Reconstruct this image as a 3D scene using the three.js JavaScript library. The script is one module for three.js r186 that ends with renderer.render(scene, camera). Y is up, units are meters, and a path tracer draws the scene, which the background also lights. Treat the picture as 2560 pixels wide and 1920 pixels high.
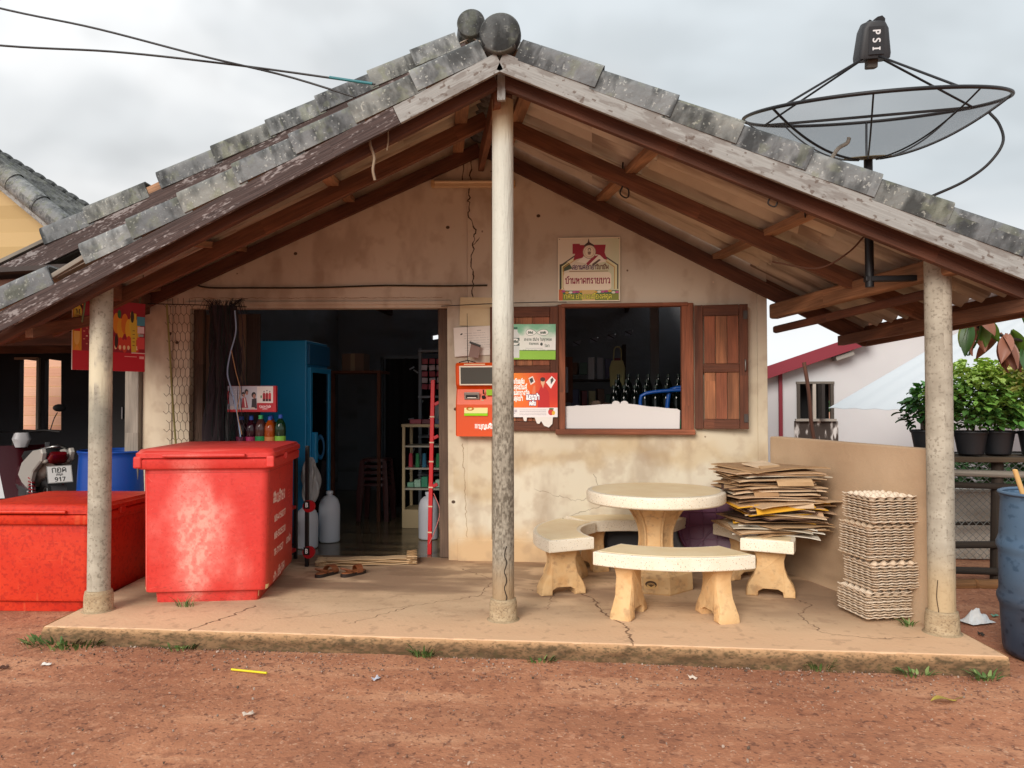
import * as THREE from 'three';
import { mergeGeometries, toCreasedNormals, mergeVertices } from 'three/addons/utils/BufferGeometryUtils.js';
import { RoundedBoxGeometry } from 'three/addons/geometries/RoundedBoxGeometry.js';

// ───────────────────────── camera, sky, sun, exposure ─────────────────────────
const scene = new THREE.Scene();
const camera = new THREE.PerspectiveCamera(52.42, 1024 / 768, 0.05, 900);
camera.position.set(0, 1.37, 6.66);
camera.rotation.order = 'YXZ';
camera.rotation.set(0.0217, 0.1033, -0.0016);
const renderer = new THREE.WebGLRenderer({ antialias: true });
renderer.setSize(1024, 768);
renderer.toneMapping = THREE.LinearToneMapping;
renderer.toneMappingExposure = 2.4;
renderer.shadowMap.enabled = true;

// numbers ─ seeded random, value noise, fbm
let seed = 7;
const rnd = () => { seed = (seed + 0x6D2B79F5) | 0; let t = Math.imul(seed ^ (seed >>> 15), 1 | seed); t = (t + Math.imul(t ^ (t >>> 7), 61 | t)) ^ t; return ((t ^ (t >>> 14)) >>> 0) / 4294967296; };
const rr = (a, b) => a + (b - a) * rnd();
const hsh = (x, y, s) => { let h = Math.imul(x, 374761393) ^ Math.imul(y, 668265263) ^ Math.imul(s + 11, 1442695041); h = Math.imul(h ^ (h >>> 13), 1274126177); h ^= h >>> 16; return (h >>> 0) / 4294967296; };
const ns = (x, y, s = 0, per = 0) => {
  let ix = Math.floor(x), iy = Math.floor(y), fx = x - ix, fy = y - iy; fx = fx * fx * (3 - 2 * fx); fy = fy * fy * (3 - 2 * fy);
  let jx = ix + 1, jy = iy + 1; if (per) { ix = ((ix % per) + per) % per; iy = ((iy % per) + per) % per; jx = ((jx % per) + per) % per; jy = ((jy % per) + per) % per; }
  const a = hsh(ix, iy, s), b = hsh(jx, iy, s), c = hsh(ix, jy, s), d = hsh(jx, jy, s);
  return a + (b - a) * fx + (c - a) * fy + (a - b - c + d) * fx * fy;
};
const fbm = (x, y, s = 0, o = 4, per = 0) => { let v = 0, a = 0.5, t = 0; for (let i = 0; i < o; i++) { v += a * ns(x, y, s + i * 17, per); t += a; x *= 2; y *= 2; per *= 2; a *= 0.5; } return v / t; };
const wrapU = (f) => (u, v) => { const k = ss(0.8, 1, u), j = ss(0.8, 1, v), a = lerp(f(u, v), f(u - 1, v), k); return j > 0 ? lerp(a, lerp(f(u, v - 1), f(u - 1, v - 1), k), j) : a; };
const cl = (x, a = 0, b = 1) => Math.min(b, Math.max(a, x));
const ss = (a, b, x) => { x = cl((x - a) / (b - a)); return x * x * (3 - 2 * x); };
const mix = (a, b, t) => [a[0] + (b[0] - a[0]) * t, a[1] + (b[1] - a[1]) * t, a[2] + (b[2] - a[2]) * t];
const lerp = (a, b, t) => a + (b - a) * t;
const V = (x, y, z) => new THREE.Vector3(x, y, z);

// sky: an overcast dome, brighter towards the zenith, with soft grey cloud relief
{
  const w = 1024, h = 512, d = new Float32Array(w * h * 4);
  for (let j = 0; j < h; j++) for (let i = 0; i < w; i++) {
    const el = ((j + 0.5) / h - 0.5) * Math.PI, az = ((i + 0.5) / w - 0.5) * 2 * Math.PI;
    const y = Math.sin(el), r = Math.cos(el), x = r * Math.cos(az), z = r * Math.sin(az);
    let c;
    if (y > -0.02) {
      const k = 1 / (Math.max(y, 0) + 0.32), px = x * k, pz = z * k;
      const wx = fbm(px * 1.3 + 5, pz * 1.3, 91, 4), n = fbm(px * 1.9 + wx * 2.2, pz * 2.3 + 3 + wx, 40, 6);
      const m = ss(0.3, 0.72, n), b = 0.74 + 0.9 * y;
      c = mix([0.285, 0.296, 0.304], [0.39, 0.394, 0.396], m).map((q) => q * b);
      const blue = ss(0.56, 0.68, fbm(px * 0.9 + 31, pz * 0.9 + 2, 77, 4)) * (1 - m * 0.7);
      c = mix(c, [0.20, 0.262, 0.302], blue * 0.25);
      const n2 = fbm(px * 6 + wx * 3, pz * 7, 140, 5); c = c.map((q) => q * (0.93 + 0.14 * ss(0.3, 0.7, n2))); const hz = ss(0.27, 0.03, y); c = mix(c, [0.46, 0.468, 0.474], hz * 0.75);
    } else c = [0.12, 0.1, 0.085];
    const o = (j * w + i) * 4; d[o] = c[0]; d[o + 1] = c[1]; d[o + 2] = c[2]; d[o + 3] = 1;
  }
  const sky = new THREE.DataTexture(d, w, h, THREE.RGBAFormat, THREE.FloatType);
  sky.mapping = THREE.EquirectangularReflectionMapping; sky.magFilter = sky.minFilter = THREE.LinearFilter; sky.needsUpdate = true;
  scene.background = sky; scene.environment = sky; scene.environmentIntensity = 1.0;
}
const sun = new THREE.DirectionalLight(0xfff5ea, 1.35);
sun.position.set(-5, 8.2, 15); sun.target.position.set(0, 0, 0);
sun.castShadow = true; sun.shadow.radius = 55; sun.shadow.mapSize.set(2048, 2048);
Object.assign(sun.shadow.camera, { left: -10, right: 10, top: 10, bottom: -10, near: 1, far: 50 });
scene.add(sun, sun.target);

// ───────────────────────── geometry helpers ─────────────────────────
const M4 = (x, y, z, rx = 0, ry = 0, rz = 0, s = 1) => new THREE.Matrix4().compose(V(x, y, z), new THREE.Quaternion().setFromEuler(new THREE.Euler(rx, ry, rz, 'YXZ')), typeof s === 'number' ? V(s, s, s) : V(...s));
const plain = (g) => { let q = g.index ? g.toNonIndexed() : g; for (const k of Object.keys(q.attributes)) if (!['position', 'normal', 'uv'].includes(k)) q.deleteAttribute(k); if (!q.attributes.normal) q.computeVertexNormals(); if (!q.attributes.uv) q.setAttribute('uv', new THREE.BufferAttribute(new Float32Array(q.attributes.position.count * 2), 2)); q.morphAttributes = {}; return q; };
const boxUV = (g, ox = 0, oy = 0) => {
  const p = g.attributes.position, u = g.attributes.uv, a = V(), b = V(), c = V(), n = V();
  for (let i = 0; i < p.count; i += 3) {
    a.fromBufferAttribute(p, i); b.fromBufferAttribute(p, i + 1); c.fromBufferAttribute(p, i + 2);
    n.copy(b).sub(a).cross(c.clone().sub(a)); const x = Math.abs(n.x), y = Math.abs(n.y), z = Math.abs(n.z);
    [a, b, c].forEach((q, k) => { if (y >= x && y >= z) u.setXY(i + k, q.x + ox, q.z + oy); else if (x >= z) u.setXY(i + k, q.z + ox, q.y + oy); else u.setXY(i + k, q.x + ox, q.y + oy); });
  }
  return g;
};
// uv in metres on a box-like piece, u along its longest side (the way wood grain runs)
const grain = (g0) => {
  const g = plain(g0), p = g.attributes.position, n = g.attributes.normal, u = g.attributes.uv; g.computeBoundingBox(); const s = g.boundingBox.getSize(V()), L = s.x >= s.y && s.x >= s.z ? 0 : s.y >= s.z ? 1 : 2, ox = rnd() * 5, oy = rnd() * 5;
  for (let i = 0; i < p.count; i += 3) {
    const m = [0, 1, 2].map((k) => Math.abs(n.getComponent(i, k) + n.getComponent(i + 1, k) + n.getComponent(i + 2, k))), N = m[0] >= m[1] && m[0] >= m[2] ? 0 : m[1] >= m[2] ? 1 : 2;
    const a = N === L ? (L + 1) % 3 : L, b = 3 - a - N;
    for (let k = 0; k < 3; k++) u.setXY(i + k, p.getComponent(i + k, a) + ox, p.getComponent(i + k, b) + oy);
  }
  return g;
};
const B = (w, h, d, x = 0, y = 0, z = 0, rx = 0, ry = 0, rz = 0, r = 0) => {
  const q = Math.min(r, w / 2.1, h / 2.1, d / 2.1);
  const g = q > 0 ? new RoundedBoxGeometry(w, h, d, 2, q) : new THREE.BoxGeometry(w, h, d);
  return grain(g).applyMatrix4(M4(x, y, z, rx, ry, rz));
};
// a bar of section w (across) × h (upright) from p to q
const beam = (p, q, w, h, r = 0.004, seg = 0) => {
  const a = V(...p), b = V(...q), L = a.distanceTo(b), dir = b.clone().sub(a).normalize();
  const up = Math.abs(dir.y) > 0.95 ? V(0, 0, 1) : V(0, 1, 0), side = dir.clone().cross(up).normalize(), u2 = side.clone().cross(dir);
  const g = r ? new RoundedBoxGeometry(L, h, w, 1, Math.min(r, h / 3, w / 3)) : new THREE.BoxGeometry(L, h, w);
  return grain(g).applyMatrix4(new THREE.Matrix4().makeBasis(dir, u2, side).setPosition(a.add(b).multiplyScalar(0.5)));
};
const cyl = (p, q, r0, r1 = r0, seg = 10, open = false) => {
  const a = V(...p), b = V(...q), L = a.distanceTo(b);
  const g = new THREE.CylinderGeometry(r1, r0, L, seg, 1, open), cu = g.attributes.uv, o1 = rnd() * 4; for (let i = 0; i < cu.count; i++) cu.setXY(i, cu.getY(i) * L + o1, cu.getX(i) * 6.28 * Math.max(r0, r1));
  g.applyQuaternion(new THREE.Quaternion().setFromUnitVectors(V(0, 1, 0), b.clone().sub(a).normalize()));
  return g.translate((a.x + b.x) / 2, (a.y + b.y) / 2, (a.z + b.z) / 2);
};
const tube = (pts, r, seg = 24, rad = 5, closed = false) => new THREE.TubeGeometry(new THREE.CatmullRomCurve3(pts.map((p) => V(...p)), closed), seg, r, rad, closed);
const lathe = (pts, seg = 20, x = 0, y = 0, z = 0) => new THREE.LatheGeometry(pts.map((p) => new THREE.Vector2(p[0], p[1])), seg).translate(x, y, z);
const shp = (pts) => { const s = new THREE.Shape(); pts.forEach((p, i) => (i ? s.lineTo(p[0], p[1]) : s.moveTo(p[0], p[1]))); s.closePath(); return s; };
const ext = (shape, depth, bevel = 0, opt = {}) => grain(new THREE.ExtrudeGeometry(Array.isArray(shape) ? shp(shape) : shape, { depth, bevelEnabled: bevel > 0, bevelSize: bevel, bevelThickness: bevel, bevelSegments: 1, bevelOffset: -bevel, curveSegments: 10, ...opt }));
// loft of rounded rectangles: rings {y, w, d, r, x?, z?}
const loft = (rings, seg = 4) => {
  const pos = [], idx = [], n = 4 * (seg + 1);
  for (const R of rings) {
    const r = Math.min(R.r ?? 0.03, R.w / 2, R.d / 2);
    for (let c = 0; c < 4; c++) for (let k = 0; k <= seg; k++) {
      const a = (c + k / seg) * Math.PI / 2, sx = [1, -1, -1, 1][c], sz = [1, 1, -1, -1][c];
      pos.push((R.x || 0) + sx * (R.w / 2 - r) + r * Math.cos(a), R.y, (R.z || 0) + sz * (R.d / 2 - r) + r * Math.sin(a));
    }
  }
  for (let i = 0; i < rings.length - 1; i++) for (let k = 0; k < n; k++) { const a = i * n + k, b = i * n + (k + 1) % n; idx.push(a, a + n, b, b, a + n, b + n); }
  for (const [i, up] of [[0, 0], [rings.length - 1, 1]]) {
    const c = pos.length / 3; pos.push(rings[i].x || 0, rings[i].y, rings[i].z || 0);
    for (let k = 0; k < n; k++) { const a = i * n + k, b = i * n + (k + 1) % n; up ? idx.push(c, b, a) : idx.push(c, a, b); }
  }
  const g = new THREE.BufferGeometry(); g.setAttribute('position', new THREE.Float32BufferAttribute(pos, 3)); g.setIndex(idx);
  return boxUV(plain(toCreasedNormals(g, 0.7)), rnd() * 2, rnd() * 2);
};
// a surface f(u, v) -> [x, y, z] over nu × nv cells; uv from the parameters
const surf = (f, nu, nv) => {
  const pos = [], uv = [], idx = [];
  for (let j = 0; j <= nv; j++) for (let i = 0; i <= nu; i++) { pos.push(...f(i / nu, j / nv)); uv.push(i / nu, j / nv); }
  for (let j = 0; j < nv; j++) for (let i = 0; i < nu; i++) { const a = j * (nu + 1) + i; idx.push(a, a + 1, a + nu + 1, a + 1, a + nu + 2, a + nu + 1); }
  const g = new THREE.BufferGeometry(); g.setAttribute('position', new THREE.Float32BufferAttribute(pos, 3)); g.setAttribute('uv', new THREE.Float32BufferAttribute(uv, 2)); g.setIndex(idx); g.computeVertexNormals(); return g;
};
// the same surface with a thickness: f and f shifted by off, closed at the rim
const slab = (f, off, nu, nv) => {
  const f2 = (u, v) => { const p = f(u, v); return [p[0] + off[0], p[1] + off[1], p[2] + off[2]]; };
  const e = (g, h2) => surf((u, v) => { const [a, b] = g(u); const p = f(a, b), q = f2(a, b); return [lerp(p[0], q[0], v), lerp(p[1], q[1], v), lerp(p[2], q[2], v)]; }, h2, 1);
  return [surf(f, nu, nv), surf(f2, nu, nv), e((u) => [u, 0], nu), e((u) => [u, 1], nu), e((u) => [0, u], nv), e((u) => [1, u], nv)];
};
// uv by a function of position and face normal
const mapUV = (g, f) => { const p = g.attributes.position, nn = g.attributes.normal, u = g.attributes.uv; for (let i = 0; i < p.count; i++) u.setXY(i, ...f(p.getX(i), p.getY(i), p.getZ(i), nn.getX(i), nn.getY(i), nn.getZ(i))); return g; };
const geo = (gs, uv = 'keep') => { const l = (Array.isArray(gs) ? gs.flat(3) : [gs]).map(plain); const g = l.length > 1 ? mergeGeometries(l) : l[0]; if (uv === 'box') boxUV(g, rnd() * 3, rnd() * 3); else if (typeof uv === 'function') mapUV(g, uv); return g; };
const taken = {};
const numbered = (n) => { const k = (taken[n] = (taken[n] ?? -1) + 1); return k ? `${n}_${String(k).padStart(3, '0')}` : n; };
// one named mesh out of some geometries
const obj = (name, gs, m, parent, uv = 'keep') => {
  const o = new THREE.Mesh(gs.isBufferGeometry && uv === 'done' ? gs : geo(gs, uv), m); o.castShadow = o.receiveShadow = true;
  o.name = parent ? name : numbered(name); (parent || scene).add(o); return o;
};
const tag = (o, label, category, group) => { o.userData = { label, category }; if (group) o.userData.group = group; return o; };
const thing = (name, label, category, [x, y, z] = [0, 0, 0], turn = 0, group) => { const o = new THREE.Group(); o.name = numbered(name); scene.add(o); o.position.set(x, y, z); o.rotation.y = turn; return tag(o, label, category, group); };
const struct = (name, gs, m, uv) => { const o = obj(name, gs, m, null, uv); o.userData = { kind: 'structure' }; return o; };
const grp = (name, parent) => { const o = new THREE.Group(); o.name = name; parent.add(o); return o; };
const dup = (root, label, [x, y, z], turn, group) => { const r = root.clone(); r.name = numbered(root.name.replace(/_\d{3}$/, '')); scene.add(r); r.position.set(x, y, z); r.rotation.y = turn; r.userData = { ...root.userData, label }; if (group) r.userData.group = group; return r; };

// ───────────────────────── textures ─────────────────────────
const hex = (h) => [(h >> 16) & 255, (h >> 8) & 255, h & 255];
const canvas = (w, h) => { const c = document.createElement('canvas'); c.width = w; c.height = h; return c; };
// per-pixel colours fn(u, v) (v up, 0..255 sRGB or a grey number), then draw(ctx, w, h) on top
const paint = (w, h, fn, draw, { color = true, wrap = true } = {}) => {
  const c = canvas(w, h), x = c.getContext('2d');
  if (fn) { const im = x.createImageData(w, h), d = im.data; for (let j = 0; j < h; j++) for (let i = 0; i < w; i++) { const q = fn((i + 0.5) / w, 1 - (j + 0.5) / h), o = (j * w + i) * 4; if (typeof q === 'number') d[o] = d[o + 1] = d[o + 2] = q; else { d[o] = q[0]; d[o + 1] = q[1]; d[o + 2] = q[2]; } d[o + 3] = 255; } x.putImageData(im, 0, 0); }
  if (draw) draw(x, w, h);
  const t = new THREE.CanvasTexture(c); if (color) t.colorSpace = THREE.SRGBColorSpace; if (wrap) t.wrapS = t.wrapT = THREE.RepeatWrapping; t.anisotropy = 8; return t;
};
const rep = (t, a, b = a) => { t.repeat.set(1 / a, 1 / b); return t; };
const mat = (color, o = {}) => new THREE.MeshStandardMaterial({ color, roughness: 0.85, side: THREE.DoubleSide, ...o });
const crack = (x, pts, lw, col, jag = 5, s = 1) => {           // a wandering dark line through pixel points
  x.strokeStyle = col; x.lineCap = 'round';
  for (let i = 0; i < pts.length - 1; i++) { const [a, b] = pts[i], [c, d] = pts[i + 1], n = Math.max(3, Math.hypot(c - a, d - b) / 7 | 0); let px = a, py = b; for (let k = 1; k <= n; k++) { const t = k / n, e = k === n ? 0 : 1; const qx = lerp(a, c, t) + (ns(k * 0.9, i + s * 7.7, 5) - 0.5) * 2 * jag * e, qy = lerp(b, d, t) + (ns(k * 0.9, i + s * 3.1, 9) - 0.5) * 2 * jag * e; x.lineWidth = lw * (0.5 + ns(k * 0.7, s, 3)); x.beginPath(); x.moveTo(px, py); x.lineTo(qx, qy); x.stroke(); px = qx; py = qy; } }
};
// Thai letters as pen strokes: "w;x,y x,y ...;o x y r" in a 10-high box, y up
const TH = {
  'ก': '7;1,0 1,6.3 0.4,7.8 2,10 5,10 6,8.4 6,0', 'ข': '6.5;2.4,9 2,5.5 1.8,0 5.6,0 5.6,10;o 1.4 9 1', 'ค': '7;1,0 1,7.5 2.4,10 4.8,10 6.2,7.5 6.2,0;o 3.6 4.5 1;3,3.8 1,1', 'ง': '6;5,8.5 5,0 4,0 1,5;o 4.2 9 1',
  'จ': '6.5;1,8.5 2.5,10 4.6,10 5.6,8 5.6,0 4,0 3.2,4;o 2.4 4.4 1', 'ช': '7;2.2,9 2,5.5 1.8,0 5.4,0 5.4,7 7,10;o 1.4 9 1', 'ญ': '9;1,0 1,6.3 0.4,7.8 2,10 4,10 5,8.4 5,0 8.4,0 8.4,10;5,-1 6,-2.4 8.4,-2.4', 'ด': '7;1.6,0 1,3 1,7.5 2.4,10 4.8,10 6.2,7.5 6.2,0;o 2.8 4 1;2,3 1.4,0',
  'ต': '7;1.6,0 1,3 1,8 2.2,10 3.5,8.6 5,10 6.2,8 6.2,0;o 2.8 4 1;2,3 1.4,0', 'ท': '7;1.8,8 1.8,0;1.8,5.5 4,10 5.4,10 6,8.4 6,0;o 1.3 9 1', 'น': '7;1.8,8 1.8,0 4.6,2.4;5.9,2 5.9,10;o 1.3 9 1;o 5.4 1 1', 'บ': '7;1.8,8 1.8,0 6,0 6,10;o 1.3 9 1',
  'พ': '8.5;1.6,8 1.6,0 4.3,6 7,0 7,10;o 1.2 9 1', 'ภ': '7.5;1.8,2 1.8,6.3 1.2,7.8 2.8,10 5.6,10 6.6,8.4 6.6,0;o 1.2 1 1', 'ม': '7;1.8,8 1.8,2;2.2,1.2 6,0 6,10;o 1.3 9 1;o 1.4 1 1', 'ย': '7;1.2,8 3,5.8 1.2,4.6 1.2,0 6,0 6,10;o 1.8 9 1', 'ร': '5.5;3.4,2 3.4,5.6 1,7.2 1.6,10 4.8,9.2;o 2.8 1 1',
  'ล': '7;1,2 1,4 2.6,5.8 6,3.6;1,8.2 2.6,10 4.8,10 6,8 6,0;o 1.9 1.2 1', 'ว': '6;5,2 5,8 3.8,10 1.8,10 0.8,8.4;o 4.4 1 1', 'ศ': '7.5;1,0 1,7.5 2.4,10 4.6,10 6,7.5 6,0;o 3.4 4.5 1;4.8,9.8 7,11.8', 'ส': '7;1,2 1,4 2.6,5.8 6,3.6;1,8.2 2.6,10 4.8,10 6,8 6,0;o 1.9 1.2 1;4.8,9.8 7,11.8', 'ห': '7.5;1.8,8 1.8,0;1.8,3 4.6,6.8 6,5 6,0;o 1.3 9 1;o 5.4 8 1.1',
  'อ': '7;1,6 1,0 6,0 6,8 4.8,10 2.2,10 1,8.4;o 1.9 5.6 1', 'า': '4.5;0.6,8 1.8,10 3,10 3.8,8.4 3.8,0', 'ำ': '4.5;0.6,8 1.8,10 3,10 3.8,8.4 3.8,0;o -0.6 12.2 0.9', 'เ': '3.4;1.2,2 1.2,10;o 1.8 1 1', 'แ': '6.4;1.2,2 1.2,10;o 1.8 1 1;4.2,2 4.2,10;o 4.8 1 1', 'ไ': '4;2.4,0 2.4,11 1,13 3.4,13.4', 'ใ': '4;2.4,0 2.4,11 1,12;o 1 13 1', 'โ': '4;2.4,0 2.4,11 1,12 3.6,13.4', 'ะ': '4.5;0.8,8 1.8,6.6 3.4,8.6;0.8,3 1.8,1.6 3.4,3.6', ' ': '4;', '.': '3;1,0 1.6,0.2', '-': '5;0.8,5 4.2,5',
  '0': '6;1,3 1,7 2,10 4,10 5,7 5,3 4,0 2,0 1,3', '1': '4;1,8 2.4,10 2.4,0', '2': '6;1,8 2,10 4,10 5,8 1,0 5,0', '3': '6;1,9.4 3,10 5,8 3,5.4 5,2.4 3,0 1,0.8', '4': '6;4.4,0 4.4,10 0.8,3 5.6,3', '5': '6;5,10 1.4,10 1.2,5.6 4,6 5,3.4 4,0.4 1,0.6', '6': '6;4.8,10 2,7 1,3 2,0 4,0 5,2.4 4,5 1.4,4', '7': '6;1,10 5.2,10 2.4,0', '8': '6;3,5.2 1.2,7.4 3,10 4.8,7.4 3,5.2 0.8,2.6 3,0 5.2,2.6 3,5.2', '9': '6;4.6,6 2,5 1,7.6 2.4,10 4.6,9.4 4.8,6 3,0',
};
const MARK = { '้': '-4,11.4 -3.6,13 -2.6,12 -2.6,13.6 -0.6,14', '่': '-1.4,11.4 -1.4,14', 'ิ': '-5.4,11.4 -4,13 -2,13 -0.8,11.4 -5.4,11.4', 'ี': '-5.4,11.4 -4,13 -2,13 -0.8,11.4 -5.4,11.4|-0.8,11.4 -0.8,14', 'ื': '-5.4,11.4 -4,13 -2,13 -0.8,11.4 -5.4,11.4|-0.8,11.4 -0.8,14|-2.2,12.6 -2.2,14', '็': '-5,11.4 -5,13 -3,13.6 -3.4,12 -1,14', '์': '-3,11.6 -1.6,12.4 -3,13.2 -0.4,15', 'ั': '-4.4,11.4 -3.6,13 -2.4,11.6 -0.6,13.8', 'ุ': '-1.6,-1 -1,-1.4 -1,-3.4', 'ู': '-3,-1 -3,-3 -1,-3 -1,-1' };
const thai = (x, s, px, py, size, color, lw = 1.2, fit = 0) => {
  const total = [...s].reduce((w, ch) => w + (MARK[ch] ? 0 : parseFloat((TH[ch] || TH['อ']).split(';')[0]) + 0.8), 0);
  const k = size / 10, kx = fit ? fit / total : k; let cx = px; x.strokeStyle = color; x.lineWidth = lw; x.lineCap = x.lineJoin = 'round';
  const line = (t, ox) => { x.beginPath(); t.trim().split(' ').forEach((p, i) => { const [a, b] = p.split(',').map(Number); x[i ? 'lineTo' : 'moveTo'](ox + a * kx, py - b * k); }); x.stroke(); };
  for (const ch of s) {
    if (MARK[ch]) { MARK[ch].split('|').forEach((t) => line(t, cx)); continue; }
    const [w, ...st] = (TH[ch] || TH['อ']).split(';');
    for (const t of st) { if (!t) continue; if (t[0] === 'o') { const [, a, b, r] = t.split(' ').map(Number); x.beginPath(); x.ellipse(cx + a * kx, py - b * k, r * kx, r * k, 0, 0, 7); x.stroke(); } else line(t, cx); }
    cx += (parseFloat(w) + 0.8) * kx;
  }
  return cx;
};
const rect = (x, c, a, b, w, h) => { x.fillStyle = c; x.fillRect(a, b, w, h); };
const disc = (x, c, a, b, r, r2 = r, rot = 0) => { x.fillStyle = c; x.beginPath(); x.ellipse(a, b, r, r2, rot, 0, 7); x.fill(); };
const poly = (x, c, p) => { x.fillStyle = c; x.beginPath(); p.forEach((q, i) => x[i ? 'lineTo' : 'moveTo'](q[0], q[1])); x.closePath(); x.fill(); };
const txt = (x, s, a, b, size, c, font = 'bold', al = 'left', fam = 'sans-serif') => { x.fillStyle = c; x.font = `${font} ${size}px ${fam}`; x.textAlign = al; x.fillText(s, a, b); };

// ───────────────────────── materials ─────────────────────────
const bump = (n, s, seed2, o = 5) => rep(paint(512, 512, (u, v) => 255 * fbm(u * n, v * n, seed2, o, n), null, { color: false }), s);
const grainMap = (a, b, sd, w = 1024, h = 512, st = 1) => paint(w, h, (u, v) => {                   // wood, grain along u
  const wv = fbm(u * 3, v * 4, sd, 3, 0) * 0.35, f = fbm(u * 8, (v + wv * 0.2) * 90, sd + 3, 4), r = fbm(u * 3, (v + wv) * 14, sd + 5, 3), k = fbm(u * 5, v * 5, sd + 9, 4);
  return mix(a, b, cl((0.15 + f * 0.55 + r * 0.5 + (k - 0.5) * 0.9 - 0.25) * st));
});
const woodMap = rep(grainMap([118, 92, 74], [198, 158, 128], 3), 1.6, 0.5);
const woodBump = rep(paint(512, 256, (u, v) => 255 * fbm(u * 6, v * 70, 21, 4), null, { color: false }), 1.6, 0.5);
const wood = (tint, o = {}) => mat(tint, { map: woodMap, bumpMap: woodBump, bumpScale: 0.003, roughness: 0.8, ...o });
const W = { rafter: wood(0xc2a494), rafterDark: wood(0x9a7c74), purlin: wood(0xfff0dc), purlinPale: wood(0xfff4e4), frame: wood(0xdca690), frameDark: wood(0xa27a6a), jamb: wood(0xb9a097), grey: wood(0xcfc6bc) };
const oldFascia = rep(paint(2048, 256, (u, v) => {                // flaking whitish paint on black, weathered board
  const f = fbm(u * 130, v * 26, 61, 5), g = fbm(u * 14, v * 3, 67, 4), d = mix([40, 31, 30], [92, 74, 70], fbm(u * 24, v * 60, 70, 4));
  return mix(d, [164, 160, 160], ss(0.63, 0.8, f * 0.62 + g * 0.55) * 0.7);
}), 4, 0.25);
const paleFascia = rep(paint(2048, 256, (u, v) => {               // white paint with grey scabs
  const f = fbm(u * 44, v * 9, 81, 5), g = fbm(u * 7, v * 2, 83, 4), c = mix([172, 168, 164], [204, 202, 198], fbm(u * 30, v * 40, 84, 4));
  return mix(mix(c, [142, 132, 126], ss(0.52, 0.66, f * 0.7 + g * 0.35) * 0.6), [110, 92, 82], ss(0.66, 0.78, fbm(u * 130, v * 10, 88, 4)) * 0.7);
}), 4, 0.25);
const greyWood = rep(grainMap([104, 98, 90], [160, 152, 140], 43), 1.6, 0.5);
W.board = wood(0xecc4a8);
W.jamb = mat(0xb49a8c, { map: greyWood, bumpMap: woodBump, bumpScale: 0.003 });
W.leaf = mat(0x6e5a54, { map: greyWood, bumpMap: woodBump, bumpScale: 0.003 });
W.pole = mat(0x8c7c68, { map: greyWood, bumpMap: woodBump, bumpScale: 0.004 });
W.poleDark = mat(0x5c5046, { map: greyWood, bumpMap: woodBump, bumpScale: 0.004 });
W.grey = mat(0xffffff, { map: greyWood, bumpMap: woodBump, bumpScale: 0.003 });
W.fasciaOld = mat(0xffffff, { map: oldFascia, bumpMap: woodBump, bumpScale: 0.004 });
W.fasciaPale = mat(0xc6cacb, { map: paleFascia, bumpMap: woodBump, bumpScale: 0.002 });
const tileMap = rep(paint(1024, 1024, (u, v) => {                 // cement tile: grey with black mould runs and pale lichen
  const n = fbm(u * 7, v * 7, 101, 5, 7), st = fbm(u * 17, v * 7, 105, 5, 0), sp = fbm(u * 60, v * 60, 109, 3);
  let c = mix([98, 102, 104], [140, 143, 143], n); c = mix(c, [52, 55, 56], ss(0.42, 0.72, n * 0.4 + st * 0.62) * 0.85); c = mix(c, [170, 172, 168], ss(0.55, 0.72, fbm(u * 3, v * 3, 116, 4, 3)) * 0.4);
  c = mix(c, [186, 188, 182], ss(0.7, 0.8, sp) * 0.6); return mix(c, [122, 128, 104], ss(0.55, 0.7, fbm(u * 12, v * 12, 120, 4)) * 0.35);
}), 0.9);
const tileBump = bump(24, 0.6, 31);
const TILE = [0xffffff, 0xe4e4e6, 0xf4f2ec].map((c) => mat(c, { map: tileMap, bumpMap: tileBump, bumpScale: 0.006, roughness: 0.95 }));
const TILED = mat(0xb0b2b2, { map: tileMap, bumpMap: tileBump, bumpScale: 0.005, roughness: 0.95 });
const sheetMap = rep(paint(512, 512, (u, v) => { const n = fbm(u * 6, v * 6, 131, 5, 6), s2 = fbm(u * 2.5, v * 30, 133, 4); return mix(mix([176, 168, 156], [222, 214, 202], n), [128, 114, 104], ss(0.42, 0.7, s2) * 0.75); }), 1.4);
const SHEET = [0xffffff, 0xe8e2da, 0xf6eee2].map((c) => mat(c, { map: sheetMap, bumpMap: tileBump, bumpScale: 0.003, roughness: 0.95 }));

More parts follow.
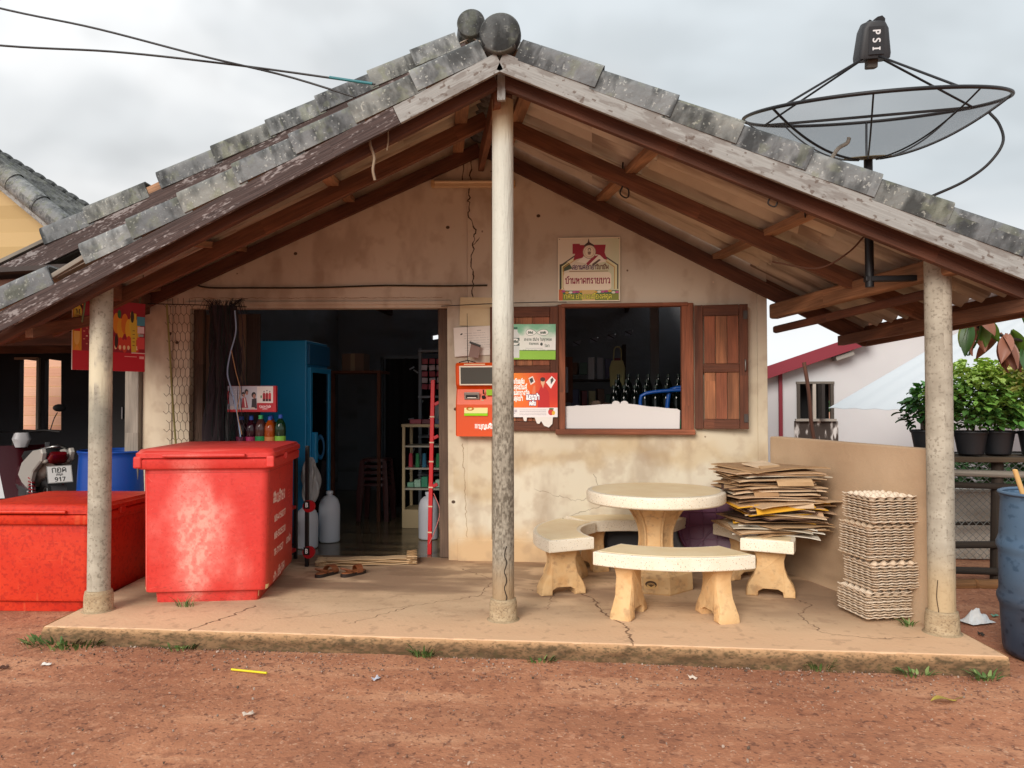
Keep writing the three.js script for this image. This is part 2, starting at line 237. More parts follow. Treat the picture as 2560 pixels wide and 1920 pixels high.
// the shop's front wall: painted cream, stained; x -4.1..1.6, y 0..4.6
const wallUV = (x, y) => [(x + 4.1) / 5.7, y / 4.6];
const wallTone = (u, v) => {
  const x = u * 5.7 - 4.1, y = v * 4.6, n = fbm(x * 1.1, y * 1.1, 141, 5), f = fbm(x * 9, y * 9, 147, 4), e = fbm(x * 3, y * 3, 151, 4) - 0.5;
  let c = mix([190, 178, 160], [214, 204, 186], n); c = mix(c, [206, 194, 168], ss(2.2, 1.3, y) * 0.75);
  const edge = 0.82 + e * 0.55 + (x > -0.8 ? 0 : -0.25) + ss(-0.7, 0.2, x) * ss(1.3, 0.5, x) * 0.12;
  const pale = ss(0.14, -0.12, y - edge) * (x > -1.4 ? 1 : 0.5); c = mix(c, [212, 204, 184], pale * 0.9);
  c = mix(c, [180, 150, 104], ss(0.2, 0.0, Math.abs(y - edge - 0.1 - e * 0.2)) * (0.2 + 0.4 * fbm(x * 2, y * 2, 155, 3)) * (x > -1.2 ? 0.75 : 0.3));
  const base = ss(0.34, 0.08, y + e * 0.5); c = mix(c, [196, 152, 100], base * (x < -0.3 ? 0.6 : 0.3));
  c = mix(c, [128, 104, 84], ss(0.5, 0.8, fbm(x * 5, y * 2.2, 160, 5)) * 0.3);
  return mix(c, [150, 126, 104], ss(0.5, 0.8, f) * 0.25);
};
const wallMap = paint(2048, 1664, wallTone, (x, w, h) => {
  const P = (a, b) => [(a + 4.1) / 5.7 * w, h - b / 4.6 * h];
  crack(x, [P(-1.04, 3.5), P(-1.07, 3.0), P(-1.0, 2.85), P(-1.04, 2.6), P(-1.02, 2.2)], 3, 'rgba(48,34,26,.85)', 5, 3);
  crack(x, [P(-1.1, 3.5), P(-1.12, 3.26)], 3, 'rgba(58,40,30,.8)', 3, 4); crack(x, [P(-1.02, 2.72), P(-0.97, 2.78)], 2.5, 'rgba(58,40,30,.8)', 2, 6);
  crack(x, [P(0.0, 0.75), P(0.12, 0.5), P(-0.3, 0.35)], 1.6, 'rgba(110,96,80,.6)', 5, 8); crack(x, [P(-0.5, 0.62), P(-0.15, 0.52), P(0.2, 0.6)], 1.6, 'rgba(120,104,88,.5)', 6, 9);
  crack(x, [P(-3.6, 2.3), P(-2.2, 2.28), P(-1.3, 2.27)], 1.6, 'rgba(120,88,66,.6)', 2, 12); crack(x, [P(-1.12, 1.0), P(-1.08, 0.2)], 2, 'rgba(120,96,70,.5)', 3, 14);
  for (let i = 0; i < 46; i++) { const a = P(rr(-3.9, 1.4), rr(0.2, 3.4)); disc(x, `rgba(${i % 4 ? '70,48,34' : '226,206,184'},${rr(0.25, 0.8)})`, a[0], a[1], rr(1.5, 4.5), rr(1.2, 3), rr(0, 3)); }
  for (const [a, b] of [[-2.62, 2.68], [-0.46, 2.96], [-3.55, 2.62], [-1.25, 2.88], [-3.78, 1.98], [-3.72, 1.9], [-1.18, 1.3], [-1.2, 0.5]]) { const q = P(a, b); disc(x, 'rgba(52,34,24,.85)', q[0], q[1], 6, 5); }
}, { wrap: false });
const wallBump = rep(paint(1024, 1024, (u, v) => 255 * (0.6 * fbm(u * 18, v * 18, 171, 5, 18) + 0.4 * fbm(u * 90, v * 90, 175, 3, 90)), null, { color: false }), 0.5);
const WALL = mat(0xffffff, { map: wallMap, roughness: 0.93, bumpMap: wallBump, bumpScale: 0.0 });
const plaster = (c, sd = 5) => mat(0xffffff, { map: rep(paint(512, 512, (u, v) => { const q = hex(c), n = fbm(u * 5, v * 5, sd, 5, 5), f = fbm(u * 3, v * 14, sd + 4, 4); return mix(mix(q, [q[0] * 0.82, q[1] * 0.78, q[2] * 0.74], n), [q[0] * 0.6, q[1] * 0.55, q[2] * 0.5], ss(0.5, 0.9, f) * 0.4); }), 2.5), bumpMap: wallBump, bumpScale: 0.003, roughness: 0.95 });
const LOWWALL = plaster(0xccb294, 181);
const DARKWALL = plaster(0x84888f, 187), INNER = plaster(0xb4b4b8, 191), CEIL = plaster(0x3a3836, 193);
const postTex = (sd, fn) => paint(256, 1024, (u, v) => {          // cast cement post, v along its height
  const n = fbm(u * 5, v * 14, sd, 5), f = fbm(u * 36, v * 180, sd + 4, 4), r = fbm(u * 3, v * 60, sd + 9, 3);
  let c = mix([136, 128, 114], [190, 184, 168], n * 0.6 + r * 0.5 - 0.05); c = mix(c, [98, 90, 78], ss(0.56, 0.8, f) * 0.5); return fn ? fn(c, u, v, n, f) : c;
});
const POST = {
  left: mat(0xffffff, { map: postTex(201, (c, u, v, n) => mix(mix(c, [204, 196, 170], ss(0.2, 0.0, Math.abs(v - 0.72)) * ss(0.35, 0.6, n)), [120, 122, 112], ss(0.12, 0, Math.abs(v - 0.58)) * 0.5)), bumpMap: tileBump, bumpScale: 0.002 }),
  mid: mat(0xffffff, { map: postTex(211, (c, u, v, n, f) => {
    c = mix(c, [206, 210, 200], ss(0.42, 0.62, v) * 0.8); c = mix(c, [186, 160, 118], ss(0.9, 0.97, v) * 0.6);
    const m = ss(0.5, 0.36, v + (n - 0.5) * 0.12) * ss(0.04, 0.16, v); c = mix(c, [84, 76, 64], m * ss(0.26, 0.74, f * 0.65 + n * 0.4) * 0.72); return mix(c, [150, 120, 84], ss(0.14, 0.05, v) * 0.7);
  }), bumpMap: tileBump, bumpScale: 0.004 }),
  right: mat(0xffffff, { map: postTex(221, (c, u, v) => mix(c, [186, 158, 116], ss(0.25, 0.1, v) * 0.7)), bumpMap: tileBump, bumpScale: 0.002 }),
};
const COLLAR = mat(0xffffff, { map: rep(paint(512, 512, (u, v) => { const n = fbm(u * 6, v * 6, 225, 5, 6), f = fbm(u * 30, v * 30, 227, 3); return mix(mix([150, 128, 98], [190, 172, 142], n), [96, 78, 58], ss(0.55, 0.75, f) * 0.5); }), 0.5), bumpMap: tileBump, bumpScale: 0.003 });
// ground and floors
const streak = wrapU((u, v) => fbm(u * 4, v * 26, 243, 4));
const dirtMap = paint(2048, 2048, (u, v) => {
  const n = fbm(u * 5, v * 5, 231, 5, 5), f = fbm(u * 70, v * 70, 235, 4, 70), g = fbm(u * 260, v * 260, 239, 2, 260), st = streak(u, v);
  let c = mix([142, 90, 64], [196, 138, 102], n * 0.65 + st * 0.4 - 0.02); c = mix(c, [200, 154, 120], ss(0.5, 0.75, st) * 0.45); c = mix(c, [136, 84, 58], ss(0.5, 0.72, fbm(u * 3, v * 3, 241, 3, 3)) * 0.45); c = mix(c, [106, 64, 46], ss(0.52, 0.78, f) * 0.35); c = mix(c, [198, 150, 120], ss(0.62, 0.8, fbm(u * 110, v * 110, 247, 3, 110)) * 0.4); c = mix(c, [70, 40, 30], ss(0.68, 0.85, fbm(u * 190, v * 190, 248, 2, 190)) * 0.5);
  return mix(c, [214, 184, 160], ss(0.76, 0.9, g) * 0.6);
});
const DIRT = mat(0xffffff, { map: rep(dirtMap, 3.4), bumpMap: rep(paint(1024, 1024, (u, v) => 255 * (0.55 * fbm(u * 40, v * 40, 251, 4, 40) + 0.45 * fbm(u * 160, v * 160, 255, 2, 160)), null, { color: false }), 1.7), bumpScale: 0.006, roughness: 1 });
const slabXZ = (u, v) => [u * 6.2 - 3.7, 2.5 - v * 2.8];           // the porch slab: x -3.7..2.5, z 2.5 (v = 0) .. -0.3
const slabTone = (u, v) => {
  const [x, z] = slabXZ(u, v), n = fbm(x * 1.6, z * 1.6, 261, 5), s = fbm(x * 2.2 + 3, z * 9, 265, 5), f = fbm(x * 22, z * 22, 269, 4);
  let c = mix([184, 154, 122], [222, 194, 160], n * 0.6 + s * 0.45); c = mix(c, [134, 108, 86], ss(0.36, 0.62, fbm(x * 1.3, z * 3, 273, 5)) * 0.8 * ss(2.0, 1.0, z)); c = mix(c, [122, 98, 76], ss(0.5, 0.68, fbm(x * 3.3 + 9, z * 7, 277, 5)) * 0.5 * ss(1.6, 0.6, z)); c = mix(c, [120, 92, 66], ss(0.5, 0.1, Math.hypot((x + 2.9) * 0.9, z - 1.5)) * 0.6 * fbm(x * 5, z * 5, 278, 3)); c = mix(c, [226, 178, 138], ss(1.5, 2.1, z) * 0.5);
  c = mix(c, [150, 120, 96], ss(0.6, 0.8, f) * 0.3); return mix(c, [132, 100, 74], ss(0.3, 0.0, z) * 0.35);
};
const slabCracks = (x, w, h, col, k) => {
  const P = (a, b) => [(a + 3.7) / 6.2 * w, h - (2.5 - b) / 2.8 * h], C = (p, lw, s) => crack(x, p.map((q) => P(...q)), lw * k, col, 7, s);
  C([[-2.42, 2.19], [-2.3, 1.85], [-2.26, 1.6]], 5, 1); C([[0.22, 2.2], [0.2, 1.85], [0.05, 1.5], [0.0, 1.2], [-0.12, 1.0]], 5, 2); C([[0.05, 1.5], [0.3, 1.36], [0.75, 1.32]], 2.5, 5);
  C([[1.35, 1.86], [1.3, 1.5], [1.45, 1.2], [1.2, 0.7]], 3, 7); C([[-1.5, 1.95], [-1.2, 1.5], [-0.8, 1.2], [-0.75, 0.7], [-1.1, 0.3]], 2.6, 9); C([[-2.0, 1.9], [-1.6, 1.7], [-1.2, 1.5]], 2, 11); C([[-0.3, 1.5], [-0.28, 1.1], [-0.6, 0.9]], 2, 13);
  C([[1.9, 1.9], [1.6, 1.95], [1.35, 1.86]], 2.4, 14); C([[0.7, 1.2], [0.95, 0.9]], 2, 15);
};
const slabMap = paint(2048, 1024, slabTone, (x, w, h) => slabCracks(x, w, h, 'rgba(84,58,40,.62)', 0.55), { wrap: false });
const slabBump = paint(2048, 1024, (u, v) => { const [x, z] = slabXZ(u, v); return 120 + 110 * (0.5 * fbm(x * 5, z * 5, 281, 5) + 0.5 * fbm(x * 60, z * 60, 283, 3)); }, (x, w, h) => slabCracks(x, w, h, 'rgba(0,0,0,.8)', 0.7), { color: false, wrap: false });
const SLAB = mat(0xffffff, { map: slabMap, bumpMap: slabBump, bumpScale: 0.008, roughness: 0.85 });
const SLABEDGE = mat(0xffffff, { map: paint(2048, 128, (u, v) => { const n = fbm(u * 60, v * 4, 291, 5), g = fbm(u * 200, v * 12, 295, 4); let c = mix([166, 130, 94], [124, 96, 68], ss(0.95, 0.6, v)); c = mix(c, [80, 62, 42], ss(0.34, 0.72, n * 0.5 + g * 0.5 + (0.55 - v) * 0.3) * 0.9); c = mix(c, [60, 50, 34], ss(0.55, 0.75, fbm(u * 420, v * 24, 297, 3)) * 0.5); c = mix(c, [84, 84, 44], ss(0.55, 0.72, g) * 0.45 * (1 - v)); return mix(c, [190, 150, 112], ss(0.84, 0.97, v) * 0.7); }), roughness: 1 });
const SHOPFLOOR = mat(0xffffff, { map: rep(paint(1024, 1024, (u, v) => { const n = fbm(u * 4, v * 4, 301, 5, 4), s = fbm(u * 3, v * 20, 305, 4); return mix(mix([96, 82, 62], [142, 124, 94], n), [60, 52, 42], ss(0.5, 0.75, s) * 0.7); }), 2), roughness: 0.22 });
const TERRAZZO = mat(0xffffff, { map: rep(paint(1024, 1024, (u, v) => mix([222, 212, 190], [238, 230, 212], fbm(u * 8, v * 8, 311, 4, 8)), (x, w, h) => { for (let i = 0; i < 2600; i++) disc(x, ['rgba(150,122,80,.75)', 'rgba(112,106,100,.7)', 'rgba(250,246,236,.9)', 'rgba(190,150,96,.7)'][i % 4], rnd() * w, rnd() * h, rr(0.8, 4.2), rr(0.8, 3.4), rnd() * 3); }), 0.8), roughness: 0.55 });
const SEATTOP = mat(0xffffff, { map: rep(paint(512, 512, (u, v) => mix([224, 200, 156], [240, 226, 192], fbm(u * 6, v * 6, 321, 5, 6)), (x, w, h) => { for (let i = 0; i < 500; i++) disc(x, 'rgba(246,238,216,.6)', rnd() * w, rnd() * h, rr(0.6, 2.2)); }), 0.8), roughness: 0.45 });
const ochre = (sd, dirt) => mat(0xf2ebe4, { map: rep(paint(512, 512, (u, v) => { const n = fbm(u * 5, v * 5, sd, 5), g = fbm(u * 14, v * 14, sd + 5, 4); let c = mix([214, 174, 120], [232, 208, 166], n * 1.1); c = mix(c, [204, 146, 84], ss(0.45, 0.8, n) * 0.45); return mix(c, [156, 126, 94], ss(0.5, 0.85, g + (0.2 - v) * dirt * 0.5) * 0.5); }), 0.45), bumpMap: tileBump, bumpScale: 0.004, roughness: 0.85 });
const LEG = ochre(331, 0.0), LEGDIRTY = ochre(341, 0.6);

// ───────────────────────── ground and porch slab ─────────────────────────
{
  const wx = (t) => 9 * t + 391 * t ** 7, n = 150;
  const g = surf((u, v) => { const x = wx(u * 2 - 1), z = 2.8 - wx(v * 2 - 1), r = Math.hypot(x, z - 3); const k = ss(14, 5, r); return [x, -0.106 + k * (0.034 * (fbm(x * 1.1 + 50, z * 1.1 + 50, 401, 4) - 0.5) + 0.012 * (fbm(x * 6 + 90, z * 6 + 90, 405, 3) - 0.5)) - 0.012 * ss(2.0, 3.2, z) * k - k * 0.014 * (Math.exp(-(((z - 2.85 - 0.08 * Math.sin(x * 0.7)) / 0.13) ** 2)) + Math.exp(-(((z - 4.1 - 0.08 * Math.sin(x * 0.7)) / 0.15) ** 2))), z]; }, n, n);
  struct('ground', g, DIRT, (x, y, z) => [x, z]);
  const st = [], c = new THREE.Color();
  const pg = new THREE.IcosahedronGeometry(1, 0), im = new THREE.InstancedMesh(pg, mat(0xffffff), 6000), m = new THREE.Matrix4();
  for (let i = 0; i < 6000; i++) {
    const edge = i % 3 === 0, x = edge ? rr(-4.4, 3.4) : rr(-4.2, 4.2), z = edge ? 2.2 + rnd() ** 2 * 0.35 : rr(2.3, 5.2), s = edge ? rr(0.002, 0.007) : rnd() ** 4 * 0.006 + 0.0016;
    m.compose(V(x, -0.107 + s * 0.35 + 0.004 * rnd(), z), new THREE.Quaternion().setFromEuler(new THREE.Euler(rnd() * 6, rnd() * 6, rnd() * 6)), V(s * rr(0.8, 1.6), s * rr(0.5, 0.9), s)); im.setMatrixAt(i, m);
    const k = rr(0.6, 1.3), t = rnd(); im.setColorAt(i, t < 0.7 ? c.setRGB(0.24 * k, 0.125 * k, 0.085 * k) : t < 0.93 ? c.setRGB(0.33 * k, 0.25 * k, 0.2 * k) : c.setRGB(0.1 * k, 0.07 * k, 0.05 * k));
  }
  im.name = 'gravel'; im.userData = { kind: 'stuff', label: 'small reddish stones scattered over the dirt yard', category: 'gravel' }; scene.add(im);
}
{
  const o = new THREE.Group(); o.name = 'porch_floor'; o.userData = { kind: 'structure' }; scene.add(o);
  const fz = (x) => 2.178 + (x + 3.34) * 0.0045 + 0.014 * (fbm(x * 2.3 + 20, 1, 411, 3) - 0.5);
  const pts = []; for (let i = 0; i <= 60; i++) { const x = lerp(-3.34, 2.2, i / 60); pts.push([x, fz(x)]); }
  pts.push([2.16, 1.7], [1.68, 0.2], [1.58, -0.1], [-3.52, -0.1], [-3.5, 0.9], [-3.4, 1.6]);
  const top = new THREE.ExtrudeGeometry(shp(pts), { depth: 0.14, bevelEnabled: true, bevelSize: 0.008, bevelThickness: 0.008, bevelOffset: -0.008, bevelSegments: 2 }).rotateX(Math.PI / 2).translate(0, -0.008, 0);
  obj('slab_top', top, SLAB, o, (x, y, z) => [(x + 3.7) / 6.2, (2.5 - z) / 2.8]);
  obj('slab_edge', surf((u, v) => { const x = lerp(-3.345, 2.205, u); const k = ss(0, 0.18, v); return [x, -0.004 - v * 0.15, fz(x) + 0.002 + k * (0.012 + 0.03 * (fbm(x * 9 + 9, v * 4, 415, 4) - 0.42)) - (1 - k) * 0.004]; }, 420, 10), SLABEDGE, o, (x, y, z) => [x / 5.6, (y + 0.15) / 0.15]);
  obj('slab_edge', surf((u, v) => { const z = lerp(fz(2.2), 1.7, u); const x = lerp(2.2, 2.16, u); return [x + 0.004 + 0.012 * fbm(z * 9, v * 3, 417, 3), -0.004 - v * 0.15, z]; }, 40, 6), SLABEDGE, o, (x, y, z) => [z / 5.6, (y + 0.15) / 0.15]);
  obj('slab_edge', surf((u, v) => { const z = lerp(fz(-3.34), 1.6, u); const x = lerp(-3.34, -3.4, u); return [x - 0.004 - 0.012 * fbm(z * 9, v * 3, 419, 3), -0.004 - v * 0.15, z]; }, 40, 6), SLABEDGE, o, (x, y, z) => [z / 5.6, (y + 0.15) / 0.15]);
}
struct('shop_floor', B(5.5, 0.1, 5.1, -1.3, -0.05, -2.65), SHOPFLOOR);

// ───────────────────────── the shop ─────────────────────────
const shop = thing('shop_house', 'cream plastered village shop with open gabled porch and grey tiled roof', 'shop');
{
  const s = shp([[-4.04, -0.14], [-3.6, -0.14], [-3.6, 2.205], [-1.255, 2.18], [-1.24, -0.14], [1.44, -0.14], [1.44, 3.3], [-1.0, 4.36], [-4.04, 3.05]]);
  s.holes.push(shp([[-0.3, 1.095], [0.8, 1.1], [0.8, 2.185], [-0.3, 2.19]]));
  obj('front_wall', new THREE.ExtrudeGeometry(s, { depth: 0.12, bevelEnabled: false }).translate(0, 0, -0.12), WALL, shop, (x, y) => wallUV(x, y));
  const pier = (x0, x1, y0, y1, pr) => obj('pilaster', B(x1 - x0, y1 - y0, pr, (x0 + x1) / 2, (y0 + y1) / 2, pr / 2 + 0.0005, 0, 0, 0, 0.004), WALL, shop, (x, y) => wallUV(x, y));
  pier(-1.075, -0.865, 0.0, 3.46, 0.014); pier(1.36, 1.44, 0.0, 2.3, 0.016); pier(-4.035, -3.76, 0.0, 2.28, 0.012);
  obj('lintel_band', B(2.42, 0.03, 0.018, -2.43, 2.235, 0.0095, 0, 0, -0.0107, 0.004), WALL, shop, (x, y) => wallUV(x, y));
  obj('plinth', B(2.6, 0.19, 0.022, 0.14, 0.09, 0.0115, 0, 0, 0, 0.01), WALL, shop, (x, y) => wallUV(x, y));
  // the dark room behind
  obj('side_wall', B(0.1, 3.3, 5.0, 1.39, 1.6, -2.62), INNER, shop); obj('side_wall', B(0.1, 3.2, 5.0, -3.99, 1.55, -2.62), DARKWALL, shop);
  const bw = shp([[-4.04, -0.1], [1.44, -0.1], [1.44, 3.3], [-1.0, 4.36], [-4.04, 3.05]]);
  for (let i = 0; i < 5; i++) { const x = -0.3 + i * 0.26 - (i > 3 ? 3.2 : 0), y = 2.19 + (i > 3 ? 0.12 : i * 0.05); bw.holes.push(shp([[x, y], [x + 0.1, y + 0.015], [x + 0.12, y + 0.09], [x, y + 0.07]])); }
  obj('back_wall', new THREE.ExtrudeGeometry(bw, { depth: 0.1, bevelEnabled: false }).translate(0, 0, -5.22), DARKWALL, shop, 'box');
  const VP = new THREE.MeshPhysicalMaterial({ color: 0x9a98a0, roughness: 0.6, transmission: 0.3, thickness: 0, side: THREE.DoubleSide }); for (let i = 0; i < 5; i++) { const x = -0.3 + i * 0.26 - (i > 3 ? 3.2 : 0), y = 2.19 + (i > 3 ? 0.12 : i * 0.05); if (i < 4) { obj('vent_pane', B(0.12, 0.1, 0.006, x + 0.055, y + 0.045, -5.17), VP, shop); obj('vent_bar', B(0.13, 0.012, 0.012, x + 0.055, y + 0.045, -5.16, 0, 0, -0.5), W.leaf, shop); } }
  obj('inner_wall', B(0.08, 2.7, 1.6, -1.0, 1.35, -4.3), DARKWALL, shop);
  for (const x of [-3.1, -2.15, -0.5, 0.5]) obj('rafter', beam([x, 2.75, -0.12], [x, 2.75, -5.1], 0.06, 0.12), W.rafterDark, shop);
  obj('corner_post', B(0.1, 2.7, 0.1, 0.72, 1.35, -2.6, 0, 0, 0, 0.01), INNER, shop);
  // door opening and folded leaf
  const df = grp('door_frame', shop);
  obj('jamb', B(0.085, 2.19, 0.06, -1.3, 1.1, -0.1, 0, 0, 0.008, 0.006), W.jamb, df); obj('jamb', B(0.05, 2.17, 0.05, -1.225, 1.1, -0.035, 0, 0, 0.006, 0.005), plaster(0xc9a67e, 421), df);
  obj('jamb', B(0.09, 2.2, 0.06, -3.55, 1.1, -0.09, 0, 0, 0, 0.006), W.jamb, df);
  const leaf = grp('door_leaf', shop);
  for (let i = 0; i < 4; i++) obj('plank', B(0.125, 2.14, 0.024, -3.435 + i * 0.128, 1.09, -0.105 - (i % 2) * 0.006, 0, 0, 0, 0.004), i % 2 ? W.leaf : W.jamb, leaf);
  // window
  const wf = grp('window_frame', shop);
  obj('stile', B(0.062, 1.1, 0.09, -0.264, 1.64, -0.02, 0, 0, 0, 0.006), W.frame, wf); obj('stile', B(0.1, 1.1, 0.09, 0.79, 1.64, -0.02, 0, 0, 0, 0.006), W.frame, wf);
  obj('head', B(1.06, 0.03, 0.1, 0.265, 2.18, -0.015, 0, 0, 0, 0.005), W.frame, wf); obj('sill', B(1.16, 0.045, 0.13, 0.265, 1.108, 0.005, 0, 0, 0, 0.006), W.frame, wf);
  // shutters: frames with raised boards
  const shutter = (w, h, label) => {
    const g = grp('shutter', shop); if (label) g.userData = { label };
    obj('stile', B(0.07, h, 0.03, 0.035, h / 2, 0, 0, 0, 0, 0.004), W.frameDark, g); obj('stile', B(0.07, h, 0.03, w - 0.035, h / 2, 0, 0, 0, 0, 0.004), W.frameDark, g);
    for (const [y, k] of [[0.04, 0.08], [h * 0.49, 0.07], [h - 0.045, 0.09]]) obj('rail', B(w - 0.144, k, 0.028, w / 2, y, 0, 0, 0, 0, 0.004), W.frameDark, g);
    const pw = (w - 0.15) / 3;
    for (let j = 0; j < 2; j++) for (let i = 0; i < 3; i++) { const y0 = j ? h * 0.49 + 0.037 : 0.082, y1 = j ? h - 0.092 : h * 0.49 - 0.037; obj('board', B(pw - 0.004, y1 - y0, 0.012, 0.077 + pw * (i + 0.5), (y0 + y1) / 2, -0.002 - 0.002 * (i % 2), 0, 0, 0, 0.003), (i + j) % 2 ? W.frame : W.board, g); }
    return g;
  };
  const sr = shutter(0.43, 1.03, 'red brown shutter folded open right of the window'); sr.position.set(0.845, 1.135, 0.03); sr.rotation.y = -0.12;
  obj('pull_handle', tube([[0.405, 0.48, 0.016], [0.405, 0.49, 0.045], [0.405, 0.56, 0.045], [0.405, 0.57, 0.016]], 0.006, 12), mat(0x8c8a86, { metalness: 0.7, roughness: 0.5 }), sr);
  for (const y of [0.09, 0.94]) obj('hinge', B(0.035, 0.07, 0.008, 0.41, y, 0.019, 0, 0, 0, 0.002), mat(0x3a322e, { roughness: 0.6 }), sr);
  const sl = shutter(0.585, 1.06, 'red brown shutter folded open left of the window, covered with posters'); sl.position.set(-0.875, 1.115, 0.032);
  // grey wooden post at the left corner
  obj('corner_post', B(0.13, 2.3, 0.1, -4.105, 1.0, 0.02, 0, 0, 0, 0.008), W.grey, shop);
}
// porch posts
const cement = (name, x, z, top, r, m, label) => {
  const g = grp('column', shop); g.userData = { label };
  obj('shaft', new THREE.CylinderGeometry(r * 0.985, r, top, 28, 40, true).translate(x, top / 2, z), m, g);
  const cap = new THREE.CylinderGeometry(r * 0.985, r * 0.985, 0.01, 28).translate(x, top - 0.004, z); obj('top', cap, m, g);
  obj('base_collar', lathe([[r, 0.135], [r + 0.012, 0.13], [r + 0.018, 0.1], [r + 0.02, 0.01], [r + 0.035, 0.0]], 28, x, 0, z), COLLAR, g);
  return g;
};
cement('l', -3.237, 1.81, 2.16, 0.0705, POST.left, 'left cement porch column'); 
const mc = cement('m', -0.565, 1.76, 3.285, 0.069, POST.mid, 'tall middle porch column, pale above and mouldy below');
cement('r', 2.045, 1.79, 2.215, 0.0745, POST.right, 'right cement porch column');
{ const pts = []; for (let i = 0; i <= 14; i++) pts.push([-0.565 + 0.069 * Math.sin(0.32 + 0.12 * Math.sin(i * 1.9)), 0.02 + i * 0.032, 1.76 + 0.0705 * Math.cos(0.32)]); obj('crack', tube(pts, 0.003, 40, 4), mat(0x2c221a), mc); }
const crackR = [[2.0, 0.02, 1.853], [2.002, 0.12, 1.853], [1.992, 0.22, 1.849], [1.998, 0.32, 1.851]]; obj('crack', tube(crackR, 0.0025, 24, 4), mat(0x4a3826), shop);

// porch roof ─ ruled surface between the front gable line (t = 0) and the wall (t = 1)
const PR = (s, d, t) => { const sl = s < 0 ? lerp(0.475, 0.419, t) : lerp(0.443, 0.535, t); return [lerp(-0.54, -0.95, t) + s * d, lerp(3.43, 3.66, t) - sl * d, 2.1 * (1 - t)]; };
const up = (p, y, z = 0) => [p[0], p[1] + y, p[2] + z];
const roof = grp('porch_roof', shop);
{
  const sheet = (s, d0, d1, t0, t1, k) => obj('roof_sheet', slab((u, v) => { const t = lerp(t0, t1, u), p = PR(s, lerp(d0, d1, v), t); return [p[0], p[1] + 0.042 + 0.039 * Math.sin(t * 2.1 / 0.2 * 2 * Math.PI) + (1 - v) * 0 + k * 0.006, p[2]]; }, [0, 0.007, 0], 80, 3), SHEET[(k + (s > 0 ? 1 : 0)) % 3], roof, (x, y, z) => [x, z]);
  for (const s of [-1, 1]) { sheet(s, 0.0, 1.22, 0.005, 0.52, 2); sheet(s, 0.0, 1.22, 0.505, 0.995, 2); sheet(s, 1.12, 2.36, 0.005, 0.52, 1); sheet(s, 1.12, 2.36, 0.505, 0.995, 1); const de = s > 0 ? 3.2 : 3.45; sheet(s, 2.26, de, 0.005, 0.52, 0); sheet(s, 2.26, de, 0.505, s > 0 ? 1.03 : 1.08, 0); }
  for (const s of [-1, 1]) {
    for (const [t, m, w] of [[0.055, W.rafterDark, 0.05], [0.5, W.rafter, 0.05], [0.982, W.rafterDark, 0.045]]) obj('rafter', beam(up(PR(s, 0.02, t), -0.108), up(PR(s, s > 0 ? 3.17 : 3.4, t), -0.108), w, 0.11), m, roof);
    for (const [d, m] of s > 0 ? [[0.2, W.purlin], [1.02, W.purlin], [1.98, W.purlin], [2.7, W.purlin]] : [[0.21, W.purlin], [1.17, W.purlin], [2.15, W.purlin], [2.95, W.purlin]]) {
      const a = up(PR(s, d, 0.03), -0.03), b = up(PR(s, d, 0.992), -0.03), t = V(...a).lerp(V(...b), 0.5); obj('purlin', beam(a, b, 0.09, 0.045), m, roof);
    }
    // eave board and outer plate
    obj('eave_board', beam(up(PR(s, s > 0 ? 3.2 : 3.4, -0.01), -0.05), up(PR(s, s > 0 ? 3.2 : 3.4, s > 0 ? 1.02 : 1.08), -0.05), 0.03, 0.165), W.rafter, roof);
  }
  obj('barge_board', beam(up(PR(1, 2.36, 1.02), -0.02), up(PR(1, 3.22, 1.02), -0.02), 0.025, 0.2), W.rafter, roof);
  obj('ridge_beam', beam([-0.575, 3.27, 1.93], [-0.955, 3.43, 0.02], 0.045, 0.15), W.rafter, roof);
  obj('king_post', B(0.05, 0.22, 0.03, -0.545, 3.3, 1.995, 0, 0, 0, 0.004), W.fasciaPale, roof);
  obj('post_stub', B(0.1, 0.17, 0.09, -0.55, 3.365, 1.8, 0, 0.1, 0.02, 0.008), W.rafterDark, roof);
  // eave beams from the columns to the wall, and their struts
  obj('eave_beam', beam([2.12, 2.165, 1.98], [1.49, 2.105, 0.02], 0.09, 0.125, 0.02), W.purlin, roof); obj('eave_pole', beam([2.13, 2.04, 1.7], [1.5, 1.955, 0.02], 0.05, 0.06, 0.018), W.frameDark, roof);
  obj('beam_stub', beam([2.06, 2.2, 1.86], [2.235, 2.19, 1.86], 0.09, 0.09, 0.02), W.purlinPale, roof);
  obj('eave_beam', beam([-3.28, 2.13, 1.96], [-4.0, 2.28, 0.02], 0.09, 0.13, 0.015), W.rafter, roof); obj('beam_stub', beam([-3.5, 2.14, 1.86], [-3.2, 2.16, 1.86], 0.09, 0.11, 0.02), W.grey, roof);
  obj('plate', beam(up(PR(1, 3.0, -0.01), -0.19), up(PR(1, 3.0, 1.02), -0.19), 0.05, 0.08), W.rafter, roof);
  obj('plate', beam(up(PR(-1, 3.05, 0.05), -0.18), up(PR(-1, 3.05, 1.0), -0.18), 0.05, 0.08), W.rafter, roof);
  // fascia boards
  const fas = (s, d0, d1, m) => obj('fascia_board', beam(up(PR(s, d0, 0), -0.055, 0.018), up(PR(s, d1, 0), -0.055, 0.018), 0.026, 0.112, 0.003), m, roof);
  fas(1, 0.0, 3.22, W.fasciaPale); fas(-1, 0.0, 0.62, W.fasciaPale); fas(-1, 0.622, 3.6, W.fasciaOld);
}
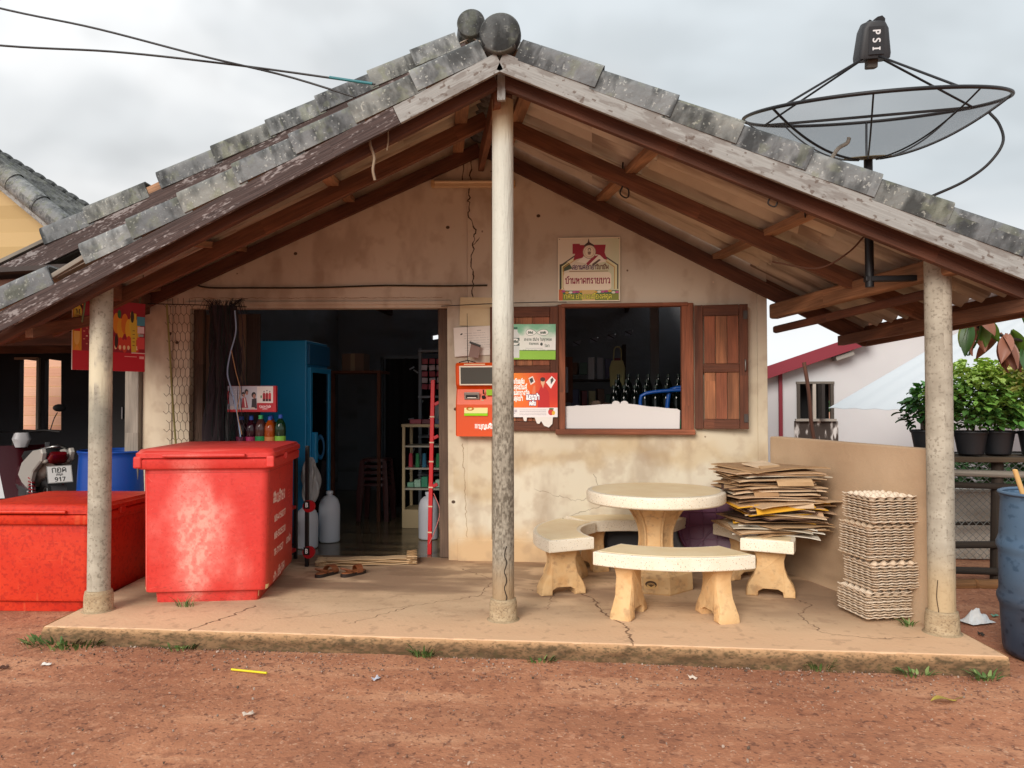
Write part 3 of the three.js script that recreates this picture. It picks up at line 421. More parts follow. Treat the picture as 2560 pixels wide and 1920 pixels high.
// verge tiles: a bent cement tile, lip down in front, flat wing back over the sheets, each lapping the one below
const tileGeo = (L) => {
  const g = ext([[0, -0.012], [0, 0.082], [0.005, 0.105], [0.018, 0.122], [0.04, 0.131], [0.2, 0.118], [0.2, 0.105], [0.042, 0.118], [0.024, 0.11], [0.015, 0.098], [0.012, 0.08], [0.012, -0.012]], L, 0, { steps: 2 }).rotateY(Math.PI / 2);
  const p = g.attributes.position; for (let i = 0; i < p.count; i++) { const k = 1 + 0.07 * p.getX(i) / L; p.setY(i, p.getY(i) * k + 0.012 * p.getX(i) / L); p.setZ(i, p.getZ(i) + 0.012 * p.getX(i) / L); }
  return toCreasedNormals(g, 0.6);
};
const verge = (parent, s, line, z, xs, skip = [], ys = 1) => {
  for (let i = 0; i < xs.length - 1; i++) {
    if (skip.includes(i)) continue;
    const a = line(xs[i]), b = line(xs[i + 1]), L = Math.hypot(xs[i + 1] - xs[i], b - a) + 0.05, g = tileGeo(L); g.scale(1, ys, 1); if (s < 0) { g.scale(-1, 1, 1); const p = g.attributes.position, n = g.attributes.normal; for (const at of [p, n, g.attributes.uv]) for (let k = 0; k < at.count; k += 3) for (let c = 0; c < at.itemSize; c++) { const q = at.array[(k + 1) * at.itemSize + c]; at.array[(k + 1) * at.itemSize + c] = at.array[(k + 2) * at.itemSize + c]; at.array[(k + 2) * at.itemSize + c] = q; } }
    const o = obj('verge_tile', g, TILE[(i * 2 + (s > 0 ? 1 : 0)) % 3], parent); const u = o.geometry.attributes.uv; for (let k = 0, ox = rnd(), oy = rnd(); k < u.count; k++) u.setXY(k, u.getX(k) + ox, u.getY(k) + oy);
    o.position.set(xs[i], a, z + rr(0, 0.004)); o.rotation.z = Math.atan2((b - a) * s, (xs[i + 1] - xs[i]) * s) * s * s + (s > 0 ? 0.006 : -0.006) + rr(-0.006, 0.006); if (s < 0) o.rotation.z = Math.atan2(a - b, xs[i] - xs[i + 1]) - 0.006 + rr(-0.006, 0.006);
  }
};
verge(roof, 1, (x) => 3.43 - 0.443 * (x + 0.54) + 0.004, 2.128, [-0.45, -0.03, 0.4, 0.77, 1.15, 1.52, 1.9, 2.3, 2.7]);
verge(roof, -1, (x) => 3.43 - 0.475 * (-0.54 - x) + 0.018, 2.128, [-0.62, -0.985, -1.36, -1.73, -2.09, -2.44, -2.77, -3.08, -3.35, -3.72], [7]);
{ // the slipped tile and the gap left beside it
  const g = obj('batten', beam([-3.1, 2.31, 2.05], [-3.38, 2.155, 2.05], 0.12, 0.03), W.grey, roof);
  const disc2 = (x, y, z, par, r = 0.121) => {
    obj('ridge_end_cap', new THREE.LatheGeometry([[0, 0.028], [r * 0.5, 0.024], [r * 0.92, 0.014], [r, 0.0], [r, -0.05], [r * 0.9, -0.06]].map((p) => new THREE.Vector2(...p)), 36).rotateX(Math.PI / 2).translate(x, y, z), TILED, par, 'box');
  };
  disc2(-0.535, 3.531, 2.155, roof); disc2(-1.027, 4.607, 0.12, shop);
  const ridge = (a, b, n, par) => { for (let i = 0; i < n; i++) { const p = V(...a).lerp(V(...b), i / n), q = V(...a).lerp(V(...b), (i + 1.12) / n), h = new THREE.CylinderGeometry(0.118 - 0.006, 0.118, p.distanceTo(q), 14, 1, true, 0, Math.PI * 2); h.applyQuaternion(new THREE.Quaternion().setFromUnitVectors(V(0, 1, 0), p.clone().sub(q).normalize())).translate((p.x + q.x) / 2, (p.y + q.y) / 2, (p.z + q.z) / 2); obj('ridge_tile', h, TILE[i % 3], par); } };
  ridge([-0.54, 3.52, 2.12], [-0.95, 3.72, 0.02], 5, roof); ridge([-1.03, 4.6, 0.09], [-2.2, 4.6, -5.4], 13, shop);
}
// main roof behind and above the porch roof
const mainRoof = grp('main_roof', shop);
{
  const L = (x) => 4.472 - 0.43 * Math.abs(x + 1.03), R = (s, d, z) => [-1.03 + s * d + 0.2 * (z - 0.1), 4.46 - 0.43 * d, z];
  const SKYL = new THREE.MeshPhysicalMaterial({ color: 0xb8c4cc, roughness: 0.9, transmission: 0.6, thickness: 0, side: THREE.DoubleSide });
  const strip = (name, s, k, d0, d1, m) => { const z0 = 0.08 - k * 1.4, z1 = z0 - 1.45; obj(name, slab((u, v) => { const z = lerp(z0, z1, u), p = R(s, lerp(d0, d1, v), z); return [p[0], p[1] + 0.03 + 0.02 * Math.sin(z / 0.175 * 6.283) + k * 0.001, p[2]]; }, [0, 0.007, 0], 60, 2), m, mainRoof, 'box'); };
  for (const s of [-1, 1]) { const D = s < 0 ? 4.9 : 3.0; for (let k = 0; k < 4; k++) { const m = SHEET[k % 3]; if (k === 1 || k === 2) { strip('roof_sheet', s, k, 0, 0.5, m); strip('skylight_sheet', s, k, 0.49, 1.7, SKYL); strip('roof_sheet', s, k, 1.69, D, m); } else strip('roof_sheet', s, k, 0, D, m); } }
  obj('fascia_board', beam([-1.05, L(-1.05) - 0.09, 0.085], [-5.95, L(-5.95) - 0.09, 0.085], 0.028, 0.17, 0.003), W.fasciaOld, mainRoof); obj('fascia_board', beam([-1.01, L(-1.01) - 0.09, 0.085], [1.95, L(1.95) - 0.09, 0.085], 0.028, 0.17, 0.003), W.fasciaOld, mainRoof);
  verge(mainRoof, -1, (x) => L(x) - 0.012, 0.1, [-1.12, -1.46, -1.84, -2.31, -2.76, -3.26, -3.77, -3.94, -4.46, -4.88], [6], 1.15);
  verge(mainRoof, 1, L, 0.1, [-0.93, -0.5, -0.05, 0.4, 0.85, 1.3, 1.75]);
  obj('bare_rafter_end', beam([-3.72, L(-3.72) + 0.03, 0.06], [-3.98, L(-3.98) + 0.03, 0.06], 0.06, 0.09), W.purlinPale, mainRoof);
  obj('batten', beam([-4.9, L(-4.9) + 0.045, 0.06], [-5.9, L(-5.9) + 0.045, 0.06], 0.08, 0.035), W.grey, mainRoof);
}
// low parapet beside the porch
{
  const t = thing('low_wall', 'waist high tan plastered wall closing the right side of the porch', 'wall');
  const s = shp([[1.46, -0.0], [1.56, -0.02], [2.1, 1.62], [2.02, 1.66]]);
  obj('wall', new THREE.ExtrudeGeometry(s, { depth: 1.16, bevelEnabled: true, bevelSize: 0.008, bevelThickness: 0.008, bevelOffset: -0.008, bevelSegments: 1 }).rotateX(Math.PI / 2).translate(0, 1.065, 0), LOWWALL, t, 'box');
}

// ───────────────────────── ice boxes ─────────────────────────
const plastic = (c, o = {}) => mat(c, { roughness: 0.42, ...o });
{
  const red = (u, v, s) => { const n = fbm(u * 9, v * 9, s, 5), f = fbm(u * 60, v * 60, s + 4, 3); return mix(mix([192, 38, 32], [210, 58, 48], n), [162, 26, 22], ss(0.55, 0.8, f) * 0.4); };
  const bigMap = paint(2048, 1024, (u, v) => {                      // left half: sun-bleached front, right half: lettered side
    if (u > 0.5) { const c = red(u, v, 501); return mix(c, [176, 92, 54], ss(0.55, 0.05, v + (fbm(u * 8, v * 6, 507, 4) - 0.5) * 0.3) * 0.4); }
    const a = u * 2, n = fbm(a * 5, v * 5, 511, 6), f = fbm(a * 34, v * 34, 515, 4), d = Math.hypot((a - 0.46) * 1.15, (v - 0.36) * 0.95) - 0.28, e = Math.hypot((a - 0.4) * 1.5, (v - 0.68) * 1.1) - 0.26;
    let c = mix(red(a, v, 501), [224, 74, 70], 0.5 * fbm(a * 4, v * 4, 519, 3)); const k = ss(0.24, -0.1, Math.min(d, e * 1.3 + 0.05) + (n - 0.5) * 0.45); c = mix(c, [230, 134, 124], k * (0.5 + 0.5 * f)); c = mix(c, [196, 60, 52], ss(0.6, 0.8, fbm(a * 90, v * 90, 517, 3)) * 0.5);
    return mix(c, [240, 172, 156], ss(0.14, -0.14, d + 0.06 + (n - 0.5) * 0.5) * (0.25 + 0.5 * ss(0.4, 0.66, f)));
  }, (x, w, h) => {
    const X = w / 2; x.save(); x.translate(X + 170, 60); x.scale(1.12, 1.0); const Wt = 'rgba(240,232,226,.95)';
    thai(x, 'สีส้ม', 20, 330, 52, Wt, 9, 110); thai(x, 'มลิทอง', 150, 340, 62, Wt, 10, 260); thai(x, 'บ้าน', 30, 270, 0.1, Wt, 1);
    txt(x, 'MB-4150277', 60, 470, 66, Wt, 'bold'); txt(x, 'MB-5025330', 60, 590, 66, Wt, 'bold'); txt(x, 'TR-711527', 60, 705, 64, Wt, 'bold'); txt(x, 'cola', 470, 700, 84, Wt, 'italic bold');
    thai(x, 'น้ำ', 60, 890, 50, Wt, 9, 90); thai(x, 'เย็น', 190, 875, 52, Wt, 9, 110); thai(x, 'ราคา', 310, 860, 50, Wt, 8, 110);
    x.strokeStyle = 'rgba(226,90,80,.8)'; x.lineWidth = 5; x.beginPath(); x.ellipse(560, 190, 44, 70, 0, 0, 7); x.stroke(); x.beginPath(); x.ellipse(560, 190, 22, 36, 0, 0, 7); x.stroke(); for (let i = 0; i < 3; i++) rect(x, 'rgba(226,90,80,.7)', 520, 300 + i * 24, 84, 8); x.restore();
    for (let i = 0; i < 260; i++) { const a = rnd() * w, b = rnd() * h, l = rr(4, 60); x.strokeStyle = i % 3 ? 'rgba(246,170,150,.45)' : 'rgba(120,20,16,.4)'; x.lineWidth = rr(0.6, 2); x.beginPath(); x.moveTo(a, b); x.lineTo(a + rr(-l, l), b + rr(-l, l) * 0.6); x.stroke(); }
    for (let i = 0; i < 500; i++) disc(x, `rgba(110,50,34,${rr(0.05, 0.2)})`, rnd() * w, h - rnd() ** 2 * 150, rr(3, 16), rr(2, 7)); x.fillStyle = 'rgba(130,24,20,.5)'; x.fillRect(0, h * 0.155, w, 4);
    rect(x, 'rgba(226,206,150,.95)', X + 10, h - 110, 60, 84);
  }, { wrap: false });
  const BIG = plastic(0xffffff, { map: bigMap, bumpMap: tileBump, bumpScale: 0.0012, roughness: 0.5 });
  const bigUV = (w, d, H) => (x, y, z, nx, ny, nz) => (Math.abs(nz) > 0.6 ? [cl((x / w + 0.5)) * 0.5 * 0.98 + 0.004, cl(y / H)] : Math.abs(nx) > 0.6 ? [0.505 + cl(0.5 - z / d) * 0.49, cl(y / H)] : [0.2 + 0.1 * (x / w + 0.5) + 0.02, 0.93 - 0.06 * (z / d)]);
  const box = (name, label, pos, turn, w, d, H, m, uvf, text) => {
    const t = thing(name, label, 'ice box', pos, turn, 'red plastic ice boxes on the porch'), uv = uvf || 'keep';
    obj('body', loft([{ y: 0.075, w: w * 0.94, d: d * 0.95, r: 0.03 }, { y: 0.082, w: w * 0.97, d: d * 0.975, r: 0.045 }, { y: 0.1, w: w * 0.985, d: d * 0.985, r: 0.055 }, { y: H - 0.14, w, d, r: 0.055 }], 5), m, t, uv);
    obj('base', loft([{ y: 0.0, w: w * 0.82, d: d * 0.88, r: 0.03 }, { y: 0.078, w: w * 0.84, d: d * 0.9, r: 0.03 }], 3), m, t, uv);
    obj('rim', loft([{ y: H - 0.142, w: w + 0.01, d: d + 0.01, r: 0.05 }, { y: H - 0.135, w: w + 0.065, d: d + 0.06, r: 0.05 }, { y: H - 0.128, w: w + 0.075, d: d + 0.07, r: 0.05 }, { y: H - 0.078, w: w + 0.08, d: d + 0.075, r: 0.05 }, { y: H - 0.07, w: w + 0.06, d: d + 0.06, r: 0.05 }], 5), m, t, uv);
    const lid = obj('lid', loft([{ y: H - 0.066, w: w + 0.06, d: d + 0.05, r: 0.05 }, { y: H - 0.06, w: w + 0.09, d: d + 0.08, r: 0.05 }, { y: H - 0.03, w: w + 0.092, d: d + 0.082, r: 0.055 }, { y: H - 0.022, w: w + 0.07, d: d + 0.06, r: 0.055 }, { y: H - 0.006, w: w + 0.05, d: d + 0.03, r: 0.06 }, { y: H + 0.002, w: w - 0.04, d: d - 0.08, r: 0.07 }], 5), m, t, uv);
    obj('grip', B(w * 0.66, 0.022, 0.03, 0, H - 0.045, d / 2 + 0.05, 0, 0, 0, 0.009), m, lid, uv);
    for (const s of [-1, 1]) { obj('corner_lug', B(0.055, 0.08, 0.05, s * (w / 2 + 0.02), H - 0.09, d / 2 + 0.022, 0, 0, 0, 0.012), m, t, uv); obj('latch', B(0.03, 0.05, 0.07, s * (w / 2 + 0.045), H - 0.075, d * 0.12, 0, 0, 0, 0.008), m, t, uv); }
    return t;
  };
  box('ice_box', 'tall bright red ice box with sun bleached front and white lettering on its side', [-2.72, 0, 1.1], 0.2, 0.83, 0.98, 1.05, BIG, bigUV(0.83, 0.98, 1.05));
  const small = rep(paint(1024, 1024, (u, v) => { const n = fbm(u * 6, v * 6, 521, 5, 6), f = fbm(u * 50, v * 50, 525, 3); let c = mix([192, 34, 12], [214, 62, 28], n); c = mix(c, [150, 20, 8], ss(0.5, 0.75, f) * 0.4); return mix(c, [220, 110, 72], ss(0.68, 0.8, fbm(u * 20, v * 4, 528, 4)) * 0.4); }, (x, w, h) => { for (let i = 0; i < 60; i++) { x.strokeStyle = 'rgba(232,120,84,.5)'; x.lineWidth = rr(0.8, 2); x.beginPath(); const a = rnd() * w, b = rnd() * h; x.moveTo(a, b); x.lineTo(a + rr(-90, 90), b + rr(-60, 60)); x.stroke(); } }), 0.9);
  box('ice_box', 'low orange red ice box standing left of the left porch column', [-3.93, -0.104, 1.14], 0.06, 0.84, 0.84, 0.755, plastic(0xffffff, { map: small, bumpMap: tileBump, bumpScale: 0.001, roughness: 0.5 }));
}
// barrels
const drum = (name, label, pos, R, H, m, ribs) => {
  const t = thing(name, label, 'barrel', pos), P = [[0, 0.01], [R * 0.86, 0.0], [R * 0.93, 0.02]]; for (let i = 0; i <= 40; i++) { const y = 0.04 + (H - 0.08) * i / 40; let r = R * (0.95 + 0.05 * Math.sin(Math.PI * i / 40)); for (const q of ribs) r += 0.013 * Math.exp(-(((y / H - q) * H / 0.018) ** 2)); P.push([r, y]); }
  P.push([R * 0.97, H - 0.03], [R * 0.985, H - 0.005], [R * 0.975, H], [R * 0.94, H], [R * 0.93, H - 0.04], [R * 0.91, 0.05], [0, 0.04]);
  obj('barrel_body', lathe(P, 40), m, t); obj('rim', new THREE.TorusGeometry(R * 0.965, 0.012, 8, 40).rotateX(Math.PI / 2).translate(0, H - 0.008, 0), m, t); return t;
};
drum('plastic_barrel', 'deep blue plastic barrel behind the ice boxes', [-4.33, -0.104, -0.1], 0.34, 1.03, plastic(0x0a3f8f, { roughness: 0.35 }), []);
{
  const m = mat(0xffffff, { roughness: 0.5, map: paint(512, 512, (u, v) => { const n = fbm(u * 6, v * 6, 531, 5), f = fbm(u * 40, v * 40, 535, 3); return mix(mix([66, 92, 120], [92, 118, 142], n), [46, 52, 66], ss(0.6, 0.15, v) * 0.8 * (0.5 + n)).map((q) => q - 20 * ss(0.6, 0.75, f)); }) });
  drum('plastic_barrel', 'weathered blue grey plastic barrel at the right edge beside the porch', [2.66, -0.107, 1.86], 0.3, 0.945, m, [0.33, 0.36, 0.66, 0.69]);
  const h = thing('wooden_handle', 'pale wooden tool handle leaning out of the weathered blue barrel', 'tool handle', [2.62, 0, 1.83]); obj('handle', cyl([0.05, 0.12, 0.05], [-0.2, 0.965, 0.02], 0.015, 0.014, 10), mat(0xcfa468), h); h.rotation.y = 0.1; obj('handle_end', new THREE.SphereGeometry(0.0142, 10, 8).scale(1, 0.5, 1).translate(-0.2, 0.965, 0.02), mat(0xcfa468), h);
}

// ───────────────────────── stone table and benches ─────────────────────────
const TC = [0.455, 0.82];
{
  const t = thing('stone_table', 'round white terrazzo table on a flared ochre pedestal', 'table', [TC[0], 0, TC[1]]);
  obj('tabletop', lathe([[0, 0.628], [0.485, 0.628], [0.498, 0.634], [0.505, 0.645], [0.505, 0.7], [0.5, 0.711], [0.49, 0.716], [0, 0.718]], 72), TERRAZZO, t, 'box');
  obj('inlay', lathe([[0, 0.7195], [0.462, 0.7195], [0.466, 0.717]], 72), SEATTOP, t, 'box');
  const prof = []; for (let i = 0; i <= 16; i++) { const y = 0.17 + 0.458 * i / 16, k = i / 16; prof.push([0.112 + 0.11 * Math.pow(Math.abs(k - 0.42) / 0.58, 2.2) * (k > 0.42 ? 1.15 : 0.75), y]); }
  obj('pedestal', toCreasedNormals(lathe(prof, 6).rotateY(0.3), 0.5), LEG, t, 'box');
  for (let k = 0; k < 6; k++) { const a = k * Math.PI / 3 + 0.3; obj('pedestal_rib', tube(prof.map(([r, y]) => [Math.sin(a) * (r + 0.004), y, Math.cos(a) * (r + 0.004)]), 0.012, 20, 6), LEG, t); }
  obj('base', toCreasedNormals(lathe([[0, 0], [0.262, 0], [0.268, 0.01], [0.262, 0.125], [0.25, 0.14], [0.2, 0.178], [0.1, 0.18]], 6).rotateY(0.3), 0.4), LEG, t, 'box');
  const em = paint(128, 96, (u, v) => hex(0xd8b078), (x, w, h) => { disc(x, '#4b3626', 64, 52, 52, 34); disc(x, '#d2a868', 64, 62, 40, 26); for (let i = -3; i <= 3; i++) { x.strokeStyle = '#4b3626'; x.lineWidth = 5; x.beginPath(); x.moveTo(64, 74); x.lineTo(64 + i * 13, 34 + Math.abs(i) * 5); x.stroke(); } }, { wrap: false });
  const a = 0.3 - Math.PI / 6 + Math.PI / 6 - Math.PI / 6; obj('emblem', B(0.1, 0.07, 0.003, Math.sin(a) * 0.2325, 0.075, Math.cos(a) * 0.2325, 0, a, 0), mat(0xffffff, { map: em }), t, (x, y) => [(x - Math.sin(a) * 0.2325) / (0.1 * Math.cos(a)) + 0.5, (y - 0.04) / 0.07]);
}
const makeBench = (label, cx, cz, ang, m, half = 0.57) => {          // curved seat round the table, ang = direction from its centre
  const t = thing('stone_bench', label, 'bench', [cx, 0, cz], 0, 'curved stone benches round the table'); t.rotation.y = ang;   // local +z is outwards
  const r0 = 0.6, r1 = 0.955, n = 20, arc = (r, h2) => Array.from({ length: n + 1 }, (_, i) => { const a = lerp(-h2, h2, i / n); return [r * Math.sin(a), r * Math.cos(a)]; });
  const sec = (a0, a1, h0, h1) => shp([...arc(a1, h1), ...arc(a0, h0).reverse()]);
  obj('seat', new THREE.ExtrudeGeometry(sec(r0, r1, half, half * 0.97), { depth: 0.072, bevelEnabled: true, bevelSize: 0.007, bevelThickness: 0.007, bevelOffset: -0.007, bevelSegments: 2 }).rotateX(Math.PI / 2).translate(0, 0.403, 0), TERRAZZO, t, 'box');
  obj('seat_inlay', new THREE.ExtrudeGeometry(sec(r0 + 0.03, r1 - 0.03, half * 0.94, half * 0.94), { depth: 0.003, bevelEnabled: false }).rotateX(Math.PI / 2).translate(0, 0.4125, 0), SEATTOP, t, 'box');
  const side = [[0.165, 0], [0.165, 0.045], [0.15, 0.085], [0.115, 0.14], [0.095, 0.2], [0.092, 0.25], [0.105, 0.3], [0.13, 0.334]], out = [...side.map(([x, y]) => [x, y]), ...side.slice().reverse().map(([x, y]) => [-x, y]), [-0.165, 0], [-0.085, 0], [-0.08, 0.035], [-0.05, 0.052], [0.05, 0.052], [0.08, 0.035], [0.085, 0]];
  for (const s of [-1, 1]) {
    const g = new THREE.ExtrudeGeometry(shp(out), { depth: 0.085, bevelEnabled: true, bevelSize: 0.012, bevelThickness: 0.012, bevelOffset: -0.012, bevelSegments: 2 }).translate(0, 0, -0.0425).rotateY(Math.PI / 2);
    const p = g.attributes.position; for (let i = 0; i < p.count; i++) { const y = p.getY(i), k = 1 + 0.35 * ss(0.12, 0, y) + 0.25 * ss(0.28, 0.334, y); p.setX(i, p.getX(i) * k); }
    const a = s * half * 0.63; g.translate(0, 0, 0.785).rotateY(a); obj('leg', boxUV(plain(toCreasedNormals(g, 0.7))), m, t);
  }
  return t;
};
makeBench('curved stone bench nearest the camera, in front of the table', TC[0] + 0.06, TC[1] + 0.02, -0.02, LEGDIRTY);
makeBench('curved stone bench at the left end of the table, seen end on', TC[0] + 0.05, TC[1] - 0.04, -Math.PI / 2 - 0.02, LEG, 0.6);
makeBench('curved stone bench behind the table close to the wall', TC[0] - 0.15, TC[1] + 0.1, Math.PI + 0.04, ochre(351, 0.2));
makeBench('curved stone bench on the right, loaded with flattened cardboard boxes', TC[0] + 0.02, TC[1] - 0.02, Math.PI / 2 + 0.14, LEGDIRTY);

// flattened cardboard boxes piled on the right bench
{
  const card = (c) => mat(0xffffff, { map: rep(paint(256, 256, (u, v) => { const q = hex(c), n = fbm(u * 5, v * 5, c & 255, 4, 5); return mix(q, [q[0] * 0.82, q[1] * 0.78, q[2] * 0.74], n); }), 0.5), roughness: 0.95 });
  const C = [0xdcc09c, 0xc8a880, 0xe4ceb0, 0xb4926c, 0xd2b494].map(card), YEL = mat(0xd9a32a), WHT = mat(0xd9d2c4), BRN = mat(0x4c3328), GRY = mat(0xbdb3a0);
  let y = 0.412; const n = 42, big = 'flattened cardboard boxes piled on the bench';
  for (let i = 0; i < n; i++) {
    const k = i / n, w = rr(0.48, 0.69), d = rr(0.42, 0.62), cx = rr(-0.06, 0.06) + (i > 8 && i < 22 ? 0.03 : 0) - (k > 0.8 ? 0.03 : 0), cz = rr(-0.05, 0.05), bend = rr(-0.007, 0.009), tw = rr(-0.012, 0.012), ph = rr(0, 6), th = rr(0.004, 0.007);
    const m = [13, 17, 19].includes(i) ? YEL : [0, 2, 5].includes(i) ? WHT : [10, 11, 15, 29].includes(i) ? BRN : i === 7 ? YEL : i % 11 === 4 ? GRY : C[i % 5];
    const t = thing('cardboard_sheet', i === n - 1 ? 'flattened brown cardboard box on top of the pile' : i === 0 ? 'whitish flattened box at the bottom of the cardboard pile' : m === YEL ? 'yellow flattened cardboard box in the pile on the bench' : m === WHT ? 'whitish flattened cardboard box low in the pile on the bench' : m === BRN ? 'dark brown flattened box in the cardboard pile on the bench' : m === GRY ? 'greyish flattened cardboard box in the pile on the bench' : 'brown flattened cardboard box in the pile on the right bench', 'cardboard', [1.31 + cx, y, 0.72 + cz], 0.14 + rr(-0.3, 0.3), m === YEL ? 'yellow sheets in the cardboard pile' : m === WHT ? 'whitish sheets in the cardboard pile' : m === BRN ? 'dark sheets in the cardboard pile' : m === GRY ? 'greyish sheets in the cardboard pile' : i === n - 1 ? undefined : big);
    if (i === 0) delete t.userData.group;
    const f = (u, v) => { const x = (u - 0.5) * w, z = (v - 0.5) * d; return [x, bend * Math.cos((u - 0.5) * 3.0) + tw * (u - 0.5) * (v - 0.5) * 4 + 0.002 * Math.sin(u * 9 + ph) - 0.008 * ss(0.36, 0.5, Math.abs(u - 0.5)) * rr(0.9, 1), z + 0.01 * Math.sin(u * 5 + ph)]; };
    obj('panel', slab(f, [0, th, 0], 8, 3), m, t, 'box');
    if (i % 2) obj('inner_panel', slab((u, v) => { const p = f(u * 0.93 + 0.03, v * 0.9 + 0.05 + 0.04); return [p[0], p[1] + th + 0.002, p[2]]; }, [0, th * 0.7, 0], 8, 2), C[(i + 2) % 5], t, 'box');
    if (i % 7 === 0) { const fx = rr(-0.3, 0.2), fw = rr(0.12, 0.26), dr = rr(0.01, 0.045); obj('flap', slab((u, v) => [fx + u * fw, -dr * v * v + th * 0.5, d / 2 - 0.004 + v * rr(0.05, 0.052)], [0, 0.004, 0], 4, 3), i % 2 ? C[(i + 1) % 5] : m, t, 'box'); }
    if (i === 19) obj('flap', slab((u, v) => [-0.22 + u * 0.42, th * 0.5 - 0.055 * v * v * (1.1 - 0.8 * u), d / 2 - 0.004 + v * 0.06], [0, 0.004, 0], 6, 4), YEL, t, 'box');
    y += i > n - 3 ? 0.012 : rr(0.0088, 0.014);
  }
  const t = thing('cardboard_piece', 'small square piece of cardboard lying on top of the pile', 'cardboard', [1.2, y + 0.014, 0.86], 0.6); obj('panel', B(0.2, 0.006, 0.16, 0, 0, 0, 0.12, 0, 0.06), C[2], t); obj('flap', B(0.2, 0.005, 0.05, 0, -0.016, 0.1, 0.5), C[1], t);
}
// egg trays
{
  const W0 = 0.31, A = 0.0125, N = 5, f = (u, v) => { const e = ss(0, 0.05, u) * ss(1, 0.95, u) * ss(0, 0.05, v) * ss(1, 0.95, v), b = Math.cos(u * N * 6.283) * 0.5 + Math.cos(v * N * 6.283) * 0.5; return [(u - 0.5) * W0 * 1, A * b * (0.26 + 0.74 * e) + 0.003 * (1 - e), (v - 0.5) * W0]; };
  const pulp = rep(paint(256, 256, (u, v) => mix([210, 192, 170], [232, 218, 198], fbm(u * 20, v * 20, 561, 4, 20))), 0.2), mats = [0xffffff, 0xf6f0ea, 0xece4da].map((c) => mat(c, { map: pulp, roughness: 1 }));
  const g = geo(slab(f, [0, 0.0042, 0], 35, 35), 'box'), gTop = geo(slab((u, v) => { const p = f(u, v); return [p[0], p[1] * 1.9, p[2]]; }, [0, 0.0042, 0], 40, 40), 'box'); let y = 0.026;
  const names = []; const n = 43;
  for (let i = 0; i < n; i++) {
    const grp2 = i < 10 ? -0.022 : i < 20 ? 0.01 : i < 33 ? -0.012 : 0.008;
    const t = thing('egg_tray', i === 0 ? 'pulp egg tray at the very bottom of the tray stack' : i === n - 1 ? 'pulp egg tray on top of the stack beside the right column' : 'grey brown pulp egg tray inside the tall stack beside the right column', 'egg tray', [1.795 + grp2 + rr(-0.007, 0.007), y, 1.475 + grp2 * 0.7 + rr(-0.007, 0.007)], 0.26 + rr(-0.03, 0.03), i === 0 || i === n - 1 ? undefined : 'stacked pulp egg trays');
    t.rotation.z = rr(-0.012, 0.012); t.rotation.x = rr(-0.012, 0.012);
    const o = new THREE.Mesh([9, 19, 32, n - 1].includes(i) ? gTop : g, mats[i % 3]); o.name = 'tray'; o.castShadow = o.receiveShadow = true; t.add(o);
    y += [9, 19, 32].includes(i) ? 0.034 : 0.0163;
  }
}

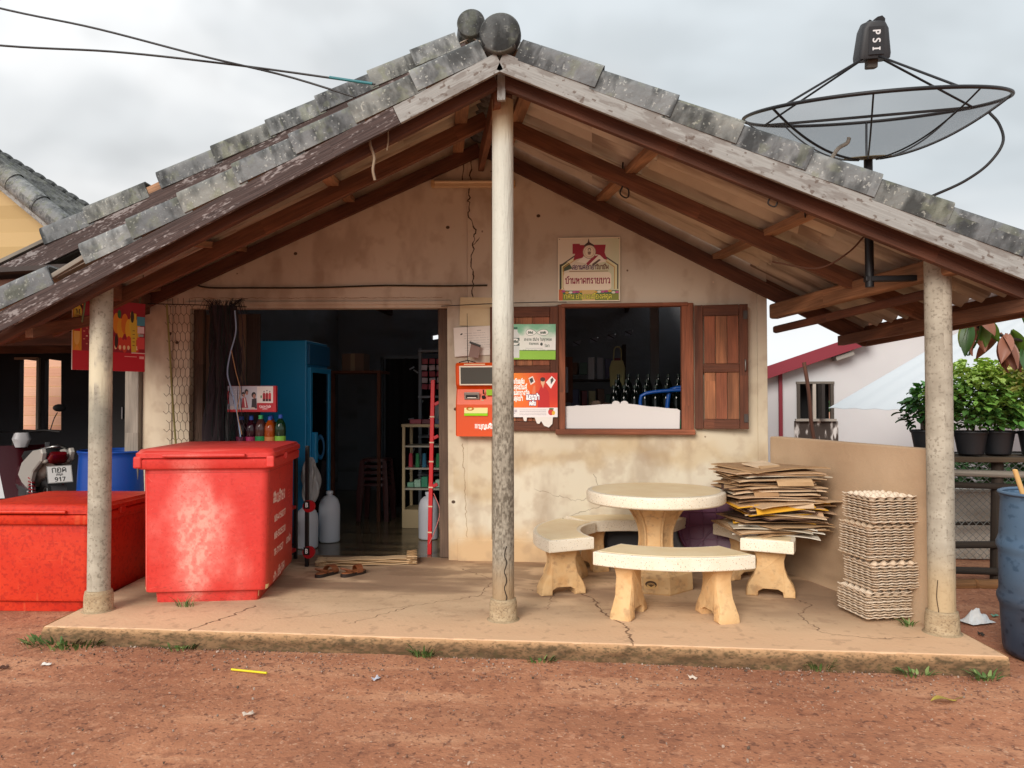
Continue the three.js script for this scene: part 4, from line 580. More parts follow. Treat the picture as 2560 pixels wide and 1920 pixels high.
// ───────────────────────── signs, posters and papers ─────────────────────────
const printUV = (x0, x1, y0, y1) => (x, y) => [(x - x0) / (x1 - x0), (y - y0) / (y1 - y0)];
const flat = (name, label, cat, w, h, d, pos, rotZ, map, o = {}) => {       // a thin printed board: print on the front, plain edge and back
  const t = thing(name, label, cat, pos); t.rotation.z = rotZ;
  obj('print', new THREE.PlaneGeometry(w, h, 6, 4).translate(0, 0, d + 0.0006), mat(0xffffff, { map, roughness: 0.55 }), t); obj('backing', B(w, h, d, 0, 0, d / 2), mat(o.edge || 0xd8d2c6), t); return t;
};
{
  const S = paint(768, 788, (u, v) => mix([222, 212, 190], [206, 210, 176], ss(0.4, 1, u + fbm(u * 4, v * 4, 601, 3) * 0.4 - 0.1)), (x, w, h) => {
    poly(x, '#46543a', [[20, 330], [130, 300], [180, 380], [60, 420], [60, 620], [20, 640]]); poly(x, '#c8642c', [[10, 640], [60, 640], [80, 788], [10, 788]]);
    rect(x, '#7f8a2e', 60, 690, 690, 92); rect(x, '#2f6a44', 60, 655, 690, 40); for (let i = 0; i < 16; i++) disc(x, ['#b0407e', '#d8a83c', '#e2e2ce', '#c25a8c'][i % 4], 70 + i * 44, 662 + (i * 37 % 20), 24, 15);
    rect(x, '#d8b96e', 300, 650, 160, 130);
    for (const [o, c, l] of [[0, '#3c3222', 14], [22, '#e8dfa4', 12], [40, '#c79a3e', 9]]) { x.strokeStyle = c; x.lineWidth = l; x.beginPath(); x.moveTo(30 + o, 640); x.lineTo(30 + o, 345 + o * 0.6); x.lineTo(390, 105 + o * 1.3); x.lineTo(738 - o, 345 + o * 0.6); x.lineTo(738 - o, 640); x.stroke(); }
    poly(x, '#9c1f33', [[180, 76], [270, 76], [270, 92], [590, 92], [576, 190], [610, 280], [470, 240], [380, 150], [300, 250], [190, 280], [212, 200], [180, 200]]);
    poly(x, '#f0e8d8', [[230, 300], [390, 190], [520, 220], [600, 300], [420, 330]]); poly(x, '#9c1f33', [[350, 320], [440, 230], [500, 222], [370, 350]]); poly(x, '#5b4638', [[420, 330], [510, 268], [530, 280], [440, 350]]);
    poly(x, '#3c2a24', [[378, 10], [392, 60], [440, 90], [450, 110], [320, 110], [330, 90], [368, 60]]);
    disc(x, '#e9dcc4', 388, 178, 82, 86); x.strokeStyle = '#8a6a58'; x.lineWidth = 6; x.beginPath(); x.ellipse(388, 178, 78, 82, 0, 0, 7); x.stroke(); x.lineWidth = 3; x.beginPath(); x.ellipse(388, 178, 58, 62, 0, 0, 7); x.stroke();
    disc(x, '#8a7460', 388, 150, 20, 22); disc(x, '#e9dcc4', 388, 156, 12, 13); poly(x, '#8a7460', [[366, 176], [410, 176], [402, 212], [374, 212]]);
    thai(x, 'สถานศึกษา', 175, 392, 46, '#5c3c5a', 9, 300); thai(x, 'วิชาชีพ', 470, 392, 46, '#7a5c44', 10, 160); rect(x, '#a2835a', 140, 412, 480, 10);
    x.fillStyle = '#efe2cb'; x.beginPath(); x.roundRect(70, 430, 590, 220, 46); x.fill();
    thai(x, 'บ้านหาดทรายขาว', 92, 566, 62, '#8e1f35', 11, 556);
    thai(x, 'กศน.อำเภอเมืองสตูล', 78, 752, 46, '#2f4a1e', 16, 590); thai(x, 'กศน.อำเภอเมืองสตูล', 78, 752, 46, '#e8e04a', 8, 590);
    x.strokeStyle = '#e6dcc2'; x.lineWidth = 14; x.strokeRect(5, 5, w - 10, h - 10);
    for (const [a, b] of [[18, 18], [w - 18, 18], [18, h - 18], [w - 18, h - 18]]) disc(x, '#6a5a48', a, b, 6);
  }, { wrap: false });
  flat('school_sign', 'square village learning centre sign with crest and Thai lettering above the window', 'sign', 0.527, 0.545, 0.012, [-0.029, 2.488, 0.003], -0.006, S, { edge: 0x5a4c38 });
  // green drinking water poster and orange tea poster on the left shutter
  const G = paint(640, 420, (u, v) => mix(mix([232, 238, 230], [124, 188, 152], ss(0.55, 1, v + (fbm(u * 5, v * 5, 605, 4) - 0.5) * 0.5)), [238, 240, 236], ss(0.3, 0.6, u) * ss(0.8, 0.5, v) * 0.6), (x, w, h) => {
    rect(x, '#8fc63c', 0, 316, w, 104); rect(x, '#7a9a58', 0, 308, w, 10); for (let i = 0; i < 60; i++) disc(x, '#6f8f52', 200 + i * 7.4, 312, 8, rr(3, 9));
    poly(x, '#d4dcda', [[62, 60], [118, 60], [120, 90], [146, 128], [148, 400], [34, 400], [34, 128], [58, 90]]); rect(x, '#2f6a54', 62, 34, 56, 28); rect(x, '#3c564e', 34, 164, 114, 92); disc(x, '#eef2ee', 90, 210, 54, 40); thai(x, 'น้ำทิพย์', 46, 222, 24, '#27443c', 6, 90);
    poly(x, '#eef2ee', [[138, 200], [164, 210], [138, 224]]); x.strokeStyle = '#5a7a6c'; x.lineWidth = 4; x.beginPath(); x.moveTo(380, 100); x.bezierCurveTo(300, 30, 220, 60, 240, 110); x.bezierCurveTo(260, 150, 340, 140, 380, 100); x.bezierCurveTo(440, 50, 540, 50, 540, 104); x.bezierCurveTo(520, 150, 430, 140, 380, 100); x.fillStyle = '#f4f7f2'; x.fill(); x.stroke();
    thai(x, 'น้ำทิพย์', 262, 112, 20, '#3a5a4c', 5, 70); thai(x, 'พลาสติก', 430, 112, 20, '#3a5a4c', 5, 80); thai(x, 'สะอาด มั่นใจ ในทุกหยด', 210, 196, 24, '#44584e', 5, 380); thai(x, 'ด้วยมาตรฐาน', 280, 244, 20, '#5a6c62', 4, 130); disc(x, '#33403a', 448, 238, 18); thai(x, 'โลก', 490, 272, 26, '#3a5a4c', 5, 70); for (let i = 0; i < 26; i++) rect(x, '#7a877f', 232 + i * 9, 284, 6, 5);
  }, { wrap: false });
  flat('water_poster', 'green and white drinking water poster with a bottle, on the left shutter', 'poster', 0.4, 0.3, 0.002, [-0.512, 1.872, 0.058], -0.01, G);
  const O = paint(640, 420, (u, v) => mix(mix([218, 60, 18], [244, 150, 24], ss(0.95, 0.1, u) * (0.4 + 0.6 * fbm(u * 4, v * 4, 611, 4))), [190, 16, 14], ss(0.2, 0.5, v) * ss(0.5, 0.9, u) * 0.5), (x, w, h) => {
    rect(x, '#e9e4e4', 0, 330, w, 90); ['เก็บแต้ม', 'สุดมันส์', 'แลกรางวัล', 'สุดช่ำ'].forEach((s, i) => thai(x, s, 112, 100 + i * 54, 34, '#fff', 8, [130, 160, 190, 110][i]));
    poly(x, '#c01818', [[400, 330], [410, 180], [440, 130], [500, 130], [540, 190], [545, 330]]); disc(x, '#e6b48e', 462, 88, 24, 30); disc(x, '#3a1a14', 462, 62, 30, 20); poly(x, '#e6b48e', [[450, 110], [476, 110], [466, 150]]);
    poly(x, '#f0e6e0', [[290, 50], [340, 30], [372, 86], [316, 116]]); poly(x, '#3a3634', [[300, 58], [338, 44], [352, 80], [318, 100]]); poly(x, '#f4eeea', [[500, 90], [570, 30], [620, 70], [560, 150]]); poly(x, '#4a4442', [[556, 60], [582, 46], [596, 70], [560, 110]]); poly(x, '#e07a50', [[330, 200], [350, 120], [372, 120], [376, 210]]);
    thai(x, 'แฟนช่ำ', 262, 252, 40, '#3a2a6a', 20, 160); thai(x, 'แฟนช่ำ', 262, 252, 40, '#fff', 11, 160); thai(x, 'คลับ', 300, 306, 30, '#3a2a6a', 18, 80); thai(x, 'คลับ', 300, 306, 30, '#fff', 9, 80);
    for (let i = 0; i < 4; i++) for (let j = 0; j < 60; j++) rect(x, '#8d8890', 180 + j * 5.4, 350 + i * 15, 3 + hsh(i, j, 5) * 2, 4); disc(x, '#c8322c', 560, 372, 34, 30); disc(x, '#e0b030', 590, 380, 20); disc(x, '#3e6a34', 566, 342, 30, 8); for (let i = 0; i < 7; i++) rect(x, '#5a4a6a', 118 + (i % 3) * 12, 350 + (i / 3 | 0) * 14, 8, 8);
  }, { wrap: false });
  const op = flat('promotion_poster', 'orange tea promotion poster with a person in red, low on the left shutter', 'poster', 0.45, 0.375, 0.002, [-0.522, 1.42, 0.06], 0.0, O);
  obj('torn_strip', ext([[-0.05, 0.01], [0.02, 0.005], [0.03, -0.03], [0.05, -0.032], [0.055, 0], [0.12, 0.0], [0.14, -0.05], [0.16, -0.055], [0.175, -0.03], [0.2, -0.07], [0.24, -0.085], [0.27, -0.055], [0.275, 0.0], [0.3, 0.01]], 0.002).translate(-0.09, -0.19, 0.0), mat(0xe4e0da), op);
  // papers above the machine
  flat('blank_paper', 'blank cream sheet pinned above the notice beside the door', 'paper', 0.31, 0.245, 0.0015, [-0.985, 2.14, 0.018], -0.025, paint(64, 64, (u, v) => mix([214, 196, 156], [204, 182, 140], fbm(u * 4, v * 4, 621, 3))));
  flat('notice_paper', 'tilted white notice with faint printed lines above the orange machine', 'paper', 0.36, 0.25, 0.0015, [-1.01, 1.885, 0.024], 0.045, paint(512, 356, (u, v) => mix([232, 224, 214], [218, 208, 198], fbm(u * 3, v * 3, 625, 3)), (x) => { disc(x, '#2a2422', 96, 84, 16, 9, -0.4); for (let i = 0; i < 9; i++) for (let j = 0; j < 40; j++) if (hsh(i, j, 9) > 0.2) rect(x, 'rgba(96,92,96,.7)', (i ? 120 + hsh(i, 1, 2) * 40 : 290) + j * (i ? 6 + i * 0.5 : 1.2), 46 + i * 30, 4, 5); }, { wrap: false }));
}
{ // orange top-up machine with an aerial bracket on top
  const t = thing('payment_machine', 'orange coin payment machine fixed to the wall behind the middle column', 'vending machine', [-0.965, 1.07, 0.014]);
  const O = plastic(0xd84c08), D = plastic(0xb03a06);
  const s = ext([[0, 0], [0.1, 0], [0.105, 0.27], [0.065, 0.4], [0.1, 0.44], [0.12, 0.6], [0.1, 0.625], [0, 0.625]], 0.37, 0.01).rotateY(-Math.PI / 2).translate(0.185, 0, 0);
  obj('body', s, O, t);
  const scr = grp('screen', t); scr.position.set(0.0, 0.515, 0.121); scr.rotation.x = 0.1; obj('bezel', B(0.32, 0.165, 0.014, 0.0, 0, 0, 0, 0, 0, 0.004), mat(0xe8dcc8, { roughness: 0.4 }), scr); obj('glass', B(0.295, 0.14, 0.006, 0, 0, 0.0065), mat(0x4a4c48, { roughness: 0.25 }), scr);
  const panel = grp('coin_panel', t); panel.position.set(0, 0.345, 0.098); panel.rotation.x = 0.28;
  obj('note_slot', B(0.13, 0.062, 0.014, -0.055, 0.0, 0.006, 0, 0, 0, 0.004), mat(0x9a9690, { roughness: 0.4, metalness: 0.5 }), panel); obj('slot_mouth', B(0.1, 0.03, 0.01, -0.055, -0.004, 0.012, 0, 0, 0, 0.004), mat(0x16181c, { roughness: 0.3 }), panel); obj('slot_line', B(0.075, 0.007, 0.004, -0.055, -0.012, 0.0185), mat(0xe6e2da), panel);
  obj('button', B(0.03, 0.026, 0.012, 0.045, -0.01, 0.008, 0, 0, 0, 0.004), mat(0x2a2422), panel); obj('button', B(0.012, 0.05, 0.008, 0.055, -0.07, 0.006, 0, 0, 0, 0.003), mat(0x3a1a10), panel); obj('button', B(0.012, 0.04, 0.008, 0.045, 0.035, 0.006, 0, 0, 0, 0.003), mat(0x3a1a10), panel);
  obj('sticker', B(0.085, 0.034, 0.003, -0.05, -0.062, 0.006), mat(0x7fc41e), panel); obj('sticker', B(0.05, 0.04, 0.003, 0.024, -0.06, 0.0065, 0, 0, 0.3), mat(0xb8d8b0), panel); obj('sticker', B(0.06, 0.05, 0.003, 0.1, 0.03, 0.006), mat(0x9cc83a), panel);
  const tray = grp('tray', t); obj('tray_card', B(0.2, 0.06, 0.004, -0.02, 0.225, 0.107, -0.25), mat(0xeadf9c), tray); obj('tray_strip', B(0.2, 0.03, 0.004, -0.02, 0.19, 0.112, -0.1), mat(0x94d018), tray); obj('ring', new THREE.TorusGeometry(0.016, 0.004, 6, 16).scale(1.6, 0.8, 1).translate(-0.07, 0.235, 0.112), mat(0xc8741a), tray);
  const L = paint(256, 96, (u, v) => hex(0xd84c08), (x) => { for (let i = 0; i < 4; i++) rect(x, '#fff', 6, 22 + i * 13, 34, 7); thai(x, 'บุญเติม', 48, 72, 46, '#fff', 9, 190); }, { wrap: false });
  obj('lettering', B(0.19, 0.07, 0.002, 0.06, 0.085, 0.1025, -0.0185), mat(0xffffff, { map: L, roughness: 0.42 }), t, printUV(-0.035, 0.155, 0.05, 0.12));
  const k = mat(0x2a2624, { roughness: 0.5 }); obj('header_strip', B(0.18, 0.008, 0.004, -0.03, 0.61, 0.1215), mat(0xf0d2a8), t);
  const a = thing('phone_stand', 'small dark wire stand with a card on top of the orange machine', 'stand', [-1.06, 1.697, 0.09]);
  obj('leg', cyl([-0.07, 0, 0.03], [0, 0.02, 0], 0.004, 0.004, 6), k, a); obj('leg', cyl([0.07, 0, 0.03], [0, 0.02, 0], 0.004, 0.004, 6), k, a); obj('leg', cyl([0, 0, -0.05], [0, 0.02, 0], 0.004, 0.004, 6), k, a);
  obj('stem', cyl([0, 0.01, 0], [-0.005, 0.42, 0], 0.0035, 0.002, 6), k, a); obj('card', B(0.085, 0.12, 0.004, 0.06, 0.1, 0, -0.2, 0, -0.16), mat(0x8a7068), a); obj('bar', beam([0.015, 0.175, 0.0], [0.11, 0.14, 0.0], 0.012, 0.018), k, a);
}
{ // tube lamp, unlit
  const t = thing('tube_lamp', 'unlit fluorescent tube lamp high on the gable wall', 'lamp', [-1.02, 3.235, 0.0165], 0); t.rotation.z = -0.028;
  obj('housing', B(0.7, 0.05, 0.045, 0, 0.0, 0.0225, 0, 0, 0, 0.006), mat(0xcbb28e, { roughness: 0.5 }), t); obj('tube', cyl([-0.33, 0.018, 0.052], [0.33, 0.018, 0.052], 0.013, 0.013, 12), mat(0xd8c4a2, { roughness: 0.3 }), t);
  for (const s of [-1, 1]) obj('end_cap', B(0.03, 0.06, 0.055, s * 0.35, 0.005, 0.028, 0, 0, 0, 0.006), mat(0xc2a276, { roughness: 0.5 }), t);
}
const cord = (name, label, cat, pts, r, m, seg = 40) => { const [x, y, z] = pts[0], o = obj(name, tube(pts.map((p) => [p[0] - x, p[1] - y, p[2] - z]), r, seg, 5), m); o.position.set(x, y, z); return tag(o, label, cat); };
const BLACK = mat(0x1b1a1c, { roughness: 0.5 });
cord('wall_cable', 'dark cable running along the wall above the door opening', 'cable', [[-3.66, 2.47, 0.02], [-3.56, 2.43, 0.022], [-3.47, 2.395, 0.022], [-3.0, 2.378, 0.022], [-2.4, 2.37, 0.024], [-1.8, 2.378, 0.022], [-1.3, 2.366, 0.022], [-0.9, 2.364, 0.024]], 0.008, mat(0x3a3428), 60);
cord('clothes_line', 'thin black line stretched from the door to the window head', 'line', [[-1.3, 2.19, 0.03], [-0.9, 2.195, 0.1], [-0.4, 2.205, 0.08], [-0.22, 2.21, 0.03]], 0.004, BLACK);
{ // white carved board standing in the window
  const P = [[-0.49, 0], [0.49, 0], [0.495, 0.155], [0.47, 0.17], [0.43, 0.172], [0.36, 0.178], [0.3, 0.186]]; for (let i = 0; i <= 10; i++) P.push([lerp(0.28, 0.06, i / 10), lerp(0.187, 0.212, ss(0, 1, i / 10))]);
  for (let i = 0; i <= 8; i++) { const a = Math.PI * i / 8; P.push([0.03 + 0.034 * Math.cos(a), 0.212 + 0.026 * Math.sin(a)]); } for (let i = 0; i <= 8; i++) { const a = Math.PI * i / 8; P.push([-0.04 + 0.034 * Math.cos(a), 0.212 + 0.026 * Math.sin(a)]); }
  for (let i = 0; i <= 10; i++) P.push([lerp(-0.1, -0.34, i / 10), lerp(0.21, 0.196, ss(0, 1, i / 10))]); P.push([-0.37, 0.2], [-0.4, 0.194], [-0.49, 0.192]);
  const o = obj('carved_board', ext(P, 0.016, 0.004), mat(0xd2d0cf, { roughness: 0.5 })); o.position.set(0.235, 1.132, -0.03); tag(o, 'white scroll topped board standing along the bottom of the open window', 'board');
}
// ───────────────────────── hanging banner, netting, rack, bottles ─────────────────────────
{
  const P = paint(1024, 820, (u, v) => mix([122, 18, 34], [176, 22, 42], fbm(u * 3, v * 3, 631, 3)), (x, w, h) => {
    rect(x, '#c80f28', 0, 600, w, 220); rect(x, '#d8961c', 0, 60, 120, 540); rect(x, '#b01a20', 0, 0, 140, 60); x.strokeStyle = '#e0b030'; x.lineWidth = 12; x.beginPath(); x.arc(70, 40, 70, 0.3, 2.8); x.stroke();
    disc(x, '#3a1a10', 70, 110, 60, 50); disc(x, '#e8c83a', 70, 170, 52, 82); txt(x, 'M', 70, 190, 74, '#4a2a10', 'bold', 'center', 'serif'); rect(x, '#a8641c', 34, 200, 72, 16);
    for (const [a, b, c] of [[58, 430, '#e8b85a'], [230, 380, '#e8d29a']]) { disc(x, c, a, b, a < 100 ? 40 : 14, a < 100 ? 110 : 40); } rect(x, '#f0e6da', 22, 318, 76, 26); rect(x, '#c01c1c', 20, 344, 82, 40); rect(x, '#d8a65a', 50, 540, 16, 60); poly(x, '#e89a2a', [[20, 600], [60, 530], [104, 600]]);
    for (let i = 0; i < 14; i++) rect(x, i % 3 ? '#d88a6a' : '#f0d2b0', 140 + (i % 4) * 38, 250 + (i * 53 % 300), 26, 12);
    poly(x, '#1f6fa8', [[300, 130], [420, 110], [470, 320], [330, 330]]); disc(x, '#4aa0d0', 370, 190, 30); poly(x, '#dfe6ea', [[330, 330], [470, 320], [470, 600], [380, 600]]); for (let i = 0; i < 6; i++) rect(x, '#5a7890', 370, 360 + i * 36, 60, 8);
    const items = ['#e08a1c', '#e0a024', '#d8741c', '#e8b02c', '#e0c23c', '#d8a62a']; for (let i = 0; i < 6; i++) { disc(x, items[i], 600 + i * 60, 260 + (i % 2) * 60, 52, 120); disc(x, '#d0402a', 600 + i * 60, 480 + (i % 3) * 20, 40, 80); disc(x, '#f0d0a0', 590 + i * 62, 540, 18, 26); }
    disc(x, '#2f6a34', 640, 150, 26, 50); disc(x, '#3a2018', 600, 470, 26, 80); poly(x, '#d8b83c', [[800, 120], [890, 130], [890, 590], [820, 590]]); disc(x, '#3a2a1c', 830, 170, 26, 70); for (let i = 0; i < 5; i++) rect(x, '#6a3a1c', 836, 330 + i * 44, 34, 8);
    rect(x, '#4a90a8', 900, 160, 120, 110); rect(x, '#e8ccd0', 910, 280, 100, 80); rect(x, '#9aa8a8', 920, 370, 80, 30); rect(x, '#d84a4a', 905, 410, 110, 140); rect(x, '#f0dcd0', 820, 594, 204, 10); rect(x, '#f0b0a8', 720, 640, 180, 8); rect(x, '#f0b0a8', 940, 636, 70, 30);
  }, { wrap: false });
  const t = thing('ice_cream_banner', 'red ice cream price banner hanging behind the left column', 'banner', [-3.675, 1.875, 1.05], 1.107);
  obj('sheet', new THREE.PlaneGeometry(0.57, 0.54, 8, 6).translate(0, 0, 0.006), mat(0xffffff, { map: P, roughness: 0.4 }), t); obj('backing', B(0.57, 0.54, 0.01), mat(0xe8e4de), t);
  for (const s of [-0.1, 0.24]) obj('hanging_tie', cyl([s, 0.27, 0], [s + 0.03, 0.5, 0], 0.004, 0.004, 5), mat(0x5a6a52), t);
  cord('green_string', 'greenish string hanging down the left column', 'string', [[-3.29, 2.2, 1.88], [-3.3, 2.05, 1.885], [-3.32, 1.97, 1.87], [-3.38, 1.9, 1.8]], 0.006, mat(0x5f6e4c), 20);
}
{ // hexagonal wire net on the wall pier
  const t = thing('wire_net', 'rusty hexagonal chicken wire hanging beside the door', 'wire net', [-3.5, 1.58, 0.3], 0.12), g = [], w = 0.27, h = 1.25, s = 0.045, m = mat(0x3c2c22, { roughness: 0.7 });
  const wob = (x, y) => [x + 0.012 * Math.sin(y * 7), y, 0.025 * Math.sin(x * 12 + y * 3)], seg = (a, b) => { const A = wob(...a), C = wob(...b); g.push(new THREE.TubeGeometry(new THREE.LineCurve3(V(...A), V(...C)), 1, 0.0022, 3)); };
  for (let j = 0; j * s * 1.7 < h; j++) for (let i = 0; i * s < w; i++) { const x = -w / 2 + i * s + (j % 2 ? s / 2 : 0), y = -h / 2 + j * s * 1.7; seg([x, y], [x + s / 2, y + s * 0.55]); seg([x, y], [x - s / 2, y + s * 0.55]); seg([x + s / 2, y + s * 0.55], [x + s / 2, y + s * 1.7]); }
  const o = obj('netting', g, m, t); o.userData = { kind: 'stuff' }; obj('edge_rope', tube([[-0.13, 0.62, 0.02], [-0.1, 0.2, 0.02], [-0.07, -0.2, 0.03], [-0.04, -0.62, 0.02]], 0.009, 24), mat(0x8f8a54), t); obj('top_wire', tube([[-0.3, 0.63, 0.0], [0.1, 0.62, 0.0], [0.55, 0.6, 0.02]], 0.0045, 12), BLACK, t);
}
{ // gathered fishing net hung at the door
  const t = thing('fishing_net', 'dark gathered fishing net hanging in the left of the door opening', 'net', [-3.13, 1.05, 0.32]), m1 = mat(0x2c2428, { roughness: 1 }), m2 = mat(0x20332e, { roughness: 1 }), m3 = mat(0x3b3038, { roughness: 1 });
  obj('bundle', surf((u, v) => { const a = u * 6.2832, y = lerp(1.13, -0.1, v), r = (0.1 + 0.03 * v) * (1 + 0.22 * Math.sin(a * 7 + v * 6) + 0.12 * Math.sin(a * 13 - v * 9)); return [r * Math.cos(a) + 0.02 * Math.sin(v * 5), y, r * 0.6 * Math.sin(a)]; }, 80, 30), m1, t);
  const st = [[], [], []]; for (let i = 0; i < 120; i++) { const a = rnd() * 6.28, r = rr(0.07, i > 60 ? 0.2 : 0.13), x = r * Math.cos(a) + (i > 60 ? 0.07 : 0), z = Math.abs(r * 0.6 * Math.sin(a)), l = i > 80 ? rr(0.5, 1.2) : 1.2, y0 = i > 80 ? rr(0.2, 1.1) : 1.13, p = []; for (let k = 0; k <= 9; k++) p.push([x * (0.7 + 0.05 * k) + rr(-0.02, 0.02), y0 - l * k / 9, z + rr(-0.015, 0.015)]); st[i % 3].push(tube(p, rr(0.0015, 0.0035), 16, 3)); }
  st.forEach((g, i) => (obj('strands', g, [m1, m2, m3][i], t).userData = { kind: 'stuff' }));
  const tops = []; for (let i = 0; i < 90; i++) { const a = rnd() * 6.28, e = rr(0.05, 0.13); tops.push(tube([[0.09 * Math.cos(a), 1.12, 0.05 * Math.sin(a)], [(0.09 + e * 0.6) * Math.cos(a), 1.13 + e * 0.5, 0.05 * Math.sin(a)], [(0.09 + e) * Math.cos(a), 1.12 + rr(-0.06, 0.08), 0.06 * Math.sin(a)]], 0.002, 6, 3)); }
  obj('frayed_top', tops, BLACK, t).userData = { kind: 'stuff' };
}
cord('nylon_rope', 'pale blue nylon rope dangling beside the fishing net', 'rope', [[-2.94, 2.12, 0.5], [-2.93, 1.95, 0.5], [-2.98, 1.75, 0.5], [-3.0, 1.6, 0.5], [-2.95, 1.45, 0.52], [-2.9, 1.25, 0.52], [-2.86, 1.08, 0.55]], 0.006, mat(0x8fa6c4), 40);
cord('thin_string', 'thin tan string dangling beside the blue rope', 'string', [[-2.97, 1.8, 0.5], [-2.92, 1.62, 0.52], [-2.88, 1.45, 0.52], [-2.9, 1.3, 0.53], [-2.85, 1.1, 0.55]], 0.0035, mat(0xb08a64), 30);
{ // drinks rack with a printed header
  const t = thing('drinks_rack', 'red cola display rack with picture header behind the tall ice box', 'display rack', [-2.72, 0, 0.22]), R = plastic(0xb0101c), K = mat(0x141416, { roughness: 0.4 });
  const H = paint(768, 320, (u, v) => mix([150, 156, 172], [206, 208, 214], ss(0, 0.6, u) * 0.8), (x, w, h) => {
    rect(x, '#b80f22', 0, 290, w, 30); rect(x, '#b80f22', 470, 210, 298, 110); rect(x, '#e6e2dc', 470, 6, 254, 204); rect(x, '#c01226', 724, 0, 44, 320); rect(x, '#b80f22', 0, 60, 26, 160);
    for (const [a, b, r] of [[250, 110, 28], [300, 78, 30], [418, 120, 36]]) { disc(x, '#20181a', a, b - 10, r, r); disc(x, '#a87868', a + 8, b + 8, r * 0.66, r * 0.8); } poly(x, '#a02838', [[220, 270], [236, 150], [290, 140], [330, 270]]); poly(x, '#d8d0cc', [[262, 150], [282, 148], [300, 260], [280, 262]]); poly(x, '#2a2026', [[380, 280], [390, 160], [460, 150], [470, 280]]); disc(x, '#c8b8ac', 240, 282, 60, 12); disc(x, '#c8b8ac', 400, 276, 40, 12); disc(x, '#b8b0b0', 70, 268, 34, 26);
    for (let i = 0; i < 3; i++) { poly(x, i === 2 ? '#d0303a' : '#a01420', [[560 + i * 46, 100], [572 + i * 46, 82], [590 + i * 46, 82], [602 + i * 46, 100], [602 + i * 46, 190], [560 + i * 46, 190]]); rect(x, '#3a1414', 562 + i * 46, 160, 36, 30); disc(x, '#2a2a2a', 581 + i * 46, 58 + Math.abs(i - 1) * 10, 8); } disc(x, '#4a8a5a', 536, 132, 12, 18); for (let i = 0; i < 12; i++) rect(x, '#e6e6ea', 60 + i * 16, 40 + (i % 3) * 30, 12, 5);
    x.strokeStyle = '#fff'; x.lineWidth = 5; x.lineCap = 'round'; txt(x, 'Coca-Cola', 596, 264, 38, '#fff', 'italic bold', 'center', 'serif'); x.beginPath(); x.moveTo(520, 272); x.bezierCurveTo(560, 262, 600, 290, 680, 262); x.stroke(); rect(x, '#e0c8c8', 556, 284, 80, 6);
  }, { wrap: false });
  obj('header_print', new THREE.PlaneGeometry(0.42, 0.215).translate(-0.12, 1.39, 0.1725), mat(0xffffff, { map: H, roughness: 0.4 }), t); obj('header', B(0.425, 0.22, 0.03, -0.12, 1.39, 0.156, 0, 0, 0, 0.004), R, t);
  obj('tray', B(0.5, 0.03, 0.3, -0.1, 0.93, 0.0, 0, 0, 0, 0.006), R, t); obj('tray', B(0.5, 0.03, 0.3, -0.1, 0.45, 0.0, 0, 0, 0, 0.006), R, t); obj('tray', B(0.5, 0.03, 0.3, -0.1, 0.08, 0.0, 0, 0, 0, 0.006), R, t);
  for (const [x, z] of [[-0.34, 0.15], [0.355, 0.15], [-0.34, -0.15], [0.14, -0.15]]) obj('upright', B(0.03, x > 0.1 ? 1.0 : 1.38, 0.03, x, x > 0.1 ? 0.5 : 0.69, z, 0, 0, 0, 0.004), K, t);
  const BM = paint(64, 64, (u, v) => hex(0x1a1416), (x) => txt(x, 'B', 32, 52, 56, '#fff', 'bold', 'center'), { wrap: false });
  for (const y of [0.5, 0.12]) { obj('red_bracket', cyl([0.375, y, 0.14], [0.375, y, 0.175], 0.05, 0.05, 16), R, t); obj('letter_plate', B(0.05, 0.062, 0.006, 0.362, y + 0.012, 0.178), mat(0xffffff, { map: BM }), t, printUV(0.337, 0.387, y - 0.019, y + 0.043)); }
}
{ // soft drink bottles
  const bottle = (label, x0, z, liquid, lab, cap, h = 0.29) => { const x = x0 + 0.03;
    const t = thing('drink_bottle', label, 'bottle', [x, 0.946, z]), k = h / 0.25;
    obj('bottle_body', lathe([[0, 0.002], [0.034, 0.0], [0.04, 0.012], [0.041, 0.06], [0.0385, 0.085], [0.042, 0.11], [0.0425, 0.165], [0.039, 0.19], [0.028, 0.212], [0.017, 0.226], [0.0145, 0.238]].map(([a, b]) => [a * 1.08, b * k]), 18), mat(liquid, { roughness: 0.08 }), t); obj('wrapper', lathe([[0.0418, 0.045], [0.0422, 0.055], [0.0418, 0.125]].map(([a, b]) => [a * 1.08, b * k]), 18), mat(lab, { roughness: 0.4 }), t); obj('cap', cyl([0, 0.23 * k, 0], [0, 0.256 * k, 0], 0.019, 0.018, 14), plastic(cap), t); return t;
  };
  [['purple soda bottle, leftmost of the front row on the rack', -2.985, 0.33, 0x240a12, 0x7a2044, 0x1a4aa8], ['purple soda bottle with pink wrapper next to the green labelled bottle', -2.9, 0.33, 0x30081a, 0xa82458, 0x1a4aa8], ['clear brown bottle with a bright green wrapper in the rack', -2.815, 0.335, 0x4a2c2a, 0x168a48, 0x3cae6a, 0.3], ['orange soda bottle in the front row on the rack', -2.735, 0.33, 0xa04410, 0xc87840, 0x1a4aa8], ['green soda bottle at the right end of the front row', -2.645, 0.33, 0x08301a, 0x78b03c, 0x1a4aa8, 0.305]].forEach((a) => bottle(...a));
  [[-2.95, 0x3a0d18, 0x1a4aa8], [-2.86, 0x3a1c14, 0x3cae6a], [-2.77, 0x7a3414, 0x1a4aa8], [-2.69, 0x0c2e1c, 0x1a4aa8]].forEach(([x, l, c], i) => bottle(['purple bottle in the back row of the rack', 'brown bottle with green cap in the back row', 'amber bottle in the back row of the rack', 'dark green bottle in the back row of the rack'][i], x, 0.22, l, 0x8a2a2a, c, 0.3));
}

